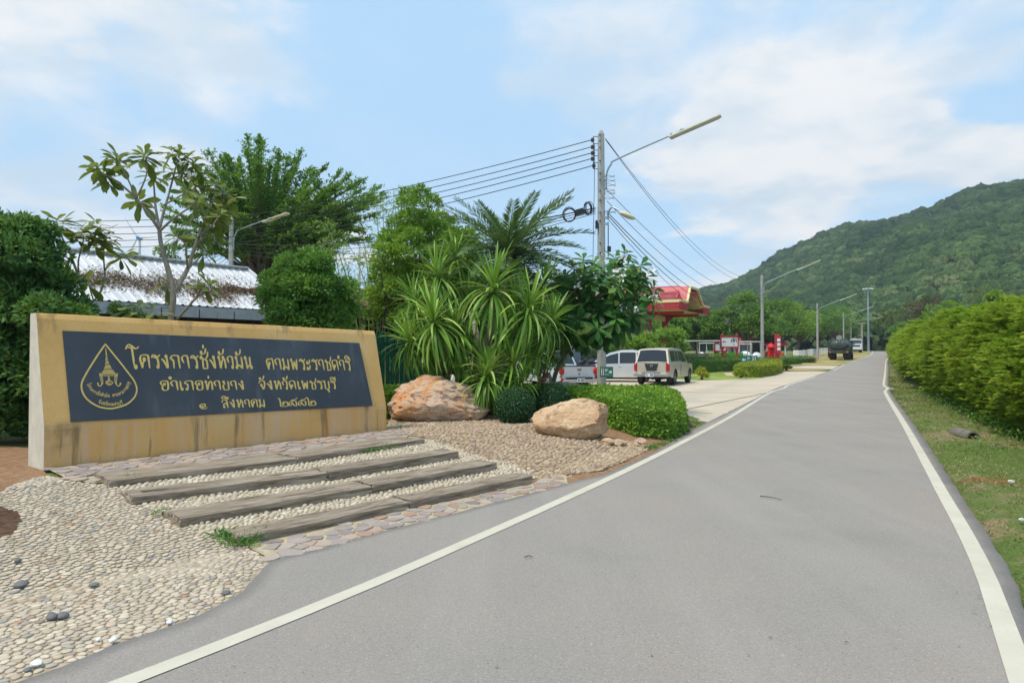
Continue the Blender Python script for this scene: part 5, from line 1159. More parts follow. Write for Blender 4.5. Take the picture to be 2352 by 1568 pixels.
hedge_poly('garden_hedge', 'low hedge row right of the second pole beside the dry grass', [(24.5, 65.5), (30.6, 72.0), (30.0, 73.2), (24, 66.8)], .75, L_MID, 80, .14, .07, rs, .2, .03, GH)
hedge_poly('garden_hedge', 'short dark hedge block near the foot of the third pole', [(30.4, 74.6), (34.4, 77.2), (33.9, 78.8), (29.8, 76.0)], .62, L_DARK, 80, .15, .08, rs, .2, .03, GH)
yh = [tuple(P(u, v)[:2]) for u, v in ((1718, 866), (1745, 866), (1775, 862), (1793, 856), (1796, 848))]; yh += [(yh[-1][0] - .8, yh[-1][1] + 1.2), (yh[0][0] + .6, yh[0][1] + 3.6), (yh[0][0] - .4, yh[0][1] + 1.4)]
hedge_poly('yellow_hedge', 'yellow-green hedge at the corner of the drive in front of the second pole', yh, .80, L_YEL, 260, .09, .05, rs, .25, .05)
bush_at('low yellowish round bush left of the green toilet sign', 1700, 846, 42.5, 27, 22, L_YEL, 1400, .08, 81, 'round_bush'); bush_at('yellow-green bush by the front wheel of the beige pickup', 1612, 846, 40, 30, 30, L_YEL, 1500, .08, 82, 'round_bush'); bush_at('sparse brownish shrub on the grass by the second pole', 1808, 836, 54, 26, 14, L_OLV, 900, .10, 83, 'round_bush')

# ------------------------------------------------------------------ tall feathery hedge on the right
def big_hedge():
    rs = np.random.RandomState(55)
    # front foot of the hedge on the ground (world), set back from the road's right edge
    ys = np.array([3.5, 6, 8, 10, 12.5, 15, 19, 24, 30, 38, 48, 60, 75, 95, 125]); off = np.array([3.9, 3.7, 3.5, 3.2, 2.9, 2.7, 2.45, 2.2, 2.0, 1.9, 1.75, 1.7, 1.5, 1.5, 1.4]); xs = xre(ys) + off
    H = np.array([2.9, 2.9, 2.9, 2.85, 2.8, 2.75, 2.8, 2.9, 2.9, 3.0, 3.0, 2.9, 2.9, 3.0, 3.0]); root = thing('feathery_hedge', 'tall dense yellow-green feathery hedge along the right side of the road', 'hedge', G3(float(xs[4]), 12.5))
    PP, DD, NN, LL, RR = [], [], [], [], []
    seg = np.hypot(np.diff(xs), np.diff(ys))
    def front(y, h, depth=0.0):       # the face swells outwards at mid height and is deeply uneven
        x = np.interp(y, ys, xs) + depth; Ht = np.interp(y, ys, H) * (1 + .05 * mnoise.noise((y * .35, 0, 3)) + .05 * mnoise.noise((y * 1.1, 0, 6)))
        z0 = float(zg(x + .2, y)); bulge = -.85 * sin(min(1, h * 1.15) * pi * .9) + .45 * mnoise.noise((y * .7, h * 3.2, 1)) + .28 * mnoise.noise((y * 1.9, h * 7, 5)); return np.array([x + bulge * (1 if depth == 0 else .5), y, z0 + .1 + h * Ht + (0 if h < .9 else .16 * mnoise.noise((y * 2.2, 3, 8)))])
    n = 0
    for i in range(len(seg)):
        mid = (ys[i] + ys[i + 1]) / 2; sc = float(np.interp(mid, [4, 12, 30, 60, 125], [1.0, 1.1, 1.7, 2.6, 4.2])); dens = 330 / sc ** 1.75; q = int(seg[i] * 4.0 * dens)
        for _ in range(q):
            y = rs.uniform(ys[i], ys[i + 1]); r = rs.rand()
            if r < .72: h = rs.rand() ** .8; p = front(y, h); out = np.array([-.9, -.45, .15 + .6 * h])
            else: d = rs.rand() * 2.6; p = front(y, 1.0, d); out = np.array([-.3, -.3, 1.0])
            p = p + rs.normal(0, .13, 3); fd = unit(out * .55 + np.array([-.35, -.5, .12]) + rs.normal(0, .45, 3) * (1, 1, .45)); PP.append(p); DD.append(fd); LL.append(sc); RR.append(np.clip(.52 + .30 * mnoise.noise(tuple(p * .9)) + .1 * (h if r < .72 else 1) + rs.normal(0, .18), 0, 1))
    PP, DD, LL, RR = np.array(PP), np.array(DD), np.array(LL), np.array(RR); n = len(PP)
    # a frond: a short spray with leaflets in pairs, held flat and drooping at the tip
    VV, RRR = [], []; K = 9
    side = unit(np.cross(DD, np.array([0, 0, 1.0]))); up = np.cross(side, DD); fl = .21 * LL * rs.uniform(.7, 1.25, n)
    for k in range(K):
        t = (k + .6) / K; p = PP + DD * (fl * t)[:, None] - np.array([0, 0, 1.0]) * (fl * .30 * t * t)[:, None]; lf = fl * (.50 - .22 * t)
        for s in ((-1, 1) if k < K - 1 else (0,)):
            D = unit(side * s * 1.0 + DD * (.55 if s else 1) + rs.normal(0, .12, (n, 3))); N = unit(up + rs.normal(0, .25, (n, 3))); V, _ = leaves(p, D, N, lf, lf * .36); VV.append(V.reshape(n, 4, 3)); RRR.append(np.clip(RR + rs.normal(0, .08, n), 0, 1))
    V = np.stack(VV, 1).reshape(-1, 3); Rr = np.stack(RRR, 1).reshape(-1); mesh_np('foliage', V, np.arange(len(V)).reshape(-1, 4), L_FEATH, root, rnd=Rr); print('hedge fronds', n, 'quads', len(V) // 4)
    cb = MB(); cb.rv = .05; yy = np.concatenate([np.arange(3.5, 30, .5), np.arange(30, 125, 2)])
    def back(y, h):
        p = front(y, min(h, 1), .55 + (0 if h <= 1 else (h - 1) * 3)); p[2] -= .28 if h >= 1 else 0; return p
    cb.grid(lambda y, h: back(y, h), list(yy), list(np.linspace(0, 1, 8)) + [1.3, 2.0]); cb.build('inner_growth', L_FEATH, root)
    st = MB()
    for y in list(np.arange(4, 22, .8)) + list(np.arange(22, 60, 2.2)):
        x = float(np.interp(y, ys, xs)) + rs.uniform(.0, .5); b = G3(x, y); st.tube([b - (0, 0, .1), b + (rs.uniform(-.2, .2), rs.uniform(-.2, .2), .7), b + (rs.uniform(-.5, .3), rs.uniform(-.4, .4), 1.6)], [.035, .025, .012], 5)
    st.build('stem', B_BRN, root)
big_hedge()
# ------------------------------------------------------------------ the wooded hill
def m_canopy():
    n = NT('forest_canopy', .95, 0, .05); a = n.noise(n.co(), .55, 6, .75); b = n.noise(n.co(), .035, 4, .6); c = n.ramp(n.attr('rnd'), [(0, (.022, .045, .020)), (.35, (.038, .08, .026)), (.6, (.07, .125, .038)), (.8, (.115, .18, .055)), (1, (.17, .21, .08))])
    c = n.mix(n.val(a, .38, .62, .75, 0), c, (.008, .02, .008)); c = n.mix(n.val(b, .54, .70, 0, .2), c, (.12, .115, .06)); n.color(c); n.bump(a, 1.0, .6); return n.m
M_CANOPY = m_canopy()
def canopy(C, RR, V2, F2, r2):
    nu, nv = 9, 4; th = np.arange(nu) * 2 * pi / nu; ph = np.linspace(.12, pi * .62, nv); d = np.array([(sin(p) * cos(t), sin(p) * sin(t), cos(p)) for p in ph for t in th]); N = len(C); rs = np.random.RandomState(8)
    lob = 1 + .18 * np.sin(d[None, :, 0] * 4 + np.arange(N)[:, None]) * np.cos(d[None, :, 1] * 5 + 2 * np.arange(N)[:, None]) + rs.normal(0, .07, (N, nu * nv)); V = C[:, None, :3] + d[None] * (C[:, 3, None] * lob)[:, :, None] * (1, 1, .75); f = []
    for j in range(nv - 1):
        for i in range(nu): f.append((j * nu + i, (j + 1) * nu + i, (j + 1) * nu + (i + 1) % nu, j * nu + (i + 1) % nu))
    f += [(0, 1, 2, 3), (0, 3, 4, 5), (0, 5, 6, 7)]; f = np.array(f); Fc = (f[None] + (np.arange(N) * nu * nv)[:, None, None]).reshape(-1, 4); V = V.reshape(-1, 3)
    return np.concatenate([V, V2]), np.concatenate([Fc, F2 + len(V)]), np.concatenate([np.repeat(RR, len(f)), r2])
def hill():
    rs = np.random.RandomState(2)
    sil = [(1280, 800), (1400, 752), (1500, 712), (1590, 670), (1650, 657), (1700, 641), (1750, 616), (1800, 577), (1850, 555), (1900, 531), (1950, 514), (2000, 507), (2060, 499), (2100, 487), (2150, 471), (2180, 451), (2230, 427), (2300, 420), (2352, 413), (2500, 400), (2800, 380), (3300, 420), (4200, 560), (6000, 700)]
    az = np.arctan2(np.array([s[0] for s in sil]) - 1176, F); el = (815 - np.array([s[1] for s in sil])) / F * np.cos(az)
    def ridge(a): r = 520 + 260 * np.clip((.95 - a) / .85, 0, 1) ** 1.2; return r
    def height(a, r):
        R = ridge(a); top = np.interp(a, az, el) * R - 7; foot = 215 + 60 * math.sin(a * 5); t = np.clip((r - foot) / (R - foot), 0, 1.6); s = t if t < 1 else 1 - (t - 1) * 1.4
        spur = mnoise.noise((a * 9 + r * .004, r * .0035, 2)) * 1.0 + .5 * mnoise.noise((a * 22 - r * .006, r * .006, 7)); base = 3.0 + (r - 200) * .006
        return base + max(0, top - base) * (max(0, s) ** 1.15) * (1 + .30 * spur * 4 * t * (1 - min(t, 1)) * 1.0) if top > base else base
    As = np.linspace(.02, 1.95, 150); Rs = np.concatenate([np.linspace(200, 900, 90)]); V = []
    for a in As:
        for r in Rs: V.append((r * sin(a), r * cos(a), height(a, r) + EYE))
    n = len(Rs); i, j = np.meshgrid(np.arange(len(As) - 1), np.arange(n - 1), indexing='ij'); k = (i * n + j).ravel()
    mh = NT('forest_floor', .95, 0, .05); f = mh.noise(mh.co(), .12, 5, .6); mh.color(mh.ramp(f, [(.3, (.012, .026, .01)), (.7, (.03, .05, .02))]))
    tag(mesh_np('hill', V, np.stack([k, k + n, k + n + 1, k + 1], 1), mh.m, smooth=True), kind='structure')
    C, RR = [], []
    while len(C) < 9600:
        a = rs.uniform(.12, 1.02); r = sqrt(rs.uniform(215 ** 2, 800 ** 2)); R = float(ridge(a))
        if r > R + 25: continue
        x, y = r * sin(a), r * cos(a); z = height(a, r) + EYE
        if z < 5 and rs.rand() < .2: continue
        sc = rs.uniform(.75, 1.35) * np.interp(r, [215, 400, 700], [2.9, 3.9, 4.8]); C.append((x, y, z + sc * .75, sc)); patch = mnoise.noise((x * .012, y * .012, 5)) * .28 + mnoise.noise((x * .04, y * .04, 1)) * .18; RR.append(np.clip(.42 + patch + rs.normal(0, .15) + np.interp(r, [215, 420, 600], [.30, .05, -.08]), 0, 1))
    C = np.array(C); RR = np.array(RR); per = 26; k = np.repeat(np.arange(len(C)), per); n = len(k); d = rdirs(n, rs); d[:, 2] = np.abs(d[:, 2]) * 1.1 - .12; d = unit(d)
    lob = 1 + .22 * np.sin(d[:, 0] * 5 + k) * np.cos(d[:, 1] * 6 + 2 * k); Pn = C[k, :3] + d * (C[k, 3] * lob)[:, None] * (1, 1, .72); D = unit(np.cross(d, rdirs(n, rs)) + d * .15); N = unit(d + rdirs(n, rs) * .22)
    Ls = C[k, 3] * rs.uniform(.16, .30, n); V, Fq = leaves(Pn - D * (Ls * .5)[:, None], D, N, Ls, Ls * .8); rk = np.clip(RR[k] + rs.normal(0, .10, n), 0, 1); V, Fq, rk = canopy(C, RR, V, Fq, rk); ob = mesh_np('hillside_forest', V, Fq, M_CANOPY, None, rnd=rk, smooth=True); tag(ob, 'dense mixed green forest covering the hillside beyond the road', 'forest', kind='stuff')
hill()
def treeline():
    rs = np.random.RandomState(6); C = []
    for a in np.arange(-1.0, 1.0, .0075):
        for r in (205, 225, 250):
            s = rs.uniform(3.5, 6); r2 = r + rs.uniform(-8, 8); x, y = r2 * sin(a), r2 * cos(a); z0 = float(np.interp(y, _ZY, _ZZ)); [C.append((x + rs.uniform(-2, 2), y, z0 + h, s)) for h in (1.5, 4.5 + rs.uniform(0, 2.5))]
    C = np.array(C); k = np.repeat(np.arange(len(C)), 60); n = len(k); d = rdirs(n, rs); Pn = C[k, :3] + d * C[k, 3:4] * (1, 1, .8); V, Fq = leaves(Pn, unit(np.cross(d, rdirs(n, rs))), unit(d + rdirs(n, rs) * .4), C[k, 3] * .42, C[k, 3] * .32)
    tag(mesh_np('far_treeline', V, Fq, L_HILL, None, rnd=np.clip(.55 + rs.normal(0, .2, n), 0, 1)), 'low unbroken line of far trees closing the plain behind the garden', 'trees', kind='stuff')
treeline()

# ------------------------------------------------------------------ sheds
def m_roof():
    n = NT('white_corrugated_sheet', .45, .0, .5); b = n.noise(n.co(scale=(2.5, .35, 1)), 1.5, 6, .6); f = n.noise(n.co(), 14, 5, .7)
    k = n.ramp(b, [(.3, (.50, .51, .52)), (.6, (.66, .665, .67))]); n.color(n.mix(n.val(f, .58, .72, 0, .5), k, (.42, .36, .30))); return n.m
def shed():
    D = np.array([.62, .785, 0]); Nn = np.array([-.785, .62, 0]); Er = np.array([-5.6, 17.6, 0]); g0 = float(zg(Er[0], Er[1])); ze, zr = 2.62, 3.90; L = 11.0; dep = 2.4
    rz = atan2(D[1], D[0]); root = thing('shed', 'long low shed with a white corrugated roof strewn with dead leaves', 'shed', (Er[0], Er[1], g0), rz)
    Q = lambda s, t, z: Er - D * s + Nn * t + np.array([0, 0, z])
    rm = m_roof(); pitch = .19; amp = .022; npan = 11
    for i in range(npan):
        mb = MB(); s0, s1 = L * i / npan, L * (i + 1) / npan; us = np.arange(s0, s1 + .015, pitch / 6)
        def f(s, t):
            ph = (s % pitch) / pitch; rib = amp * (1 if .15 < ph < .40 else 0) if True else 0; z = ze + (zr - ze) * t + rib + .003 * (i % 2); return Q(s, dep * t, z)
        mb.grid(f, list(us), [0, .33, .66, 1]); mb.build('roof_sheet', rm, root)
    bk_ = MB(); bk_.quad(Q(0, dep, zr - .01), Q(L, dep, zr - .01), Q(L, dep * 2, ze), Q(0, dep * 2, ze)); bk_.build('rear_roof', rm, root)
    rd = MB(); rd.box2(Q(-.02, dep, zr + .035), Q(L, dep, zr + .035), .34, .03); rd.build('ridge_cap', rm, root)
    vg = MB(); vg.box2(Q(-.03, -.02, ze + .02), Q(-.03, dep, zr + .02), .05, .12); vg.build('verge_trim', rm, root)
    fm_ = plain('grey_fascia', (.46, .48, .50), .5, .1, .1, 8)
    for i in range(26):
        s0 = L * i / 26; mb = MB(); mb.box2(Q(s0 + .01, -.03 - .012 * (i % 2), ze - .15), Q(s0 + L / 26 - .012, -.03 - .012 * (i % 2), ze - .15), .02, .24); mb.build('fascia_board', fm_, root)
    fs = MB(); fs.box2(Q(0, .02, ze - .05), Q(L, .02, ze - .05), .05, .06); fs.build('gutter', fm_, root)
    dk = plain('dark_steel', (.035, .035, .04), .6)
    for s in np.arange(.3, L, 1.75): pb = MB(); pb.box(Q(s, .3, (ze + g0) / 2 - .1), (.09, .09, ze - g0 - .1), rz); pb.build('post', dk, root)
    tr = MB()
    for s in np.arange(.3, L, 1.75): tr.tube([Q(s, .3, ze - .5), Q(s + .45, .3, ze - .06)], .025, 4); tr.tube([Q(s, .3, ze - .5), Q(s - .45, .3, ze - .06)], .025, 4)
    tr.box2(Q(0, .3, ze - .3), Q(L, .3, ze - .3), .05, .08); tr.build('brace', dk, root)
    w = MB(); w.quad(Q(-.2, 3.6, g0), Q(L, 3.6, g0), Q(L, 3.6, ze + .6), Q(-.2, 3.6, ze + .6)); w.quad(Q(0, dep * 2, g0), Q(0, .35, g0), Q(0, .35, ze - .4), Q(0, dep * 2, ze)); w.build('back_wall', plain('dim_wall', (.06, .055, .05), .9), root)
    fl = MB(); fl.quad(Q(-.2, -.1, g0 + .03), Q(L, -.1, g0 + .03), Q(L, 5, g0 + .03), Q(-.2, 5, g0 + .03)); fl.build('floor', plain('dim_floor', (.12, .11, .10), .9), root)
    # dead leaves caught on the roof
    rs = np.random.RandomState(3); PP = []
    for _ in range(21000):
        s = rs.uniform(.1, L); t = .42 + .10 * mnoise.noise((s * .5, 2, 0)) + .10 * mnoise.noise((s * 1.7, 5, 0)); wd = .10 * np.interp(s, [0, .8, 2, 3.2, 5, 11], [.0, .5, 2.0, 1.8, .9, 1.0]) * (1 + .5 * mnoise.noise((s * 1.3, 9, 1))); q = t + rs.normal(0, 1) * max(.004, wd) * .7 - (.10 if 1.5 < s < 3.6 else 0)
        if 0 < q < 1: PP.append((s, q))
    for _ in range(900):
        s = rs.uniform(.1, 2.4); PP.append((round(s / .19) * .19 + .15 + rs.normal(0, .03), rs.uniform(.1, .75)))
    PP = np.array(PP); X = np.array([Q(s, dep * t, ze + (zr - ze) * t + .015 + abs(rs.normal(0, .018))) for s, t in PP]); n = len(X); V, Fq = leaves(X, rdirs(n, rs) * (1, 1, .5), unit(rs.normal(0, .6, (n, 3)) + (0, 0, 1)), .055 * rs.uniform(.6, 1.3, n), .026)
    ml = leafmat('dead_leaf', (.10, .06, .035), (.22, .14, .085), (.36, .26, .18), .05, .9, .1); ob = mesh_np('dead_leaves', V, Fq, ml, root, rnd=rs.rand(n)); ob['kind'] = 'stuff'
shed()
def picket():
    a, b = A(862, 860, 16.0), A(1010, 860, 17.2); a[2] = float(zg(a[0], a[1])); b[2] = float(zg(b[0], b[1])); root = thing('green_fence', 'dark green slatted fence in the shade right of the sign wall', 'fence', a); g = plain('green_paint', (.012, .12, .075), .55, 0, .2); L = float(np.linalg.norm(b - a)); n = 14
    for i in range(n):
        p = a + (b - a) * (i + .5) / n; q = MB(); q.box(p + (0, 0, 1.0), (L / n * .68, .03, 1.75), atan2(b[1] - a[1], b[0] - a[0])); q.build('slat', g, root)
    for z in (.35, 1.6): r = MB(); r.box2(a + (.02, .04, z), b + (.02, .04, z), .04, .07); r.build('rail', g, root)
    # low dark building with a red-brown roof edge seen between the topiary and the dracaena
    c = A(830, 740, 19.5); e = A(1010, 760, 22); g0 = .1; rt = thing('dim_building', 'low dark open building with a maroon roof edge behind the green fence', 'building', (c[0], c[1], g0)); d = unit((e - c) * (1, 1, 0)); nn = np.array([-d[1], d[0], 0]); c0 = c * (1, 1, 0) + (0, 0, 0) - d * 3; L2 = 9
    q = MB(); zt = float(A(830, 702, 19.5)[2]); P4 = lambda s, t, z: c0 + d * s + nn * t + np.array([0, 0, z])
    q.quad(P4(0, 0, zt), P4(L2, 0, zt), P4(L2, 2.5, zt + .8), P4(0, 2.5, zt + .8)); q.quad(P4(0, 2.5, zt + .8), P4(L2, 2.5, zt + .8), P4(L2, 5, zt), P4(0, 5, zt)); q.build('roof', plain('maroon_sheet', (.20, .035, .04), .5), rt)
    q = MB(); q.box2(P4(0, -.03, zt - .05), P4(L2, -.03, zt - .05), .03, .10); q.build('fascia', plain('maroon_sheet', (.20, .035, .04), .5), rt)
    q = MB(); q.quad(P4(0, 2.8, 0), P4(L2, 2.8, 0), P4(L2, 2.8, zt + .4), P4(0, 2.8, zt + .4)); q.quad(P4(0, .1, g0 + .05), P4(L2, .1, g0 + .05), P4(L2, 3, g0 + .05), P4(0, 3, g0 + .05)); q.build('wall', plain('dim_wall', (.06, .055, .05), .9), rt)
    for s in (0.1, 2.3, 4.5, 6.7, 8.9): q = MB(); q.box(P4(s, .1, zt / 2), (.10, .10, zt), atan2(d[1], d[0])); q.build('post', plain('dark_steel', (.035, .035, .04), .6), rt)
picket()

# ------------------------------------------------------------------ concrete poles, street lights, wires
M_CON = plain('pole_concrete', (.36, .355, .33), .85, 0, .18, 5, .2); M_STEEL = plain('galvanised_steel', (.34, .40, .42), .4, .6, .1); M_FIX = plain('cream_fixture', (.66, .60, .40), .5, 0, .08); M_TUBE = plain('lamp_diffuser', (.62, .62, .58), .25, 0, .05); M_BLK = plain('black_rubber', (.02, .02, .022), .5); M_INS = plain('brown_insulator', (.06, .035, .03), .3)
ARM = np.array([.89, -.456]); 
def pole(name, label, x, y, H, arm, cat='utility pole', group=None, armz=None, detail=True, up=1.25, fixl=1.45, zb=None, arml=None):
    z0 = float(zg(x, y)) if zb is None else zb; r = thing(name, label, cat, (x, y, z0), 0, group); sh = MB(); w0, w1 = .125, .085
    rz = radians(12); Rm = Matrix.Rotation(rz, 3, 'Z'); vs = []
    prof = [(-1, -.6), (-.6, -1), (.6, -1), (1, -.6), (1, .6), (.6, 1), (-.6, 1), (-1, .6)]
    for k, (z, w) in enumerate(((-.2, w0), (H * .5, (w0 + w1) / 2), (H - .12, w1), (H, w1 * .45))):
        for a, b in prof: vs.append(Vector((x, y, z0 + z)) + Rm @ Vector((a * w, b * w, 0)))
    sh.add(vs, [(k * 8 + i, k * 8 + (i + 1) % 8, (k + 1) * 8 + (i + 1) % 8, (k + 1) * 8 + i) for k in range(3) for i in range(8)] + [tuple(range(24, 32))]); sh.build('shaft', M_CON, r)
    a2 = ARM; hz = armz; q0 = np.array([x + a2[0] * .16, y + a2[1] * .16, z0 + hz]); e = q0 + np.array([a2[0] * arm, a2[1] * arm, up]); d = unit(e - q0)
    pts = [q0 + (0, 0, -.28), q0 + (0, 0, .05), q0 + np.array([a2[0] * .04, a2[1] * .04, .28]), q0 + np.array([a2[0] * .16, a2[1] * .16, .46]), q0 + np.array([a2[0] * .38, a2[1] * .38, .60]), e]
    m = MB(); m.tube(spl(np.array(pts), 4), .028, 7); m.build('lamp_arm', M_STEEL, r, smooth=True); m = MB()
    for z in (-.22, .0): m.box2(np.array([x, y, z0 + hz + z]), q0 + (0, 0, z), .06, .08)
    m.build('bracket', M_STEEL, r)
    d2 = unit(np.array([a2[0] * arm * .86, a2[1] * arm * .86, up - .6])); s0 = e - d2 * .45 - (0, 0, .06); s1 = s0 + d2 * fixl; m = MB(); m.box2(s0, s1, .22, .05); fx = m.build('light_fixture', M_FIX, r, bevel=.01); XF[fx] = XF[r]
    m = MB(); sd_ = unit(np.cross(d2, (0, 0, 1)))
    for s in (-1, 1): m.tube([s0 + d2 * .05 + sd_ * .05 * s - (0, 0, .04), s1 - d2 * .05 + sd_ * .05 * s - (0, 0, .04)], .02, 6)
    m.build('lamp_tube', M_TUBE, fx); m = MB(); 
    for s in (.1, .4): m.box(e - d2 * s + (0, 0, .0), (.05, .08, .09), 0)
    m.build('clamp', M_STEEL, fx)
    return r, z0
def bolts(r, x, y, zs):
    for z in zs: m = MB(); m.tube([(x - .05, y - .14, z), (x - .05, y - .10, z)], .022, 6); m.build('bolt', M_BLK, r)
X1, Y1 = 2.69, 20.5; H1 = float(A(1380, 300, Y1)[2]) - 0
r1, z1 = pole('power_pole', 'tall concrete power pole with street lamp rising from the low hedge', X1, Y1, H1 - float(zg(X1, Y1)), 2.35, armz=float(A(1392, 415, Y1)[2]) - float(zg(X1, Y1)), up=1.18, fixl=1.5)
bolts(r1, X1, Y1, [float(A(1380, v, Y1)[2]) for v in (313, 327, 341, 372, 400, 415, 440, 462, 490, 508, 560, 582)])
INS = []
for i, v in enumerate((322, 338, 352, 365, 381)):
    c = A(1361 + (3 if i == 4 else 0), v, Y1 - .05); m = MB(); m.tube([c + (0, 0, -.055), c + (0, 0, .055)], .045, 8); m.tube([c + (0, 0, -.03), c + (0, 0, .03)], .055, 8); m.build('insulator', M_INS, r1); INS.append(c)
m = MB(); a_, b_ = A(1362, 314, Y1), A(1362, 388, Y1); m.tube([a_ + (.02, .02, 0), b_ + (.02, .02, 0)], .012, 5); 
for v in (314, 330, 345, 358, 374, 388): p = A(1362, v, Y1); m.tube([p, (X1, Y1, p[2])], .010, 4)
m.build('insulator_rack', M_BLK, r1)
# the small second lamp on a short curved arm, cabinet, meter box, clips
m = MB(); p = [A(1397, 505, Y1 - .12), A(1397, 492, Y1 - .15), A(1400, 482, Y1 - .2), A(1405, 477, Y1 - .25), A(1412, 478, Y1 - .3), A(1435, 491, Y1 - .5)]; m.tube(spl(np.array(p), 4), .025, 6); m.build('short_lamp_arm', M_STEEL, r1, smooth=True)
m = MB(); c = A(1441, 495, Y1 - .55); m.ell(c, (.26, .12, .08), 12, 8, R=Matrix.Rotation(radians(24), 3, 'Y')); m.build('lamp_head', M_FIX, r1, smooth=True)
m = MB(); m.box2(np.array([X1, Y1, A(0, 500, Y1)[2]]), A(1397, 500, Y1 - .12), .06, .08); m.box2(np.array([X1, Y1, A(0, 514, Y1)[2]]), A(1397, 514, Y1 - .12), .06, .07); m.build('bracket', M_STEEL, r1)
m = MB(); m.box(A(1370, 516, Y1 - .06), (.06, .12, .24)); m.build('junction_box', M_BLK, r1); m = MB(); m.box(A(1371, 770, Y1 - .1), (.14, .14, .50)); m.build('meter_box', plain('beige_box', (.50, .45, .33), .6), r1)
m = MB(); m.tube([A(1366, 330, Y1 - .05), A(1365, 430, Y1 - .05), A(1363, 530, Y1), A(1362, 600, Y1)], .008, 4); m.tube([A(1397, 510, Y1), A(1397, 590, Y1)], .014, 4); m.box(A(1399, 572, Y1 - .05), (.10, .10, .16)); m.build('riser_cable', M_BLK, r1)
def coil(c, r, axis, n=5, w=.05, seed=0):
    rs = np.random.RandomState(seed); axis = unit(axis); e1 = unit(np.cross(axis, (0, 0, 1))); e2 = np.cross(axis, e1); m = MB()
    for k in range(n): rr = r * (1 + rs.normal(0, .04)); o = c + axis * rs.normal(0, w) + rs.normal(0, .012, 3); m.tube([o + (e1 * cos(t) + e2 * sin(t) * 1.12) * rr for t in np.linspace(0, 2 * pi, 19)], .011, 4, False)
    return m
m = MB()
for i, (v, w) in enumerate(((408, 10), (418, 11), (428, 12), (440, 10), (447, 11), (458, 9), (490, 12))):
    c = A(1402, v, Y1 - .1); q = [c + np.array([(.15 * w / 10) * cos(t) - .02, .05 * sin(t * 2), .045 * sin(t) + .012 * t]) for t in np.linspace(0, 2 * pi, 12)]; m.tube(q, .008, 4, False)
m.build('cable_loops', M_BLK, r1)
rings = coil(A(1308, 494, Y1 + .2), .19, (.3, 1, .1), 7, .03, 1); tag(rings.build('cable_coil', M_BLK), 'larger round coil of black cable hanging left of the tall pole', 'cable coil', 'spare cable coils by the pole')
rings = coil(A(1351, 478, Y1 + .1), .16, (.9, .6, .2), 6, .03, 2); tag(rings.build('cable_coil', M_BLK), 'smaller tilted coil of black cable nearest the tall pole', 'cable coil', 'spare cable coils by the pole')
m = MB(); m.box2(A(1320, 490, Y1 + .15), A(1341, 484, Y1 + .12), .12, .17); tag(m.build('splice_box', M_BLK), 'small black splice box hanging between the two cable coils', 'splice box')
PG = 'concrete street light poles along the road'; TOPS = {}
for i, (u, Y, vt, arm_, lb) in enumerate(((1751, 57, 632, 3.0, 'leaning concrete lamp pole in the yellow-green hedge by the drive'), (1878, 90, 696, 3.0, 'concrete lamp pole just left of the army tanker'), (1938, 125, 718, 3.2, 'concrete lamp pole rising behind the army tanker'), (1955, 158, 733, 5.0, 'far concrete lamp pole beside the floodlight mast'))):
    x = (u - 1176) / F * Y; zt = float(A(u, vt, Y)[2]); z_0 = float(zg(x, Y)); pole('street_lamp_pole', lb, x, Y, zt - z_0, arm_, 'lamp pole', PG, armz=zt - z_0 - 1.15, up=1.65 if i < 3 else 1.3, fixl=2.1 if i else 1.9); TOPS[i] = np.array([x, Y, zt])
Y0 = 31.0; x0 = (529 - 1176) / F * Y0; pole('power_pole', 'concrete pole with lamp half hidden by the fan-shaped tree behind the roof', x0, Y0, float(A(529, 498, Y0)[2]) - float(zg(x0, Y0)), 2.3, armz=float(A(540, 560, Y0)[2]) - float(zg(x0, Y0)), up=.95, fixl=1.5)
def wire(a, b, sag, label, r=.010, n=22, group='overhead wires'):
    q = [a + (b - a) * t - np.array([0, 0, 4 * sag * t * (1 - t)]) for t in np.linspace(0, 1, n)]; m = MB(); m.tube(q, r, 4, False); tag(m.build('overhead_wire', M_BLK), label, 'wire', group)
WN = ['topmost', 'second', 'third', 'fourth', 'lowest']
for i, c in enumerate(INS):
    e = A(540, 498 + i * 15, Y0 - .2); wire(c - (.05, 0, 0), e, .25, f'{WN[i]} of the five wires from the tall pole down to the far left pole', .013)
    e2 = A(-500, 490 + i * 16 , 40); wire(e, e2, .35, f'{WN[i]} of the wires running left over the white roof', .015)
for i, v in enumerate((478, 482, 486, 490)):
    wire(A(1368, v, Y1), A(540, 560 + i * 7, Y0), .45 + .1 * i, f'{WN[i]} of the thin communication cables left of the tall pole', .010 if i else .018)
for i in range(5):
    wire(A(535, 565 + i * 6, Y0), A(300 + i * 35, 650 + i * 2, 60), .2, f'{WN[i]} of the cables fanning down left from the half hidden pole', .014)
for i in range(2): wire(A(1390 + i, 318 + i * 3, Y1), TOPS[0] + (0, 0, -.1 - .25 * i), 1.5 + .15 * i, f'{["upper", "lower"][i]} of the two pale wires from the tall pole top to the second pole', .010)
for i, v in enumerate((436, 462, 486, 492, 500)): wire(A(1394, v, Y1), TOPS[0] + (0, 0, -1.2 - .22 * i), 1.3 + .22 * i, f'{WN[i]} of the slack black cables from the tall pole to the second pole', .016 if i in (2, 3) else .011)
for k in range(3):
    for i in range(4): wire(TOPS[k] + (0, 0, -.3 - .35 * i), TOPS[k + 1] + (0, 0, -.3 - .35 * i), .9 + .15 * i, f'{WN[i]} wire of the {["nearest", "middle", "farthest"][k]} span between the lamp poles', .012)
for i in range(2): wire(TOPS[0] + (0, 0, -1.6 - .5 * i), A(1470, 735 + 8 * i, 50), .9, f'{["upper", "lower"][i]} cable from the second pole past the pavilion eaves', .012)

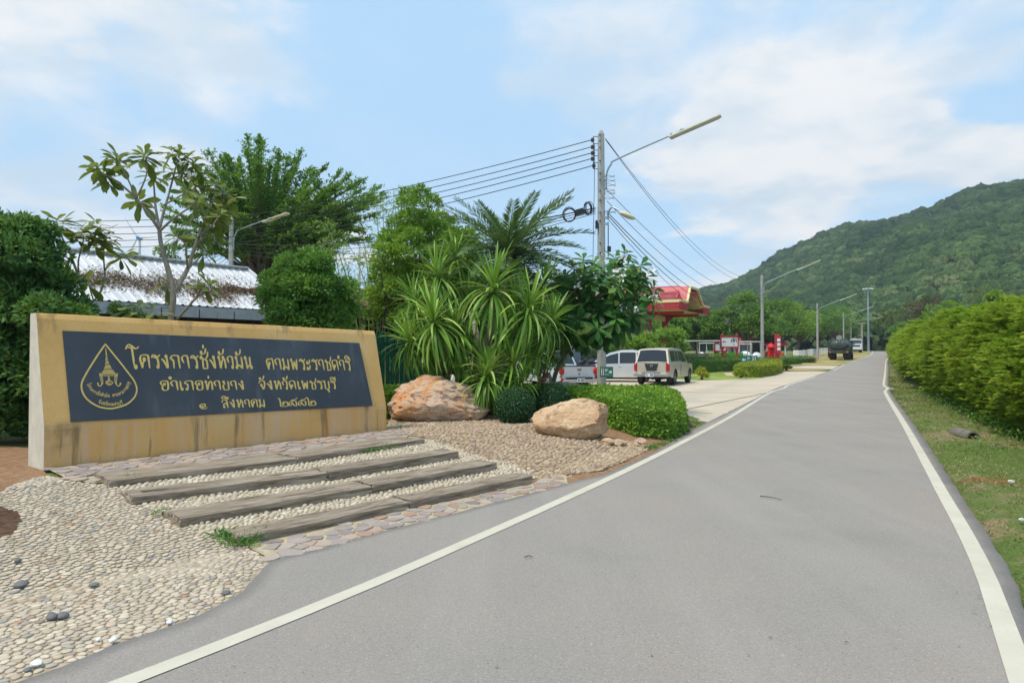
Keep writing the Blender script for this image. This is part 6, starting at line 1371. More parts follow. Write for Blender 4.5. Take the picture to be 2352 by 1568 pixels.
# floodlight mast, T-shaped pole, garden lamp, turbines
def mast():
    u, Y = 1995, 170; x = (u - 1176) / F * Y; z0 = float(zg(x, Y)); zt = float(A(u, 664, Y)[2]); r = thing('floodlight_mast', 'tall slim steel mast with a ring of floodlights beyond the road', 'floodlight mast', (x, Y, z0)); m = MB(); m.tube([(x, Y, z0), (x, Y, zt)], [.32, .17], 10); m.build('mast', M_STEEL, r); m = MB(); m.tube([(x, Y, zt - .1), (x, Y, zt + .15)], .85, 12); m.build('ring', M_STEEL, r)
    for i in range(8): t = i * pi / 4; m = MB(); m.box((x + 1.0 * cos(t), Y + 1.0 * sin(t), zt + .05), (.5, .5, .28), t); m.build('floodlight', plain('white_metal', (.70, .72, .72), .4), r)
    u, Y = 1980, 165; x = (u - 1176) / F * Y; z0 = float(zg(x, Y)); zt = float(A(u, 742, Y)[2]); r = thing('crossarm_pole', 'short concrete pole with a crossarm behind the white tanker', 'pole', (x, Y, z0)); m = MB(); m.box((x, Y, (z0 + zt) / 2), (.3, .3, zt - z0)); m.build('shaft', M_CON, r); m = MB(); m.box((x, Y, zt), (2.2, .25, .18)); m.build('crossarm', M_CON, r); m = MB(); m.box((x, Y, zt - 3), (1.6, .2, .15)); m.build('crossarm', M_CON, r)
    u, Y = 1673, 68; x = (u - 1176) / F * Y; z0 = float(zg(x, Y)); zt = float(A(u, 738, Y)[2]); r = thing('garden_lamp', 'black post-top garden lamp behind the entrance sign', 'street lamp', (x, Y, z0)); m = MB(); m.tube([(x + .35, Y, z0), (x + .35, Y, zt)], .05, 6); m.tube([(x + .35, Y, zt - .05), (x, Y, zt + .1)], .03, 5); m.build('post', M_BLK, r); m = MB(); m.tube([(x, Y, zt - .15), (x, Y, zt + .02), (x, Y, zt + .25)], [.36, .28, .05], 10); m.build('lamp_shade', M_BLK, r)
mast()
def turbine(u, v, Y, ang, lb):
    c = A(u, v, Y); x = c[0]; r = thing('wind_turbine', lb, 'wind turbine', (x, Y, 3.0), 0, 'far white wind turbines'); wm = plain('turbine_white', (.74, .70, .68), .4, 0, .03); m = MB(); m.tube([(x, Y, 3), (x, Y, c[2] - 1.5)], [1.5, .9], 10); m.build('tower', wm, r); m = MB(); m.box(c, (2.2, 5, 2.4)); m.build('nacelle', plain('turbine_blue', (.03, .25, .60), .4), r, bevel=.3)
    hub = c + (0, -3, 0); m = MB(); m.ell(hub, (1.3, 1.3, 1.3), 10, 8); rt = m.build('rotor_hub', plain('turbine_blue', (.03, .25, .60), .4), r)
    for k in range(3): t = ang + k * 2 * pi / 3; d = np.array([cos(t), 0, sin(t)]); s = np.array([-sin(t), .25, cos(t)]); m = MB(); L = 19; m.tube([hub + d * L * f for f in (0, .1, .3, .7, 1)], [.45, .5, .75, .45, .12], 6); m.build('blade', wm, r)
for u, v, Y, a, lb in ((321, 547, 520, 2.15, 'wind turbine with blue hub seen left of the main frangipani stem'), (428, 505, 480, .4, 'wind turbine tower half hidden behind the frangipani crown'), (254, 578, 700, 1.0, 'small far wind turbine low over the white roof'), (825, 525, 470, .9, 'pale wind turbine seen through the bamboo right of the fan-shaped tree')): turbine(u, v, Y, a, lb)

# ------------------------------------------------------------------ boulders and small stones
def m_rock(name, seed, cols, dark):
    n = NT(name, .85, 0, .2); c = n.co(loc=(seed, seed * 2, 0)); b = n.noise(c, 1.6, 7, .6, .6); f = n.noise(c, 24, 6, .7); s = n.noise(n.co(loc=(seed * 3, 1, 2), scale=(1, 1, 1.6)), 3.2, 6, .65, 1.2); v = n.voro(n.co(loc=(seed, 0, 0), scale=(1, 1, 2)), 2.6, 'DISTANCE_TO_EDGE')
    k = n.ramp(b, [(.30, cols[0]), (.45, cols[1]), (.58, cols[2]), (.72, cols[3])]); k = n.mix(n.val(s, .56, .68, 0, .75), k, dark); k = n.mix(n.val(f, .3, .6, .35, 0), k, (.20, .13, .08)); k = n.mix(n.val(n.noise(n.co(loc=(9, seed, 1)), 5, 6, .7), .62, .75, 0, .7), k, (.66, .52, .42))
    cv = n.voro(n.mix(.22, n.co(loc=(seed, 0, 0), scale=(1, 1, 1.7)), b), 2.2, 'DISTANCE_TO_EDGE'); ck = n.val(cv, .035, .008); ck = n.math('MULTIPLY', ck, n.val(s, .46, .60)); k = n.mix(n.math('MULTIPLY', ck, .5), k, (.14, .08, .06)); n.color(k); n.bump(n.math('ADD', n.math('MULTIPLY', b, 1.5), n.math('ADD', f, s)), .9, .03); return n.m
def boulder(name, label, c, r, seed, mat, rz=0, cuts=11, rough=.13, cat='boulder', group=None, sub=5, flat=.0):
    rs = np.random.RandomState(seed); bm = bmesh.new(); bmesh.ops.create_icosphere(bm, subdivisions=sub, radius=1.0); V = np.array([v.co[:] for v in bm.verts])
    for _ in range(cuts):
        n = rdirs(1, rs)[0]; n[2] = abs(n[2]) * .8 if rs.rand() < .7 else n[2]; n = unit(n); d = rs.uniform(.58, .84); e = np.maximum(0, V @ n - d); V = V - e[:, None] * n * .93
    Nn = unit(V); dp = np.array([rough * .9 * mnoise.noise(tuple(p * 1.7 + seed)) + rough * .55 * abs(mnoise.noise(tuple(p * 3.9 + seed * 2))) + rough * .30 * mnoise.noise(tuple(p * 9 + seed)) + rough * .14 * mnoise.noise(tuple(p * 22)) for p in V]); V = V + Nn * dp[:, None]
    V = V * np.array(r); z = float(zg(c[0], c[1])); V[:, 2] = V[:, 2] + r[2] * .72; R = np.array(Matrix.Rotation(rz, 3, 'Z')); V = V @ R.T
    for v, p in zip(bm.verts, V): v.co = p
    me = bpy.data.meshes.new(name); bm.to_mesh(me); bm.free(); me.materials.append(mat)
    if sub > 3:
        me.polygons.foreach_set('use_smooth', [True] * len(me.polygons)); me.set_sharp_from_angle(angle=radians(24))
    o = bpy.data.objects.new(name, me); link(o); o.location = (c[0], c[1], z); tag(o, label, cat, group)
RK1 = m_rock('orange_rock', 2, [(.38, .24, .15), (.64, .48, .35), (.64, .32, .14), (.62, .20, .08)], (.20, .08, .09)); RK2 = m_rock('tan_rock', 7, [(.44, .26, .14), (.62, .42, .25), (.70, .52, .34), (.62, .31, .13)], (.26, .12, .07)); RK3 = m_rock('pale_rock', 5, [(.34, .27, .22), (.45, .36, .30), (.52, .43, .37), (.40, .25, .2)], (.2, .14, .13))
pc = P(998, 968); boulder('boulder', 'large rugged orange and purple boulder at the right end of the sign wall', (pc[0] + .02, pc[1] + .45), (1.10, .62, .52), 3, RK1, .15, 12, .17)
pc = P(1318, 1006); boulder('boulder', 'smaller tan boulder in front of the low hedge near the road', (pc[0], pc[1] + .25), (.66, .44, .375), 8, RK2, -.12, 9, .12)
pc = A(1285, 884, 17.0); boulder('boulder', 'flat pinkish rock lying in the bed under the flowering frangipani', (pc[0], 16.0), (.75, .35, .40), 12, RK3, .1, 7, .10)
for i, (u, v, s) in enumerate(((1397, 1020, .085), (1418, 1022, .085), (1430, 1021, .07), (1470, 1018, .08), (1340 + 120, 1024, .05))):
    pc = P(u, v); boulder('small_rock', ['small orange rock nearest the tan boulder', 'reddish rock second from the tan boulder', 'low orange rock between two others by the hedge', 'flat reddish rock at the hedge corner', 'tiny pebble-sized rock by the hedge corner'][i], (pc[0], pc[1]), (s * 1.3, s, s * .7), 20 + i, RK1 if i % 2 else RK2, i, 5, .1, 'rock', 'small rocks along the low hedge', 3)
WR = plain('white_quartz', (.72, .71, .68), .7, 0, .1); DKR = plain('dark_stone', (.15, .15, .15), .7, 0, .2)
for i, (u, v, s, mt, lb) in enumerate(((83, 1527, .034, WR, 'white stone at the road edge, bottom left corner'), (64, 1540, .022, DKR, 'grey stone next to the white one at bottom left'), (260, 1472, .028, WR, 'white stone on the paving edge, second from the left'), (390, 1430, .026, WR, 'white stone at the edge of the pebble paving near its middle'), (441, 1408, .014, WR, 'tiny white stone right of the middle of the paving edge'), (216, 1346, .035, DKR, 'dark rough stone lying on the middle of the pebble paving'), (520, 1363, .034, DKR, 'flat dark chip near the paving corner'), (225, 1470, .02, WR, 'small white stone left of the bigger one on the paving edge'),
     (118, 1420, .045, DKR, 'large dark grey pebble left of centre on the paving'), (143, 1418, .042, DKR, 'large dark grey pebble beside its twin on the paving'), (48, 1346, .05, DKR, 'flat grey stone on the left part of the paving'), (40, 1290, .035, DKR, 'blue-grey stone below the hole in the paving'))):
    pc = P(u, v); boulder('loose_stone', lb, (pc[0], pc[1]), (s * .9, s * .75, s * .45), 50 + i, mt, i * .7, 4, .08, 'stone', 'loose stones on the paving', 2)
    bpy.data.objects[-1] if False else None

# grass tufts between the beams
MT = leafmat('weed_leaf', (.03, .11, .02), (.07, .21, .03), (.15, .33, .06), .3, .5)
def tuft(pts, L, n, lb, seed, mat=None, name='grass_tuft', h=.5):
    rs = np.random.RandomState(seed); q = np.array(pts); c = q.mean(0); PP = []
    for _ in range(n): i = rs.randint(len(q)); PP.append(q[i] + rs.normal(0, .05, 3) * (1, 1, .15))
    PP = np.array(PP); D = unit(rs.normal(0, 1, PP.shape) * (1, 1, .4) + (0, 0, h)); V, Fq = leaves(PP, D, unit(rs.normal(0, 1, PP.shape)), L * rs.uniform(.5, 1.2, n), L * .16); tag(mesh_np(name, V - c, Fq, mat or MT, None, rnd=rs.rand(n)), lb, 'grass tuft', 'weeds growing between steps and stones').location = tuple(c)
tuft([P(u, v) + (0, 0, .02) for u, v in ((520, 1238), (535, 1245), (548, 1250), (565, 1246), (580, 1238), (590, 1230), (510, 1230), (575, 1252))], .075, 420, 'weedy grass tuft at the left end of the lowest beam', 1)
tuft([P(u, v) + (0, 0, .03) for u, v in ((845, 1040), (860, 1037), (875, 1034), (890, 1030), (912, 1028))], .06, 200, 'strip of grass in front of the top right beam', 2)
tuft([P(368, 1182) + (0, 0, .02)], .05, 60, 'small tuft at the left end of the third beam row', 3); tuft([P(287, 1104) + (0, 0, .03)], .05, 50, 'tiny weed under the left end of the top beam', 4); tuft([P(745, 1084) + (0, 0, .05), P(755, 1088) + (0, 0, .05)], .05, 70, 'weed growing in the joint of the second beam row from the top', 5)
tuft([P(u, v) for u, v in ((1190, 962), (1230, 955), (925, 972), (905, 975))], .06, 150, 'small weeds at the foot of the big boulder', 6)
tuft([P(u, v) for u, v in ((1490, 1030), (1520, 1020), (1550, 1005), (1575, 990), (1590, 980), (1540, 1012), (1500, 1026), (1565, 985), (1600, 972))], .08, 700, 'ragged grass between the low hedge and the road', 7)

# ------------------------------------------------------------------ verge grass and debris on the right
def verge():
    rs = np.random.RandomState(91); n = 60000; y = 3.2 + 40 * rs.rand(n) ** 2.4; off = rs.rand(n) ** 1.1 * np.interp(y, [3, 12, 45], [4.6, 4.2, 2.4]) - .03; x = xre(y) + off; keep = np.array([mnoise.noise((a * .9, b * .9, 2)) + .6 * mnoise.noise((a * 3, b * 3, 4)) for a, b in zip(x, y)]) + rs.normal(0, .35, n) + .12 > 0
    x, y = x[keep], y[keep]; n = len(x); z = zg(x, y) - .03; sc = np.interp(y, [3, 12, 40], [.8, 1.1, 2.4]); nz = np.array([mnoise.noise((a * .7, b * .7, 8)) for a, b in zip(x, y)]); D = unit(np.stack([rs.normal(0, .8, n), rs.normal(0, .8, n), np.full(n, .55)], 1)); V, Fq = leaves(np.stack([x, y, z], 1), D, rdirs(n, rs), .055 * sc * rs.uniform(.5, 1.3, n), .010 * sc)
    n1 = NT('verge_blade', .9, 0, .1); c = n1.ramp(n1.attr('rnd'), [(0, (.05, .11, .02)), (.35, (.12, .22, .04)), (.6, (.22, .27, .07)), (.8, (.38, .32, .15)), (1, (.44, .36, .22))]); n1.color(c); n1.trans(.25, c); ob = mesh_np('verge_grass', V, Fq, n1.m, None, rnd=np.clip(.54 + .55 * nz + rs.normal(0, .2, n), 0, 1)); tag(ob, 'patchy short grass and straw on the roadside verge', 'grass', kind='stuff')
    # leafy weeds in the ditch below the hedge
    n = 16000; y = 5 + 22 * rs.rand(n) ** 1.5; x = xre(y) + np.interp(y, [5, 12, 27], [3.2, 2.6, 2.0]) + rs.normal(0, .55, n); hgt = rs.rand(n) * np.clip(.5 + .5 * np.array([mnoise.noise((a, b, 3)) for a, b in zip(x, y)]), .05, 1) * .45; P3 = np.stack([x, y, zg(x, y) + hgt], 1); V, Fq = leaves(P3, rdirs(n, rs), unit(rs.normal(0, .5, (n, 3)) + (0, 0, 1)), .075, .04); ob = mesh_np('ditch_weeds', V, Fq, L_MID, None, rnd=rs.rand(n)); tag(ob, 'low leafy weeds filling the ditch under the hedge', 'weeds', kind='stuff')
verge()
def half_pipe():
    a, b = P(2195, 992), P(2236, 1003); d = unit(b - a); m = MB(); L = .8; r_ = .12; e = np.array([-d[1], d[0], 0]); c0 = b - d * L; c0[2] = float(zg(c0[0], c0[1])) - .02
    for s, rr in ((0, r_), (1, r_ - .025)):
        pass
    us = [0, .25, .5, .75, 1]; th = np.linspace(0, pi, 11); F1 = lambda u, t: c0 + d * L * u + e * r_ * cos(t) + np.array([0, 0, r_ * sin(t)]); F2 = lambda u, t: c0 + d * L * u + e * (r_ - .03) * cos(t) + np.array([0, 0, (r_ - .03) * sin(t)])
    m.grid(F1, us, list(th)); m.grid(F2, us, list(th[::-1])); m.grid(lambda u, t: F1(1, t) * u + F2(1, t) * (1 - u), [0, 1], list(th)); tag(m.build('broken_pipe', plain('old_concrete_pipe', (.17, .15, .125), .9, 0, .3), smooth=True), 'broken half of a concrete drain pipe lying on the verge', 'pipe')
half_pipe()
for (u, v, u2, v2, r_, lb) in ((1746, 1142, 1796, 1150, .006, 'thin dry twig lying on the middle of the road'), (1205, 1283, 1224, 1282, .005, 'short twig on the road left of centre'), (2110, 894, 2180, 884, .02, 'fallen dry branch lying on the verge under the hedge'), (2090, 862, 2070, 880, .03, 'dark leaning stick at the foot of the hedge'), (2285, 1020, 2310, 1030, .012, 'pale stick on the verge below the broken pipe')):
    a, b = P(u, v), P(u2, v2); m = MB(); m.tube([a + (0, 0, .01 + r_), (a + b) / 2 + (0, .01, .015 + r_), b + (0, 0, .008 + r_)], [r_, r_ * .8, r_ * .5], 5); tag(m.build('twig', B_BRN), lb, 'twig')
for (u, v, s, lb) in ((2322, 1108, .05, 'crumpled white paper scrap on the verge'), (2346, 1195, .035, 'small white litter at the right edge of the verge')):
    pc = P(u, v); boulder('litter', lb, (pc[0], pc[1]), (s, s * .6, s * .4), 70, WR, .3, 5, .3, 'litter', None, 2)
def fallen():
    rs = np.random.RandomState(4); n = 90; y = 3.3 + 18 * rs.rand(n) ** 1.6; x = xl(y) + rs.rand(n) * (xr(y) - xl(y)); V, Fq = leaves(np.stack([x, y, zg(x, y) + .008], 1), rdirs(n, rs) * (1, 1, .1), unit(rs.normal(0, .2, (n, 3)) + (0, 0, 1)), .022 * rs.uniform(.5, 1.3, n), .010); ml = MATS['dead_leaf']; tag(mesh_np('fallen_leaves', V, Fq, ml, None, rnd=rs.rand(n)), 'tiny dry leaves scattered over the asphalt', 'fallen leaves', kind='stuff')
fallen()
# ------------------------------------------------------------------ vehicles (local frame: x right, y forward, z up)
def paint(name, c, rough=.32, metal=.35): 
    if name in MATS: return MATS[name]
    n = NT(name, rough, metal, .5); f = n.noise(n.co(), 3, 5, .6); lo = tuple(k * .90 for k in c); n.color(n.ramp(f, [(.35, lo), (.65, c)])); n.b.inputs['Coat Weight'].default_value = .5; n.b.inputs['Coat Roughness'].default_value = .12; MATS[name] = n.m; return n.m
TYRE = plain('tyre_rubber', (.028, .027, .025), .85, 0, .2); RIM = plain('alloy_rim', (.42, .42, .40), .35, .7, .1); GL = GL; GLS = glass(); CHR = plain('chrome', (.62, .62, .60), .2, .85, .05)
REDL = plain('red_lens', (.42, .012, .02), .2, 0, .2); WHL = plain('clear_lens', (.62, .62, .62), .12, 0, .1); BLP = plain('black_plastic', (.03, .03, .032), .55); PLT = plain('plate_white', (.66, .70, .74), .4, 0, .03); ORL = plain('orange_lens', (.7, .18, .03), .3)
def wheel(root, x, y, r, w=.22, rim=RIM, name='wheel', side=1):
    wb = bpy.data.objects.new(name, None); mb = MB(); n = 20; prof = [(-w / 2, r * .62), (-w / 2, r * .93), (-w * .38, r), (w * .38, r), (w / 2, r * .93), (w / 2, r * .62)]
    o = 0
    for px, pr in prof:
        for k in range(n): t = 2 * pi * k / n; mb.v.append((x + px, y + pr * cos(t), r + pr * sin(t)))
    for a in range(len(prof) - 1):
        for k in range(n): mb.face((a * n + k, a * n + (k + 1) % n, (a + 1) * n + (k + 1) % n, (a + 1) * n + k))
    wh = mb.build(name, TYRE, root, local=True, smooth=False); XF[wh] = XF[root]; m = MB(); xo = x + side * w * .34
    m.tube([(xo - side * .02, y, r), (xo + side * .005, y, r)], [r * .63, r * .60], 20); m.build('rim', plain('rim_shadow', (.07, .07, .07), .5) if rim is RIM else rim, wh, local=True); m = MB()
    m.tube([(xo, y, r), (xo + side * .03, y, r)], [r * .16, r * .12], 10)
    for k in range(6): t = k * pi / 3; m.box2((xo + side * .012, y + cos(t) * r * .1, r + sin(t) * r * .1), (xo + side * .012, y + cos(t) * r * .6, r + sin(t) * r * .6), .07 * r / .36, .03)
    m.build('spokes', rim, wh, local=True); return wh
def bend(fn, L): return fn
def car(name, label, cat, loc, rz, mat, L, Wd, deck, gh, wy, wr_, sill, side_w, windscreen, rear_glass=None, bed=None, tumble=.16, glassm=None, roof_mat=None, rim=RIM, plate=None, group=None, belt=None):
    root = thing(name, label, cat, loc, rz, group); hw0 = Wd / 2; dy = np.array(deck)
    top = lambda y: float(np.interp(y, dy[:, 0], dy[:, 1])); zb = max(d[1] for d in deck)
    def hw(y, z):
        e = abs(y) / (L / 2); return hw0 * (1 - .16 * max(0, e - .80) / .2 * (max(0, e - .8) / .2)) - .10 * max(0, (z - .62 * zb) / zb) ** 1.6 - .07 * max(0, (.5 * zb - z) / zb) ** 1.3
    def bot(y):
        z = sill + .10 * max(0, abs(y) / (L / 2) - .85) / .15
        for w in wy:
            d = abs(y - w)
            if d < wr_ * 1.22: z = max(z, wr_ + sqrt((wr_ * 1.22) ** 2 - d * d) * .98)
        return min(z, top(y) - .06)
    ys = set(np.linspace(-L / 2, L / 2, 31)); 
    for w in wy: ys |= set(w + wr_ * 1.22 * np.array([-1, -.97, -.85, -.6, -.3, 0, .3, .6, .85, .97, 1])) | {w - wr_ * 1.235, w + wr_ * 1.235}
    ys |= {d[0] for d in deck}; ys = sorted(y for y in ys if -L / 2 <= y <= L / 2); mb = MB(); K = 8
    for s in (-1, 1):
        mb.grid(lambda y, t: (s * hw(y, bot(y) + (top(y) - bot(y)) * t), y, bot(y) + (top(y) - bot(y)) * t), ys, list(np.linspace(0, 1, K)) if s > 0 else list(np.linspace(1, 0, K)))
    def topgrid(a, b):
        yy = [y for y in ys if a - 1e-6 <= y <= b + 1e-6]
        mb.grid(lambda y, t: (t * hw(y, top(y)), y, top(y) + .035 * (1 - t * t) * (0 if bed and y < bed[1] else 1)), yy, list(np.linspace(-1, 1, 7)))
    if bed: topgrid(bed[1], L / 2)
    else: topgrid(-L / 2, L / 2)
    for y, rev in ((-L / 2, False), (L / 2, True)):
        tt = list(np.linspace(-1, 1, 5)); mb.grid(lambda z, t: (t * hw(y, z), y - (.03 if not rev else -.05) * (1 - t * t), z), list(np.linspace(bot(y), top(y), 6)), tt)
    body = mb.build('body', mat, root, local=True, smooth=True); XF[body] = XF[root]
    try: body.data.set_sharp_from_angle(angle=radians(40))
    except Exception: pass
    ub = MB(); ub.box((0, 0, (sill + .9 * zb * .75) / 2 + .03), (Wd - .46, L * .93, zb * .62 - sill + .1)); ub.box((0, wy[0], wr_ * .95), (Wd - .4, .12, .12)); ub.box((0, 0, sill - .04), (.5, L * .7, .14)); ub.build('underbody', BLP, root, local=True)
    if bed:
        a, b = bed; z = top((a + b) / 2); m = MB(); m.box((0, (a + b) / 2, z - .42), (Wd - .16, b - a, .04)); m.build('bed_floor', BLP, root, local=True); m = MB()
        for s in (-1, 1): m.box((s * (hw0 - .12), (a + b) / 2, z - .02), (.09, b - a, .06)); m.box((s * (hw0 - .17), (a + b) / 2, z - .22), (.02, b - a, .42))
        m.box((0, a + .05, z - .02), (Wd - .25, .07, .05)); m.box((0, a + .07, z - .24), (Wd - .25, .03, .4)); m.box((0, b - .03, z - .22), (Wd - .2, .03, .44)); m.build('bed_liner', BLP, root, local=True)
    g = np.array(gh); zbelt = belt if belt else top((g[0, 0] + g[-1, 0]) / 2) - .01; roof = lambda y: float(np.interp(y, g[:, 0], g[:, 1])); zr = g[:, 1].max(); hb = hw0 - .085
    gw = lambda y, z: (hb - tumble * max(0, z - zbelt) / max(.1, zr - zbelt)) * (1 - .05 * max(0, (y - g[0, 0]) / (g[-1, 0] - g[0, 0]) - .55))
    gy = sorted(set(list(g[:, 0]) + list(np.linspace(g[0, 0], g[-1, 0], 22)))); mb = MB()
    for s in (-1, 1): mb.grid(lambda y, t: (s * gw(y, zbelt + (roof(y) - zbelt) * t), y, zbelt - .03 + (roof(y) - zbelt + .03) * t), gy, list(np.linspace(0, 1, 5)) if s > 0 else list(np.linspace(1, 0, 5)))
    mb.grid(lambda y, t: (t * gw(y, roof(y)), y, roof(y) + .04 * (1 - t * t) * min(1, (roof(y) - zbelt) / .3)), gy, list(np.linspace(-1, 1, 7))); cab = mb.build('cabin', roof_mat or mat, root, local=True, smooth=True); XF[cab] = XF[root]
    try: cab.data.set_sharp_from_angle(angle=radians(35))
    except Exception: pass
    gm = glassm or GLS
    for (a, b, zl) in side_w:
        for s in (-1, 1):
            m = MB(); yy = list(np.linspace(a, b, 7)); zh = lambda y: max(zl + .01, min(roof(y) - .10 - .5 * max(0, .0), zr - .12)); zt_ = lambda y, t: zl + (zh(y) - zl) * t
            m.grid(lambda y, t: (s * (gw(y, zt_(y, t)) + .008), y, zt_(y, t)), yy, [0, .5, 1] if s > 0 else [1, .5, 0]); m.build('window', gm, cab, local=True)
    def scr(a, b, nm):
        m = MB(); m.grid(lambda y, t: (t * (gw(y, roof(y)) - .09), y, roof(y) + .04 * (1 - t * t) + .010), list(np.linspace(a, b, 6)), list(np.linspace(-1, 1, 5))); o = m.build(nm, gm, cab, local=True)
        for v in o.data.vertices: v.co.y += (.008 if nm == 'windscreen' else -.012)
    scr(*windscreen, 'windscreen')
    if rear_glass: scr(*rear_glass, 'rear_window')
    for w in wy:
        for s in (-1, 1): wheel(root, s * (hw0 - .13), w, wr_, .22, rim, side=s)
    root['_'] = 0; del root['_']; return root, hw, top, body
def partbox(root, name, m, c, size, bevel=0, **k): q = MB(); q.box(c, size, **k); return q.build(name, m, root, local=True, bevel=bevel)
def put(u, v, dx=0, dy=0): p = P(u, v); return np.array([p[0] + dx, p[1] + dy, float(zg(p[0] + dx, p[1] + dy))])
def platetext(parent, txt, c, w, h, facing=-1, mat_=None, rz=0):
    """plate characters as slim raised strokes from a simple seven-bar alphabet"""
    SEG = {'1': 'bc', '2': 'abged', '4': 'fgbc', '6': 'afgedc', '8': 'abcdefg', '9': 'abcdfg', '0': 'abcdef', 'x': 'fecb', 'n': 'efabc', 'O': 'abcdef', 'U': 'fedcb', 'T': 'ah', 'I': 'h', 'N': 'fekbc', ' ': ''}
    P0 = {'a': ((0, 1), (1, 1)), 'b': ((1, 1), (1, .5)), 'c': ((1, .5), (1, 0)), 'd': ((0, 0), (1, 0)), 'e': ((0, 0), (0, .5)), 'f': ((0, .5), (0, 1)), 'g': ((0, .5), (1, .5)), 'h': ((.5, 0), (.5, 1)), 'k': ((0, 1), (1, 0))}
    n = len(txt); m = MB(); cw = w / n
    for i, ch in enumerate(txt):
        for s in SEG[ch]:
            (a, b), (p, q) = P0[s]; X = lambda t: (-w / 2 + cw * (i + .2 + .6 * t)) * (-facing); m.box2((c[0] + X(a), c[1] + facing * .008, c[2] + (b - .5) * h), (c[0] + X(p), c[1] + facing * .008, c[2] + (q - .5) * h), .004, h * .16)
    return m.build('plate_characters', mat_ or plain('plate_blue', (.03, .09, .30), .5), parent, local=True)
# beige pickup with a canopy, seen from behind
BG = paint('beige_paint', (.52, .475, .37), .38, .25); rz_ = -radians(27)
fw = np.array([sin(-rz_), cos(-rz_)]); rt_ = np.array([cos(-rz_), -sin(-rz_)])
pw = P(1546, 884); c_ = pw[:2] - rt_ * .80 + fw * 1.62
r, hw, top, body = car('pickup_truck', 'beige pickup with a windowed rear canopy parked at the edge of the concrete drive', 'pickup truck', G3(*c_), rz_, BG, 5.15, 1.85, [(-2.58, .60 + .42), (-2.5, 1.05), (.9, 1.08), (1.35, 1.06), (2.2, .98), (2.50, .82), (2.575, .62)],
    [(-2.56, 1.04), (-2.30, 1.72), (-1.9, 1.77), (-.2, 1.80), (.35, 1.78), (.75, 1.66), (1.42, 1.06)], (-1.62, 1.58), .365, .36, [(-2.05, -1.12, 1.16), (-1.0, -.55, 1.16), (-.42, .08, 1.16), (.14, 1.15, 1.12)], (.78, 1.36), (-2.53, -2.32), tumble=.15, plate=True)
hy = -2.58
q = MB(); q.prism([(-.78, 1.08), (.78, 1.08), (.66, 1.62), (-.66, 1.62)], (0, 0, 0), (1, 0, 0), (0, 0, 1), (0, 1, 0), 0.001); 
pb = partbox(r, 'tailgate', BG, (0, hy - .02, .80), (1.42, .05, .50), .02); XF[pb] = XF[r]; q = MB(); q.prism([(-.34, .24), (.34, .24), (.24, -.10), (-.24, -.10)], (0, hy - .062, .80), (1, 0, 0), (0, 0, 1), (0, 1, 0), .02); q.build('handle_trim', BLP, pb, local=True)
q = MB(); q.tube([(cos(t) * .055, hy - .07, .93 + sin(t) * .055) for t in np.linspace(0, 2 * pi, 13)], .010, 4, False); q.box((0, hy - .07, .93), (.12, .012, .022)); q.build('badge', CHR, pb, local=True)
partbox(r, 'canopy_seam', BLP, (0, hy - .01, 1.065), (1.55, .04, .035))
for s in (-1, 1): partbox(r, 'tail_light', REDL, (s * .80, hy - .01, .86), (.15, .10, .36), .03); partbox(r, 'mud_flap', BLP, (s * .72, -2.06, .32), (.26, .03, .34)); partbox(r, 'mirror', BG if s < 0 else BLP, (s * 1.02, .98, 1.14), (.20, .10, .17), .03); partbox(r, 'door_handle', CHR, (s * .93, .15, .93), (.02, .14, .03)); partbox(r, 'roof_rail', BLP, (s * .60, -.35, 1.86), (.05, .85, .04))
q = MB(); q.box((0, hy - .10, .50), (1.72, .16, .16)); bp_ = q.build('bumper', CHR, r, local=True, bevel=.03); partbox(r, 'bumper_step', BLP, (0, hy - .12, .59), (.9, .12, .02)); pl = partbox(r, 'number_plate', PLT, (-.05, hy - .20, .50), (.40, .015, .17)); XF[pl] = XF[r]; platetext(pl, 'nU 1988', (-.05, hy - .21, .51), .36, .085)
q = MB(); q.box2((.93, -.48, .45), (.935, -.48, 1.08), .008, .012); q.box2((.93, -.62 + .1, .45), (.93, -.62 + .1, 1.05), .006, .006); q.box2((.935, 1.12, .45), (.935, 1.12, 1.05), .008, .012); q.build('panel_gap', BLP, r, local=True)
# silver pickup, tail towards the road, behind the leaves of the frangipani
SV = paint('silver_paint', (.62, .65, .68), .3, .3); rz2 = radians(26); fw = np.array([sin(-rz2), cos(-rz2)]); pc2 = A(1328, 868, 28.0); c_ = pc2[:2] + fw * 2.5
r, hw, top, body = car('pickup_truck', 'silver open-bed pickup with red tail lights behind the flowering frangipani and the pole', 'pickup truck', G3(*c_), rz2, SV, 5.1, 1.82, [(-2.55, 1.02), (-2.5, 1.05), (-.9, 1.03), (.9, 1.04), (1.35, 1.02), (2.2, .95), (2.50, .80), (2.55, .62)],
    [(-1.05, 1.04), (-.75, 1.66), (-.3, 1.74), (.2, 1.73), (.65, 1.62), (1.38, 1.03)], (-1.55, 1.5), .36, .38, [(-.72, -.25, 1.14), (-.17, .36, 1.14), (.42, 1.1, 1.10)], (.7, 1.32), (-1.02, -.78), bed=(-2.52, -1.08), tumble=.17)
hy = -2.55
for s in (-1, 1): q = MB(); q.ell((s * .80, hy + .02, .84), (.12, .10, .17), 12, 8); q.build('tail_light', REDL, r, local=True, smooth=True); partbox(r, 'reflector', REDL, (s * .80, hy - .03, .50), (.12, .04, .09)); partbox(r, 'mirror', SV, (s * 1.0, .95, 1.10), (.20, .10, .16), .03)
q = MB(); q.box((0, hy - .01, .90), (.22, .05, .16)); q.build('handle_trim', CHR, r, local=True, bevel=.02); q = MB()
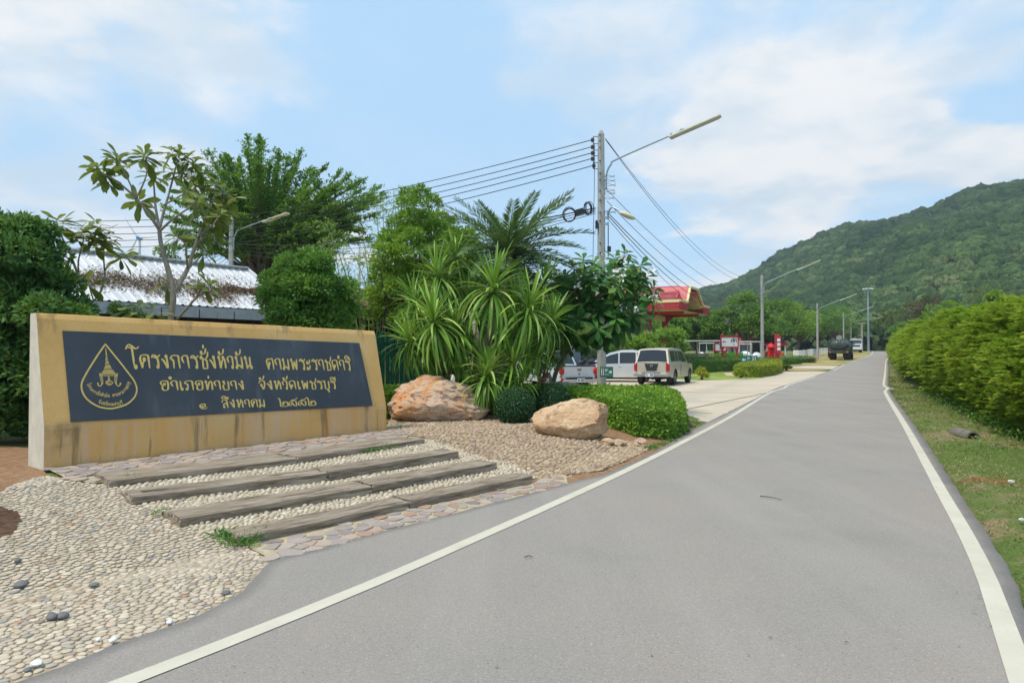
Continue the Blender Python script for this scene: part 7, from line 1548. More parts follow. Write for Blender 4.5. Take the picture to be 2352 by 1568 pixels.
for t in (pi / 2, pi / 2 + 2 * pi / 3, pi / 2 - 2 * pi / 3):
    d = (cos(t), sin(t)); q.prism([(0, 0), (.035 * cos(t - .55), .035 * sin(t - .55)), (.065 * d[0], .065 * d[1]), (.035 * cos(t + .55), .035 * sin(t + .55))], (0, hy - .055, .72), (1, 0, 0), (0, 0, 1), (0, 1, 0), .012)
q.build('badge', plain('badge_dark', (.15, .15, .16), .3, .5), r, local=True)
q = MB(); q.box((0, hy - .10, .44), (1.60, .14, .13)); q.build('bumper', CHR, r, local=True, bevel=.03); q = MB(); q.box((0, hy - .07, .54), (1.2, .12, .10)); q.build('bumper_step', BLP, r, local=True); pl = partbox(r, 'number_plate', PLT, (.0, hy - .18, .47), (.36, .015, .16)); XF[pl] = XF[r]; platetext(pl, 'Ux 2824', (0, hy - .19, .475), .32, .08, mat_=BLP)
# white hatchback / people carrier, side on, its nose to the left
WP = paint('pearl_paint', (.66, .68, .70), .25, .25); rz3 = radians(78); fw = np.array([sin(-rz3), cos(-rz3)]); w1 = P(1418, 868); c_ = w1[:2] - fw * 1.28 + np.array([.30, 1.0])
c_ = A(1424, 866, 37.8)[:2]
r, hw, top, body = car('people_carrier', 'pearl white people carrier parked side-on between the silver and the beige pickups', 'car', G3(*c_), rz3, WP, 4.35, 1.74, [(-2.17, .95), (-2.05, 1.02), (0, .98), (1.0, .95), (1.7, .82), (2.05, .66), (2.175, .5)],
    [(-2.12, 1.0), (-1.95, 1.32), (-1.55, 1.58), (-.7, 1.71), (-.1, 1.69), (.5, 1.55), (1.1, 1.25), (1.72, .90)], (-1.35, 1.35), .31, .24, [(-1.75, -.95, 1.02), (-.88, -.02, 1.0), (.05, 1.30, .97)], (.55, 1.62), (-2.1, -1.9), tumble=.2, belt=.93)
for s in (-1, 1): partbox(r, 'mirror', WP, (s * .98, .92, 1.02), (.20, .12, .13), .04); partbox(r, 'headlight', WHL, (s * .66, 2.02, .66), (.26, .22, .12), .04); [partbox(r, 'door_handle', CHR, (s * .86, y, .80), (.03, .15, .03)) for y in (-.05, -.95)]; q = MB(); q.box2((s * .862, .06, .3), (s * .862, .06, .95), .006, .010); q.box2((s * .862, -.86, .3), (s * .862, -.86, .95), .006, .010); q.build('panel_gap', BLP, r, local=True)
# black car behind, nose to the camera
BK = paint('black_paint', (.018, .02, .022), .15, .1); c_ = A(1318, 862, 37)[:2]
r, hw, top, body = car('suv', 'black car facing the camera behind the silver pickup', 'car', G3(*c_), radians(152), BK, 4.7, 1.84, [(-2.35, 1.0), (-2.2, 1.1), (.9, 1.12), (1.2, 1.08), (2.1, .96), (2.3, .8), (2.35, .55)],
    [(-2.2, 1.1), (-1.95, 1.6), (-1.2, 1.78), (-.1, 1.80), (.35, 1.70), (1.2, 1.10)], (-1.4, 1.42), .37, .32, [(-1.8, -1.0, 1.18), (-.9, -.05, 1.18), (.02, .95, 1.16)], (.4, 1.12), (-2.15, -1.98), tumble=.2)
for s in (-1, 1): partbox(r, 'headlight', WHL, (s * .68, 2.26, .84), (.34, .14, .14), .04); partbox(r, 'mirror', BK, (s * 1.02, .85, 1.18), (.2, .12, .15), .04)
q = MB(); q.box((0, 2.36, .80), (.8, .05, .16)); q.build('grille', CHR, r, local=True, bevel=.01); q = MB(); q.tube([(cos(t) * .11, 2.40, .86 + sin(t) * .07) for t in np.linspace(0, 2 * pi, 13)], .012, 4, False); q.tube([(cos(t) * .045, 2.40, .86 + sin(t) * .065) for t in np.linspace(0, 2 * pi, 13)], .010, 4, False); q.build('badge', CHR, r, local=True); partbox(r, 'number_plate', PLT, (0, 2.39, .52), (.34, .02, .14))
# another car edge far left behind the dracaena
c_ = A(1232, 862, 35)[:2]
r, hw, top, body = car('suv', 'grey-silver tall car mostly hidden behind the dracaena leaves', 'car', G3(*c_), radians(150), SV, 4.6, 1.8, [(-2.3, 1.0), (-2.2, 1.08), (.9, 1.1), (1.2, 1.06), (2.1, .96), (2.25, .8), (2.3, .55)],
    [(-2.2, 1.08), (-1.95, 1.6), (-1.2, 1.80), (-.1, 1.82), (.35, 1.70), (1.2, 1.08)], (-1.4, 1.4), .36, .32, [(-1.8, -1.0, 1.18), (-.9, -.05, 1.18), (.02, .95, 1.16)], (.4, 1.12), (-2.15, -1.98), tumble=.2)
for s in (-1, 1): partbox(r, 'headlight', WHL, (s * .66, 2.2, .84), (.34, .14, .14), .04)

# ------------------------------------------------------------------ tanker trucks
def bigwheel(root, x, y, r, w=.3, side=1): return wheel(root, x, y, r, w, plain('olive_hub', (.05, .055, .05), .7), side=side)
def army_tanker():
    p = A(1625 + 315, 823, 0 + 86); p = A(1927, 823, 88); g = G3(p[0] + 1.9, p[1] + 3.2); root = thing('tanker_truck', 'dark olive army water tanker seen from behind on the verge by the fence', 'tanker truck', g, -radians(31)); OL = paint('olive_paint', (.032, .050, .040), .5, .1); hl = plain('dark_steel', (.035, .035, .04), .6)
    q = MB(); n, k = 20, 10
    ys = [(-3.55, .0), (-3.52, .55), (-3.40, .82), (-3.1, .97), (-2.5, 1.0), (.6, 1.0), (.9, .95), (1.0, .6)]
    q.grid(lambda i, t: (1.12 * ys[int(i)][1] * abs(cos(t)) ** .85 * (1 if cos(t) > 0 else -1), ys[int(i)][0], 1.85 + .70 * ys[int(i)][1] * abs(sin(t)) ** .85 * (1 if sin(t) > 0 else -1)), list(range(len(ys))), list(np.linspace(0, 2 * pi, 25))); q.build('tank', OL, root, local=True, smooth=True)
    q = MB(); q.box((0, 0, .92), (.9, 7.0, .22)); q.build('chassis', hl, root, local=True)
    q = MB(); q.box((0, -3.75, .98), (2.35, .22, .30)); q.box((0, -3.68, 1.2), (1.2, .08, .05)); q.build('rear_bumper', OL, root, local=True, bevel=.02)
    for s in (-1, 1):
        q = MB(); q.prism([(s * 1.20, 1.20), (s * .55, 1.20), (s * 1.10, 1.62), (s * 1.20, 1.72)], (0, -3.4, 0), (1, 0, 0), (0, 0, 1), (0, 1, 0), 2.9); q.build('side_platform', OL, root, local=True); partbox(root, 'tail_light', ORL, (s * 1.02, -3.88, 1.0), (.24, .04, .12)); q = MB(); q.box((s * 1.14, -2.0, 1.16), (.34, 2.4, .06)); q.build('mudguard', OL, root, local=True)
        for y in (-2.55, -1.35): bigwheel(root, s * 1.0, y, .50, .34, s); bigwheel(root, s * .66, y, .50, .28, s)
        bigwheel(root, s * 1.02, 2.3, .50, .3, s)
        partbox(root, 'mirror', hl, (s * 1.28, 2.6, 2.15), (.16, .06, .32)); partbox(root, 'side_window', GLS, (s * 1.146, 2.1, 2.2), (.02, .8, .5)); partbox(root, 'fuel_can', OL, (s * 1.05, .9, .95), (.3, .7, .5), .03)
    q = MB(); q.box((0, 2.0, 1.85), (2.26, 1.7, 1.5)); cb = q.build('cab', OL, root, local=True, bevel=.08); q = MB(); q.box((0, 3.4, 1.35), (1.9, 1.3, .9)); q.build('bonnet', OL, root, local=True, bevel=.08); q = MB(); q.box((0, 1.14, 2.2), (1.5, .02, .5)); q.build('rear_window', GLS, root, local=True)
    q = MB(); 
    for s in (-1, 1): q.tube([(s * .17, -3.62, 1.2), (s * .17, -3.60, 2.5), (s * .17, -3.2, 2.6)], .02, 5)
    for z in np.arange(1.3, 2.55, .2): q.tube([(-.17, -3.61, z), (.17, -3.61, z)], .016, 4)
    q.build('ladder', OL, root, local=True); q = MB(); q.tube([(0, -2.9, 2.78), (0, -3.08, 2.86)], [.34, .36], 16); q.build('hatch_lid', plain('worn_olive', (.12, .15, .12), .6), root, local=True)
    for (x, y) in ((.55, -2.6), (.6, -.6), (-.7, -2.4), (.4, .3)): q = MB(); q.tube([(x, y, 2.4), (x, y, 2.82)], .12, 9); q.build('vent_cap', plain('worn_olive', (.12, .15, .12), .6), root, local=True)
    q = MB()
    for s in (-1, 1): q.tube([(s * .8, -2.8, 2.45), (s * .8, -2.8, 2.75), (s * .8, .6, 2.75), (s * .8, .6, 2.45)], .02, 4)
    q.build('catwalk_rail', OL, root, local=True); q = MB(); q.tube([(.95, -.2, 1.9), (1.13, -.2, 2.0)], .2, 12); q.build('roundel', plain('blue_marking', (.08, .30, .55), .5), root, local=True)
army_tanker()
def second_green():
    p = A(1948, 818, 100); g = G3(p[0], 103); root = thing('army_truck', 'dark green army truck parked just ahead of the olive tanker', 'truck', g, -radians(31)); OL = MATS['olive_paint']; q = MB(); q.box((0, -1.0, 1.75), (2.3, 4.2, 1.35)); q.build('cargo_body', OL, root, local=True, bevel=.06); q = MB(); q.box((0, 2.2, 1.85), (2.3, 1.8, 1.7)); q.build('cab', OL, root, local=True, bevel=.08); q = MB(); q.box((0, .2, .9), (.9, 6, .22)); q.build('chassis', MATS['dark_steel'], root, local=True)
    for s in (-1, 1):
        for y in (-2.2, -1.0, 2.3): bigwheel(root, s * 1.0, y, .5, .32, s)
        partbox(root, 'side_window', GLS, (s * 1.16, 2.3, 2.2), (.02, .9, .5)); partbox(root, 'mirror', MATS['dark_steel'], (s * 1.3, 3.0, 2.2), (.18, .06, .34))
second_green()
def white_tanker():
    p = A(1986, 808, 142); g = G3(p[0], 146); root = thing('tanker_truck', 'white tanker truck facing the camera at the far end of the verge', 'tanker truck', g, radians(180 - 24)); WT = paint('white_truck_paint', (.68, .69, .70), .35, 0); hl = MATS['dark_steel']
    q = MB(); q.prism([(-1.15, .75), (1.15, .75), (1.15, 1.8), (1.02, 2.75), (-1.02, 2.75), (-1.15, 1.8)], (0, 2.4, 0), (1, 0, 0), (0, 0, 1), (0, 1, 0), 1.75); q.build('cab', WT, root, local=True, bevel=.08); q = MB(); q.prism([(-1.02, 1.85), (1.02, 1.85), (.93, 2.55), (-.93, 2.55)], (0, 4.155, 0), (1, 0, 0), (0, 0, 1), (0, 1, 0), .012); q.build('windscreen', plain('screen_blue', (.05, .09, .14), .1), root, local=True)
    q = MB(); q.box((0, 4.18, 1.35), (1.5, .05, .28)); q.build('grille', BLP, root, local=True); q = MB(); q.box((0, 4.25, .72), (2.3, .2, .34)); q.build('bumper', WT, root, local=True, bevel=.04)
    for s in (-1, 1): partbox(root, 'headlight', WHL, (s * .85, 4.2, 1.05), (.4, .06, .18)); partbox(root, 'mirror', hl, (s * 1.32, 4.0, 2.2), (.16, .08, .40)); partbox(root, 'side_window', GLS, (s * 1.12, 3.3, 2.2), (.02, .9, .55)); [bigwheel(root, s * 1.0, y, .5, .3, s) for y in (3.2, -1.6, -2.8)]
    q = MB(); ys = [(-3.9, .0), (-3.88, .6), (-3.7, .95), (-3.4, 1.0), (1.8, 1.0), (2.0, .9), (2.1, 0)]; q.grid(lambda i, t: (1.15 * ys[int(i)][1] * cos(t), ys[int(i)][0], 2.0 + .82 * ys[int(i)][1] * sin(t)), list(range(len(ys))), list(np.linspace(0, 2 * pi, 21))); q.build('tank', paint('dirty_white', (.60, .57, .50), .4, 0), root, local=True, smooth=True); q = MB(); q.box((0, -.5, .95), (.9, 7.2, .25)); q.build('chassis', hl, root, local=True)
    for (x, y) in ((0, -1.5), (0, .8), (.3, 1.3)): q = MB(); q.tube([(x, y, 2.75), (x, y, 3.05)], .25, 10); q.build('hatch', plain('rusty_lid', (.35, .22, .15), .7), root, local=True)
white_tanker()

# ------------------------------------------------------------------ white rail fences
WF = plain('white_fence_paint', (.74, .75, .74), .55, 0, .05)
def rail_fence(pts, h, sp, label, rails=3, pw=.14):
    pts = [np.array([p[0], p[1], float(zg(p[0], p[1]))]) for p in pts]; root = thing('rail_fence', label, 'fence', pts[0], 0, 'white rail fences by the road')
    for a, b in zip(pts[:-1], pts[1:]):
        L = float(np.linalg.norm(b - a)); n = max(1, int(round(L / sp))); rz = atan2(b[1] - a[1], b[0] - a[0])
        for i in range(n + 1 if b is pts[-1] else n):
            p = a + (b - a) * i / n; p[2] = float(zg(p[0], p[1])); q = MB(); q.box(p + (0, 0, h / 2), (pw, pw, h + .04), rz); q.build('post', WF, root)
        for k in range(rails):
            z = h * (.22 + .30 * k)
            for i in range(n):
                p = a + (b - a) * i / n; e = a + (b - a) * (i + 1) / n; p[2] = float(zg(p[0], p[1])) + z; e[2] = float(zg(e[0], e[1])) + z; d = unit(e - p) * .0; q = MB(); q.box2(p + (0, -.09, 0), e + (0, -.09, 0), .035, .13); q.build('rail', WF, root)
fa, fb = A(1828, 823, 91), A(1912, 808, 142); rail_fence([fa[:2], (fa[:2] + fb[:2]) / 2 + np.array([-.6, .5]), fb[:2]], 1.12, 2.3, 'white wooden rail fence running back behind the army tanker')
fa2 = A(1795, 823, 93); rail_fence([fa2[:2], fa[:2]], .80, 1.9, 'short white rail section left of the fence corner', 2)
fa3, fb3 = A(1998, 806, 181), A(2075, 806, 184); rail_fence([fa3[:2], fb3[:2]], 1.25, 2.3, 'white rail fence closing the far end of the road')
q = MB(); q.box(fa + (0, 0, .55), (.5, .5, 1.1)); tag(q.build('gate_post', WF), 'thick white gate post at the corner of the rail fence', 'gate post')
c = A(1874, 818, 86); c = G3(c[0], 86); rc = thing('traffic_cone', 'orange and white traffic cone by the rail fence', 'traffic cone', c); m = MB(); m.tube([c + (0, 0, 0), c + (0, 0, .2)], [.16, .12], 10); m.tube([c + (0, 0, .34), c + (0, 0, .6)], [.085, .03], 10); m.box(c + (0, 0, .02), (.4, .4, .04)); m.build('cone', plain('cone_orange', (.75, .12, .03), .5), rc); m = MB(); m.tube([c + (0, 0, .2), c + (0, 0, .34)], [.12, .085], 10); m.build('band', WF, rc)

# ------------------------------------------------------------------ signs, post box
MRED = plain('maroon_paint', (.42, .03, .045), .5, 0, .12); MWH = plain('sign_white', (.70, .71, .70), .5, 0, .04); MBK2 = plain('sign_black', (.02, .02, .02), .6); PRED = plain('post_red', (.62, .015, .02), .35, 0, .1)
def latin(mb, txt, pf, w):
    ST = {'I': [[(.3, 0), (.3, 1)]], 'N': [[(0, 0), (0, 1), (.6, 0), (.6, 1)]], 'O': [[(0, .2), (0, .8), (.3, 1), (.6, .8), (.6, .2), (.3, 0), (0, .2)]], 'U': [[(0, 1), (0, .2), (.3, 0), (.6, .2), (.6, 1)]], 'T': [[(0, 1), (.6, 1)], [(.3, 1), (.3, 0)]], 'L': [[(0, 1), (0, 0), (.5, 0)]], 'E': [[(.5, 1), (0, 1), (0, 0), (.5, 0)], [(0, .5), (.4, .5)]], 'S': [[(.55, .9), (.1, .95), (.1, .6), (.5, .45), (.5, .08), (0, .05)]]}
    x = 0
    for ch in txt:
        for s in ST[ch]:
            for a, b in zip(s[:-1], s[1:]): ribbon(mb, np.array([np.array(a) * (1 - t) + np.array(b) * t + (x, 0) for t in (0, .33, .66, 1)]), w, pf, 0, nib=1.2)
        x += .85
    return x - .25
def entry_sign(u0, u1, v0, v1, Y, thai, lat, arrow, label):
    a, b = A(u0, v1, Y), A(u1, v1, Y); zt = float(A(u0, v0, Y)[2]); z0 = float(zg(a[0], Y)); w = b[0] - a[0]; zb = a[2]; cx = (a[0] + b[0]) / 2; r = thing('entrance_sign', label, 'sign', (cx, Y, z0), 0, 'red framed entrance signs')
    q = MB(); q.box((cx, Y, (zb + zt) / 2), (w * .92, .06, zt - zb)); bo = q.build('board', MWH, r); XF[bo] = XF[r]
    q = MB()
    for z in (zb, zt): q.box((cx, Y, z), (w, .12, .10))
    for s in (-1, 1): q.box((cx + s * w * .48, Y, (zb + zt) / 2), (.09, .12, zt - zb))
    q.build('frame', MRED, r)
    for s in (-1, 1):
        x = cx + s * w * .40; q = MB(); q.box((x, Y, (z0 + zb) / 2), (.12, .12, zb - z0)); q.box((x, Y, zb - .15), (.24, .2, .10)); q.box((x, Y, zb - .05), (.30, .2, .1)); q.build('post', MRED, r); q = MB(); q.ell((x, Y, zt + .12), (.09, .09, .12), 8, 6); q.build('finial', MRED, r)
    H = (zt - zb) * .32; mb = MB()
    def pf(x, y, l): return (cx + w * .08 + x * H, Y - .035 - l, zb + (zt - zb) * .46 + y * H)
    text(mb, thai, pf, w=.24); H2 = H * .45
    if arrow: 
        ax = cx - w * .30; az = (zb + zt) / 2 + .02; s_ = w * .11; mb.add([(ax - s_, Y - .036, az), (ax - s_ * .2, Y - .036, az + s_ * .45), (ax - s_ * .2, Y - .036, az + s_ * .18), (ax + s_, Y - .036, az + s_ * .18), (ax + s_, Y - .036, az - s_ * .18), (ax - s_ * .2, Y - .036, az - s_ * .18), (ax - s_ * .2, Y - .036, az - s_ * .45)], [tuple(range(7))])
    def pf2(q_, l): return (cx + w * (.14 if arrow else -.02) + q_[0] * H2, Y - .037, zb + (zt - zb) * .14 + q_[1] * H2)
    latin(mb, lat, pf2, .2); mb.build('lettering', MBK2, bo)
GL['ข'] = GL['ข']
entry_sign(1655, 1696, 773, 797, 56, 'เข้า', 'IN', True, 'entrance sign with a black arrow and the word IN, red frame')
entry_sign(1641, 1668, 788, 806, 61, 'ออก', 'OUT', False, 'smaller red framed sign reading OUT behind the entrance sign')
def toilet_sign(c, w, h, rz, posts, label, arrow_left, leg=None):
    r = thing('toilet_sign', label, 'sign', c, rz, 'green toilet direction signs'); G_ = plain('sign_green', (.03, .16, .14), .45, 0, .1); zc = h / 2 if not leg else leg + h / 2
    q = MB(); q.box((0, 0, zc), (w, .02, h)); bo = q.build('board', G_, r, local=True); XF[bo] = XF[r]; q = MB(); sg = -1 if arrow_left else 1
    for k in (0, 1):
        x = (-.36 + .13 * k) * w * sg; q.box((x, -.014, zc + h * .08), (w * .055, .004, h * .26)); q.box((x, -.014, zc - h * .18), (w * .045, .004, h * .30)); q.tube([(x, -.013, zc + h * .31), (x, -.017, zc + h * .31)], w * .032, 8)
    ax = .33 * w * sg; s_ = w * .12 * sg; q.add([(ax + s_, -.015, zc), (ax + s_ * .1, -.015, zc + h * .2), (ax + s_ * .1, -.015, zc + h * .08), (ax - s_, -.015, zc + h * .08), (ax - s_, -.015, zc - h * .08), (ax + s_ * .1, -.015, zc - h * .08), (ax + s_ * .1, -.015, zc - h * .2)], [tuple(range(7))]); H = h * .22
    text(q, 'สุขา', lambda x, y, l: (-.12 * w + x * H, -.014 - l, zc + h * .06 + y * H), w=.18, fit=1.5); latin(q, 'TOILETS', lambda p_, l: (-.14 * w + p_[0] * H * .38, -.015, zc - h * .28 + p_[1] * H * .5), .25); q.build('lettering', WF, bo, local=True)
    if leg:
        for s in (-1, 1): q = MB(); q.tube([(s * w * .42, .02, 0), (s * w * .42, .02, leg + .05)], .022, 6); q.build('leg', M_STEEL, r, local=True)
    return r
c = A(1390, 866, 20.15); toilet_sign((c[0] + .04, c[1], c[2] - .0), .42, .31, radians(-34), None, 'small green toilet sign fixed to the tall concrete pole', False)
c = A(1721, 852, 51.5); toilet_sign(G3(c[0], 51.5), 1.25, .62, 0, None, 'green toilet sign on two thin legs by the yellow-green hedge', True, leg=.62)
def post_box():
    c = A(1771, 831, 67); c = G3(c[0], 67); r = thing('post_box', 'bright red post box with a pointed crown top by the clipped hedges', 'post box', c); b = c; q = MB(); Hh = float(A(1771, 786, 67)[2]) - c[2]; q.box(b + (0, 0, .12), (.62, .62, .24)); q.box(b + (0, 0, Hh * .45), (.50, .50, Hh * .62)); q.build('body', PRED, r, bevel=.03); q = MB(); q.box(b + (0, 0, Hh * .78), (.64, .64, .10)); q.tube([b + (0, 0, Hh * .79), b + (0, 0, Hh * .90), b + (0, 0, Hh * .95)], [.40, .28, .10], 8); q.tube([b + (0, 0, Hh * .93), b + (0, 0, Hh)], [.09, .03], 6); q.build('cap', PRED, r)
    for k in (0, 1): q = MB(); q.box(b + (0, -.255, Hh * (.34 + .26 * k)), (.36, .02, Hh * .20)); q.build('door_panel', plain('deep_red', (.38, .01, .015), .4), r)
    q = MB(); q.box(b + (0, -.262, Hh * .70), (.26, .02, .05)); q.build('slot', MBK2, r)
    c = A(1785, 832, 66); c = G3(c[0], 66); r = thing('direction_sign', 'tall narrow maroon board sign with white panels on a post right of the post box', 'sign', c); zt = float(A(1785, 769, 66)[2]); q = MB()
    q.box((c[0], 66, (c[2] + zt) / 2), (.34, .34, zt - c[2])); q.build('post', MRED, r); q = MB(); q.box((c[0] + .02, 65.8, zt - .95), (.52, .2, 1.75)); bo = q.build('board', MRED, r, bevel=.02)
    for k in range(3): q = MB(); q.box((c[0] + .05, 65.69, zt - .5 - .42 * k), (.30, .02, .30)); q.build('panel', MWH, r)
    for s in (-1, 1): q = MB(); q.tube([(c[0] + s * .15, 66, zt), (c[0] + s * .15, 66, zt + .16)], [.07, .02], 6); q.build('finial', MRED, r)
post_box()

# ------------------------------------------------------------------ the pavilion
def pavilion():
    C1 = np.array([11.8, 48.0, 0]); ea = np.array([.506, .864, 0]); eb = np.array([-.864, .506, 0]); g0 = float(zg(12, 50)); r = thing('pavilion', 'open maroon and cream pavilion with a red tiled hip roof', 'pavilion', (C1[0] - 3, C1[1] + 5, g0)); Q = lambda a, b, z: C1 + ea * a + eb * b + np.array([0, 0, z]); CR = plain('cream_trim', (.74, .60, .30), .55, 0, .06); RT = plain('red_tile', (.50, .105, .11), .5, 0, .12); A_, B_ = 8.1, 13.0; z0 = 4.72; zf = 5.42
    def band(path, z0_, z1_, mat_, nm, th=.08, slats=0):
        for (p, q_) in zip(path[:-1], path[1:]):
            k = max(1, slats)
            for i in range(k):
                m = MB(); za = z0_ + (z1_ - z0_) * i / k; zb_ = z0_ + (z1_ - z0_) * (i + 1) / k - (.02 if slats else 0); m.box2(Q(p[0], p[1], (za + zb_) / 2 + p[2]) , Q(q_[0], q_[1], (za + zb_) / 2 + q_[2]), th + .03 * (i % 2 if slats else 0), zb_ - za); m.build(nm, mat_, r)
    # front outline: low eave, raised trapezoid opening, low eave
    fr_ = [(0, 0, 0), (1.9, 0, 0), (2.7, 0, 1.15), (4.6, 0, 1.15), (6.2, 0, 0), (A_, 0, 0)]
    band([(0, B_, 0), (0, 0, 0)], z0, z0 + .50, MRED, 'fascia_slat', slats=3); band([(0, B_, 0), (0, 0, 0)], z0 + .50, zf, CR, 'cream_band', .14)
    band(fr_[0:2], z0, z0 + .50, MRED, 'fascia_slat', slats=3); band(fr_[4:6], z0, z0 + .50, MRED, 'fascia_slat', slats=3); band([(A_, 0, 0), (A_, B_, 0)], z0, z0 + .50, MRED, 'fascia_slat', slats=3); band([(A_, 0, 0), (A_, B_, 0)], z0 + .5, zf, CR, 'cream_band', .14)
    band(fr_, z0 + .55, zf, CR, 'cream_band', .16)
    band([(2.8, .05, 1.0), (4.5, .05, 1.0)], z0 + .18, z0 + .55, MRED, 'fascia_slat', slats=3)
    sf = MB(); sf.quad(Q(.04, .04, z0 - .01), Q(A_ - .04, .04, z0 - .01), Q(A_ - .04, B_, z0 - .01), Q(.04, B_, z0 - .01)); sf.build('soffit', CR, r)
    for nm_, mt_, lf_ in (('vault', CR, .40), ('vault_tiles', RT, .72)):
     vt = MB(); vt.grid(lambda a, b: Q(a, b, z0 + lf_ + float(np.interp(a, [1.9, 2.7, 4.6, 6.2], [0, 1.15, 1.15, 0]))), [1.9, 2.3, 2.7, 3.6, 4.6, 5.4, 6.2], [.1, 2.2]); vt.build(nm_, mt_, r)
    vb = MB(); vb.box2(Q(.2, 2.5, z0 + .15), Q(A_ - .2, 2.5, z0 + .15), .15, .5); vb.build('beam', MRED, r)
    # hip roof of real tile courses
    zr = 6.72; R0, R1 = Q(A_ / 2, 1.25, zr), Q(A_ / 2, B_, zr); c0, c1, c2, c3 = Q(.12, .25, zf + .02), Q(A_ - .12, .25, zf + .02), Q(A_ - .12, B_, zf + .02), Q(.12, B_, zf + .02)
    def slope(a, b, ta, tb, n):
        for i in range(n):
            f0, f1 = i / n, (i + 1) / n; m = MB(); lift = np.array([0, 0, .035]); p0, p1, p2, p3 = a + (ta - a) * f0, b + (tb - b) * f0, b + (tb - b) * f1, a + (ta - a) * f1; k = 14
            q_ = [p0 + (p1 - p0) * j / (2 * k) + lift * (1 if j % 2 else 1) + (p3 - p0) * (-.02 if j % 2 else .10) for j in range(2 * k + 1)]; u_ = [p3 + (p2 - p3) * j / (2 * k) for j in range(2 * k + 1)]
            o = len(m.v); m.v += [tuple(x) for x in q_] + [tuple(x) for x in u_]; n2 = 2 * k + 1
            for j in range(2 * k): m.face((o + j, o + j + 1, o + n2 + j + 1, o + n2 + j))
            m.build('tile_course', RT, r)
    slope(c3, c0, R1, R0, 12); slope(c0, c1, R0, R0 + (ea * .01), 12); slope(c1, c2, R0, R1, 12)
    m = MB(); m.box2(R0, R1, .14, .12); m.box2(c0 + (0, 0, .06), R0, .14, .10); m.box2(c1 + (0, 0, .06), R0, .14, .10); m.build('ridge_tile', MRED, r)
    for (a, b) in ((2.0, 3.0), (6.1, 3.0), (2.0, 6.0), (6.1, 6.0), (2.0, 9.5), (6.1, 9.5), (4.0, 6.0)):
        m = MB(); p = Q(a, b, 0); rz = atan2(ea[1], ea[0]); m.box(p + (0, 0, (g0 + z0) / 2), (.42, .42, z0 - g0), rz); cl = m.build('column', MRED, r); XF[cl] = XF[r]
        for z in (2.2, 3.1): m = MB(); m.box(p + (0, 0, z), (.50, .50, .42), rz); m.build('column_band', CR, cl)
        for dd in (ea, -ea, eb, -eb): m = MB(); m.prism([(0, 0), (.7, .75), (.5, .75), (0, .25)], p + (0, 0, z0 - .9), dd, (0, 0, 1), np.cross(dd, (0, 0, 1)), .12); m.build('bracket', MRED, cl)
    for b in (3.0, 6.0, 9.5): m = MB(); m.box2(Q(1.2, b, z0 - .35), Q(A_ - 1.0, b, z0 - .35), .2, .42); m.build('beam', CR, r)
    for a in (2.0, 6.1): m = MB(); m.box2(Q(a, .3, z0 - .12), Q(a, B_, z0 - .12), .2, .22); m.build('beam', MRED, r)
pavilion()

# ------------------------------------------------------------------ electric carts, tractor, crates and roofs beyond the garden
def cart(label, u0, u1, vt, vb, Y, rz, nose=True, seats=2, L=3.4):
    c = A((u0 + u1) / 2, vb, Y); c = G3(c[0], Y); r = thing('electric_cart', label, 'electric cart', c, rz, 'open electric carts by the garden'); WT = paint('cart_white', (.72, .73, .73), .3, 0); H = float(A(0, vt, Y)[2]) - c[2]; GS_ = plain('green_seat', (.06, .50, .03), .5)
    q = MB(); q.box((0, 0, H), (1.5, L, .07)); q.build('canopy', WT, r, local=True, bevel=.03); q = MB(); q.box((0, 0, .42), (1.35, L * .96, .24)); q.build('floor_pan', WT, r, local=True, bevel=.04)
    for s in (-1, 1):
        for y in (-L * .46, 0, L * .42): q = MB(); q.tube([(s * .66, y, .5), (s * .66, y + .12, H)], .035, 6); q.build('canopy_post', WT, r, local=True)
    for k in range(seats): y = -L * .35 + k * L * .3; q = MB(); q.box((0, y, .75), (1.2, .45, .14)); q.box((0, y - .24, 1.05), (1.2, .10, .55)); q.build('seat', GS_, r, local=True, bevel=.04)
    if nose: q = MB(); q.ell((0, L * .5, .8), (.68, .42, .55), 14, 10); q.build('nose', WT, r, local=True, smooth=True); q = MB(); q.prism([(-.6, 1.05), (.6, 1.05), (.55, H - .1), (-.55, H - .1)], (0, L * .5 - .05, 0), (1, 0, 0), (0, 0, 1), (0, 1, 0), .03); q.build('windscreen', GLS, r, local=True)
    for s in (-1, 1):
        for y in (-L * .34, L * .34): wheel(r, s * .6, y, .25, .16, side=s)
    return r
cart('long white canopied cart with bright green seats left of the entrance sign', 1573, 1640, 783, 818, 60, radians(82), False, 3, 4.2)
cart('white cart with a rounded nose and dark windscreen right of the entrance sign', 1697, 1714, 785, 817, 64, radians(215), True, 2, 3.0)
cart('white cart with green seats behind the OUT sign', 1632, 1664, 788, 818, 66, radians(100), True, 2, 3.2)
cart('white cart front seen between the garden lamp and the second pole', 1716, 1730, 790, 816, 74, radians(140), True, 1, 2.8)
q_ = A(1598, 815, 57); cr = thing('wooden_crate', 'weathered pale wooden cart body in front of the canopied cart', 'crate', G3(q_[0], 57)); 
for k in range(5): q = MB(); q.box((q_[0], 57, float(zg(q_[0], 57)) + .35 + .22 * k), (2.0, .9, .19)); q.build('board', plain('pale_board', (.42, .31, .20), .8, 0, .2), cr)
q = MB(); 
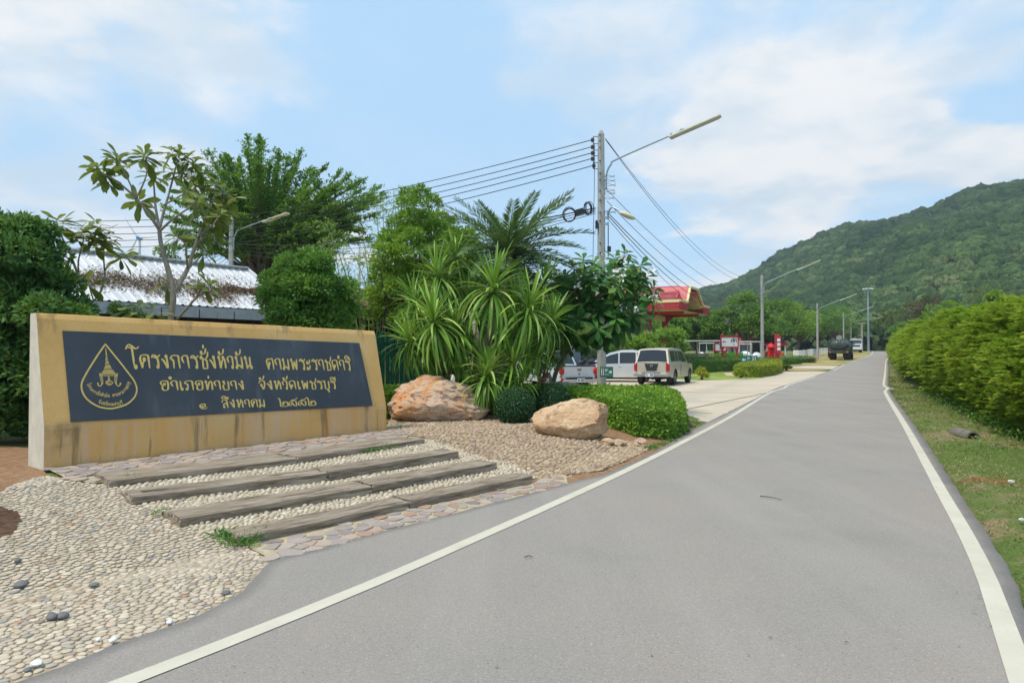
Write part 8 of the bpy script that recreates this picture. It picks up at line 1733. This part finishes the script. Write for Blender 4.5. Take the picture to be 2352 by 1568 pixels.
def tractor():
    c = A(1757, 822, 78); c = G3(c[0], 78); r = thing('tractor', 'orange farm tractor partly hidden behind the second pole and the post box', 'tractor', c, radians(80)); O_ = plain('tractor_orange', (.62, .09, .02), .45, 0, .12)
    q = MB(); q.box((0, .9, 1.05), (.7, 1.9, .6)); q.build('bonnet', O_, r, local=True, bevel=.08); q = MB(); q.box((0, -.5, .8), (.6, 1.3, .5)); q.build('chassis', BLP, r, local=True); 
    for s in (-1, 1): wheel(r, s * .72, -.7, .68, .34, plain('tractor_rim', (.5, .5, .45), .5), side=s); wheel(r, s * .62, 1.4, .40, .24, MATS['tractor_rim'], side=s); q = MB(); q.box((s * .72, -.7, 1.42), (.4, 1.0, .06)); q.build('mudguard', O_, r, local=True, bevel=.02)
    q = MB(); q.box((0, -.6, 1.25), (.5, .5, .12)); q.box((0, -.85, 1.5), (.5, .1, .45)); q.build('seat', BLP, r, local=True); q = MB(); q.tube([(0, .2, 1.3), (0, -.1, 1.65)], .03, 5); q.tube([(.2 * cos(t), -.12, 1.68 + .2 * sin(t)) for t in np.linspace(0, 2 * pi, 12)], .02, 4); q.build('steering_wheel', BLP, r, local=True)
    c2 = A(1789, 818, 79); c2 = G3(c2[0], 79); r = thing('farm_implement', 'orange tined farm implement standing right of the post box', 'farm implement', c2, 0); q = MB(); q.box((c2[0], 79, c2[2] + .9), (1.1, .5, .35)); q.build('frame', O_, r)
    for k in range(5): q = MB(); q.tube([(c2[0] - .5 + .25 * k, 79, c2[2] + .8), (c2[0] - .45 + .25 * k, 78.8, c2[2] + .02)], .05, 5); q.build('tine', MATS['dark_steel'], r)
tractor()
rf = A(1760, 792, 98); r_ = thing('stable_building', 'low stable with a maroon roof edge beyond the trees', 'building', G3(rf[0], 100)); zt = float(A(0, 783, 98)[2]); xa, xb = float(A(1700, 790, 98)[0]), float(A(1812, 790, 98)[0]); zb = float(zg(0, 98))
q = MB(); q.add([(xa, 98, zt - .5), (xb, 98, zt - .5), (xb, 101, zt + .5), (xa, 101, zt + .5), (xb, 104, zt - .5), (xa, 104, zt - .5)], [(0, 1, 2, 3), (3, 2, 4, 5)]); q.build('roof', plain('maroon_sheet', (.20, .035, .04), .5), r_); q = MB(); q.box(((xa + xb) / 2, 97.95, zt - .55), (xb - xa, .05, .22)); q.build('fascia', MRED, r_)
for k in range(8): x = xa + (xb - xa) * (k + .5) / 8; q = MB(); q.box((x, 98.3, (zb + zt - .5) / 2), (.18, .18, zt - .5 - zb)); q.build('post', WF, r_)
q = MB(); q.box(((xa + xb) / 2, 103.5, (zb + zt - .6) / 2), (xb - xa, .1, zt - .6 - zb)); q.build('wall', plain('stable_wall', (.25, .20, .17), .9), r_)

# ------------------------------------------------------------------ the humid air
def haze():
    q = MB(); q.box((300, 400, 118), (2400, 1100, 262)); n = bpy.data.materials.new('haze_air'); n.use_nodes = True; t = n.node_tree; t.nodes.remove(t.nodes['Principled BSDF']); v = t.nodes.new('ShaderNodeVolumePrincipled'); v.inputs['Density'].default_value = .00030; v.inputs['Color'].default_value = (.80, .90, 1.0, 1); v.inputs['Anisotropy'].default_value = .2
    t.links.new(v.outputs[0], t.nodes['Material Output'].inputs['Volume']); o = q.build('haze', n); tag(o, 'thin humid haze over the whole valley', 'haze', kind='stuff')
haze()
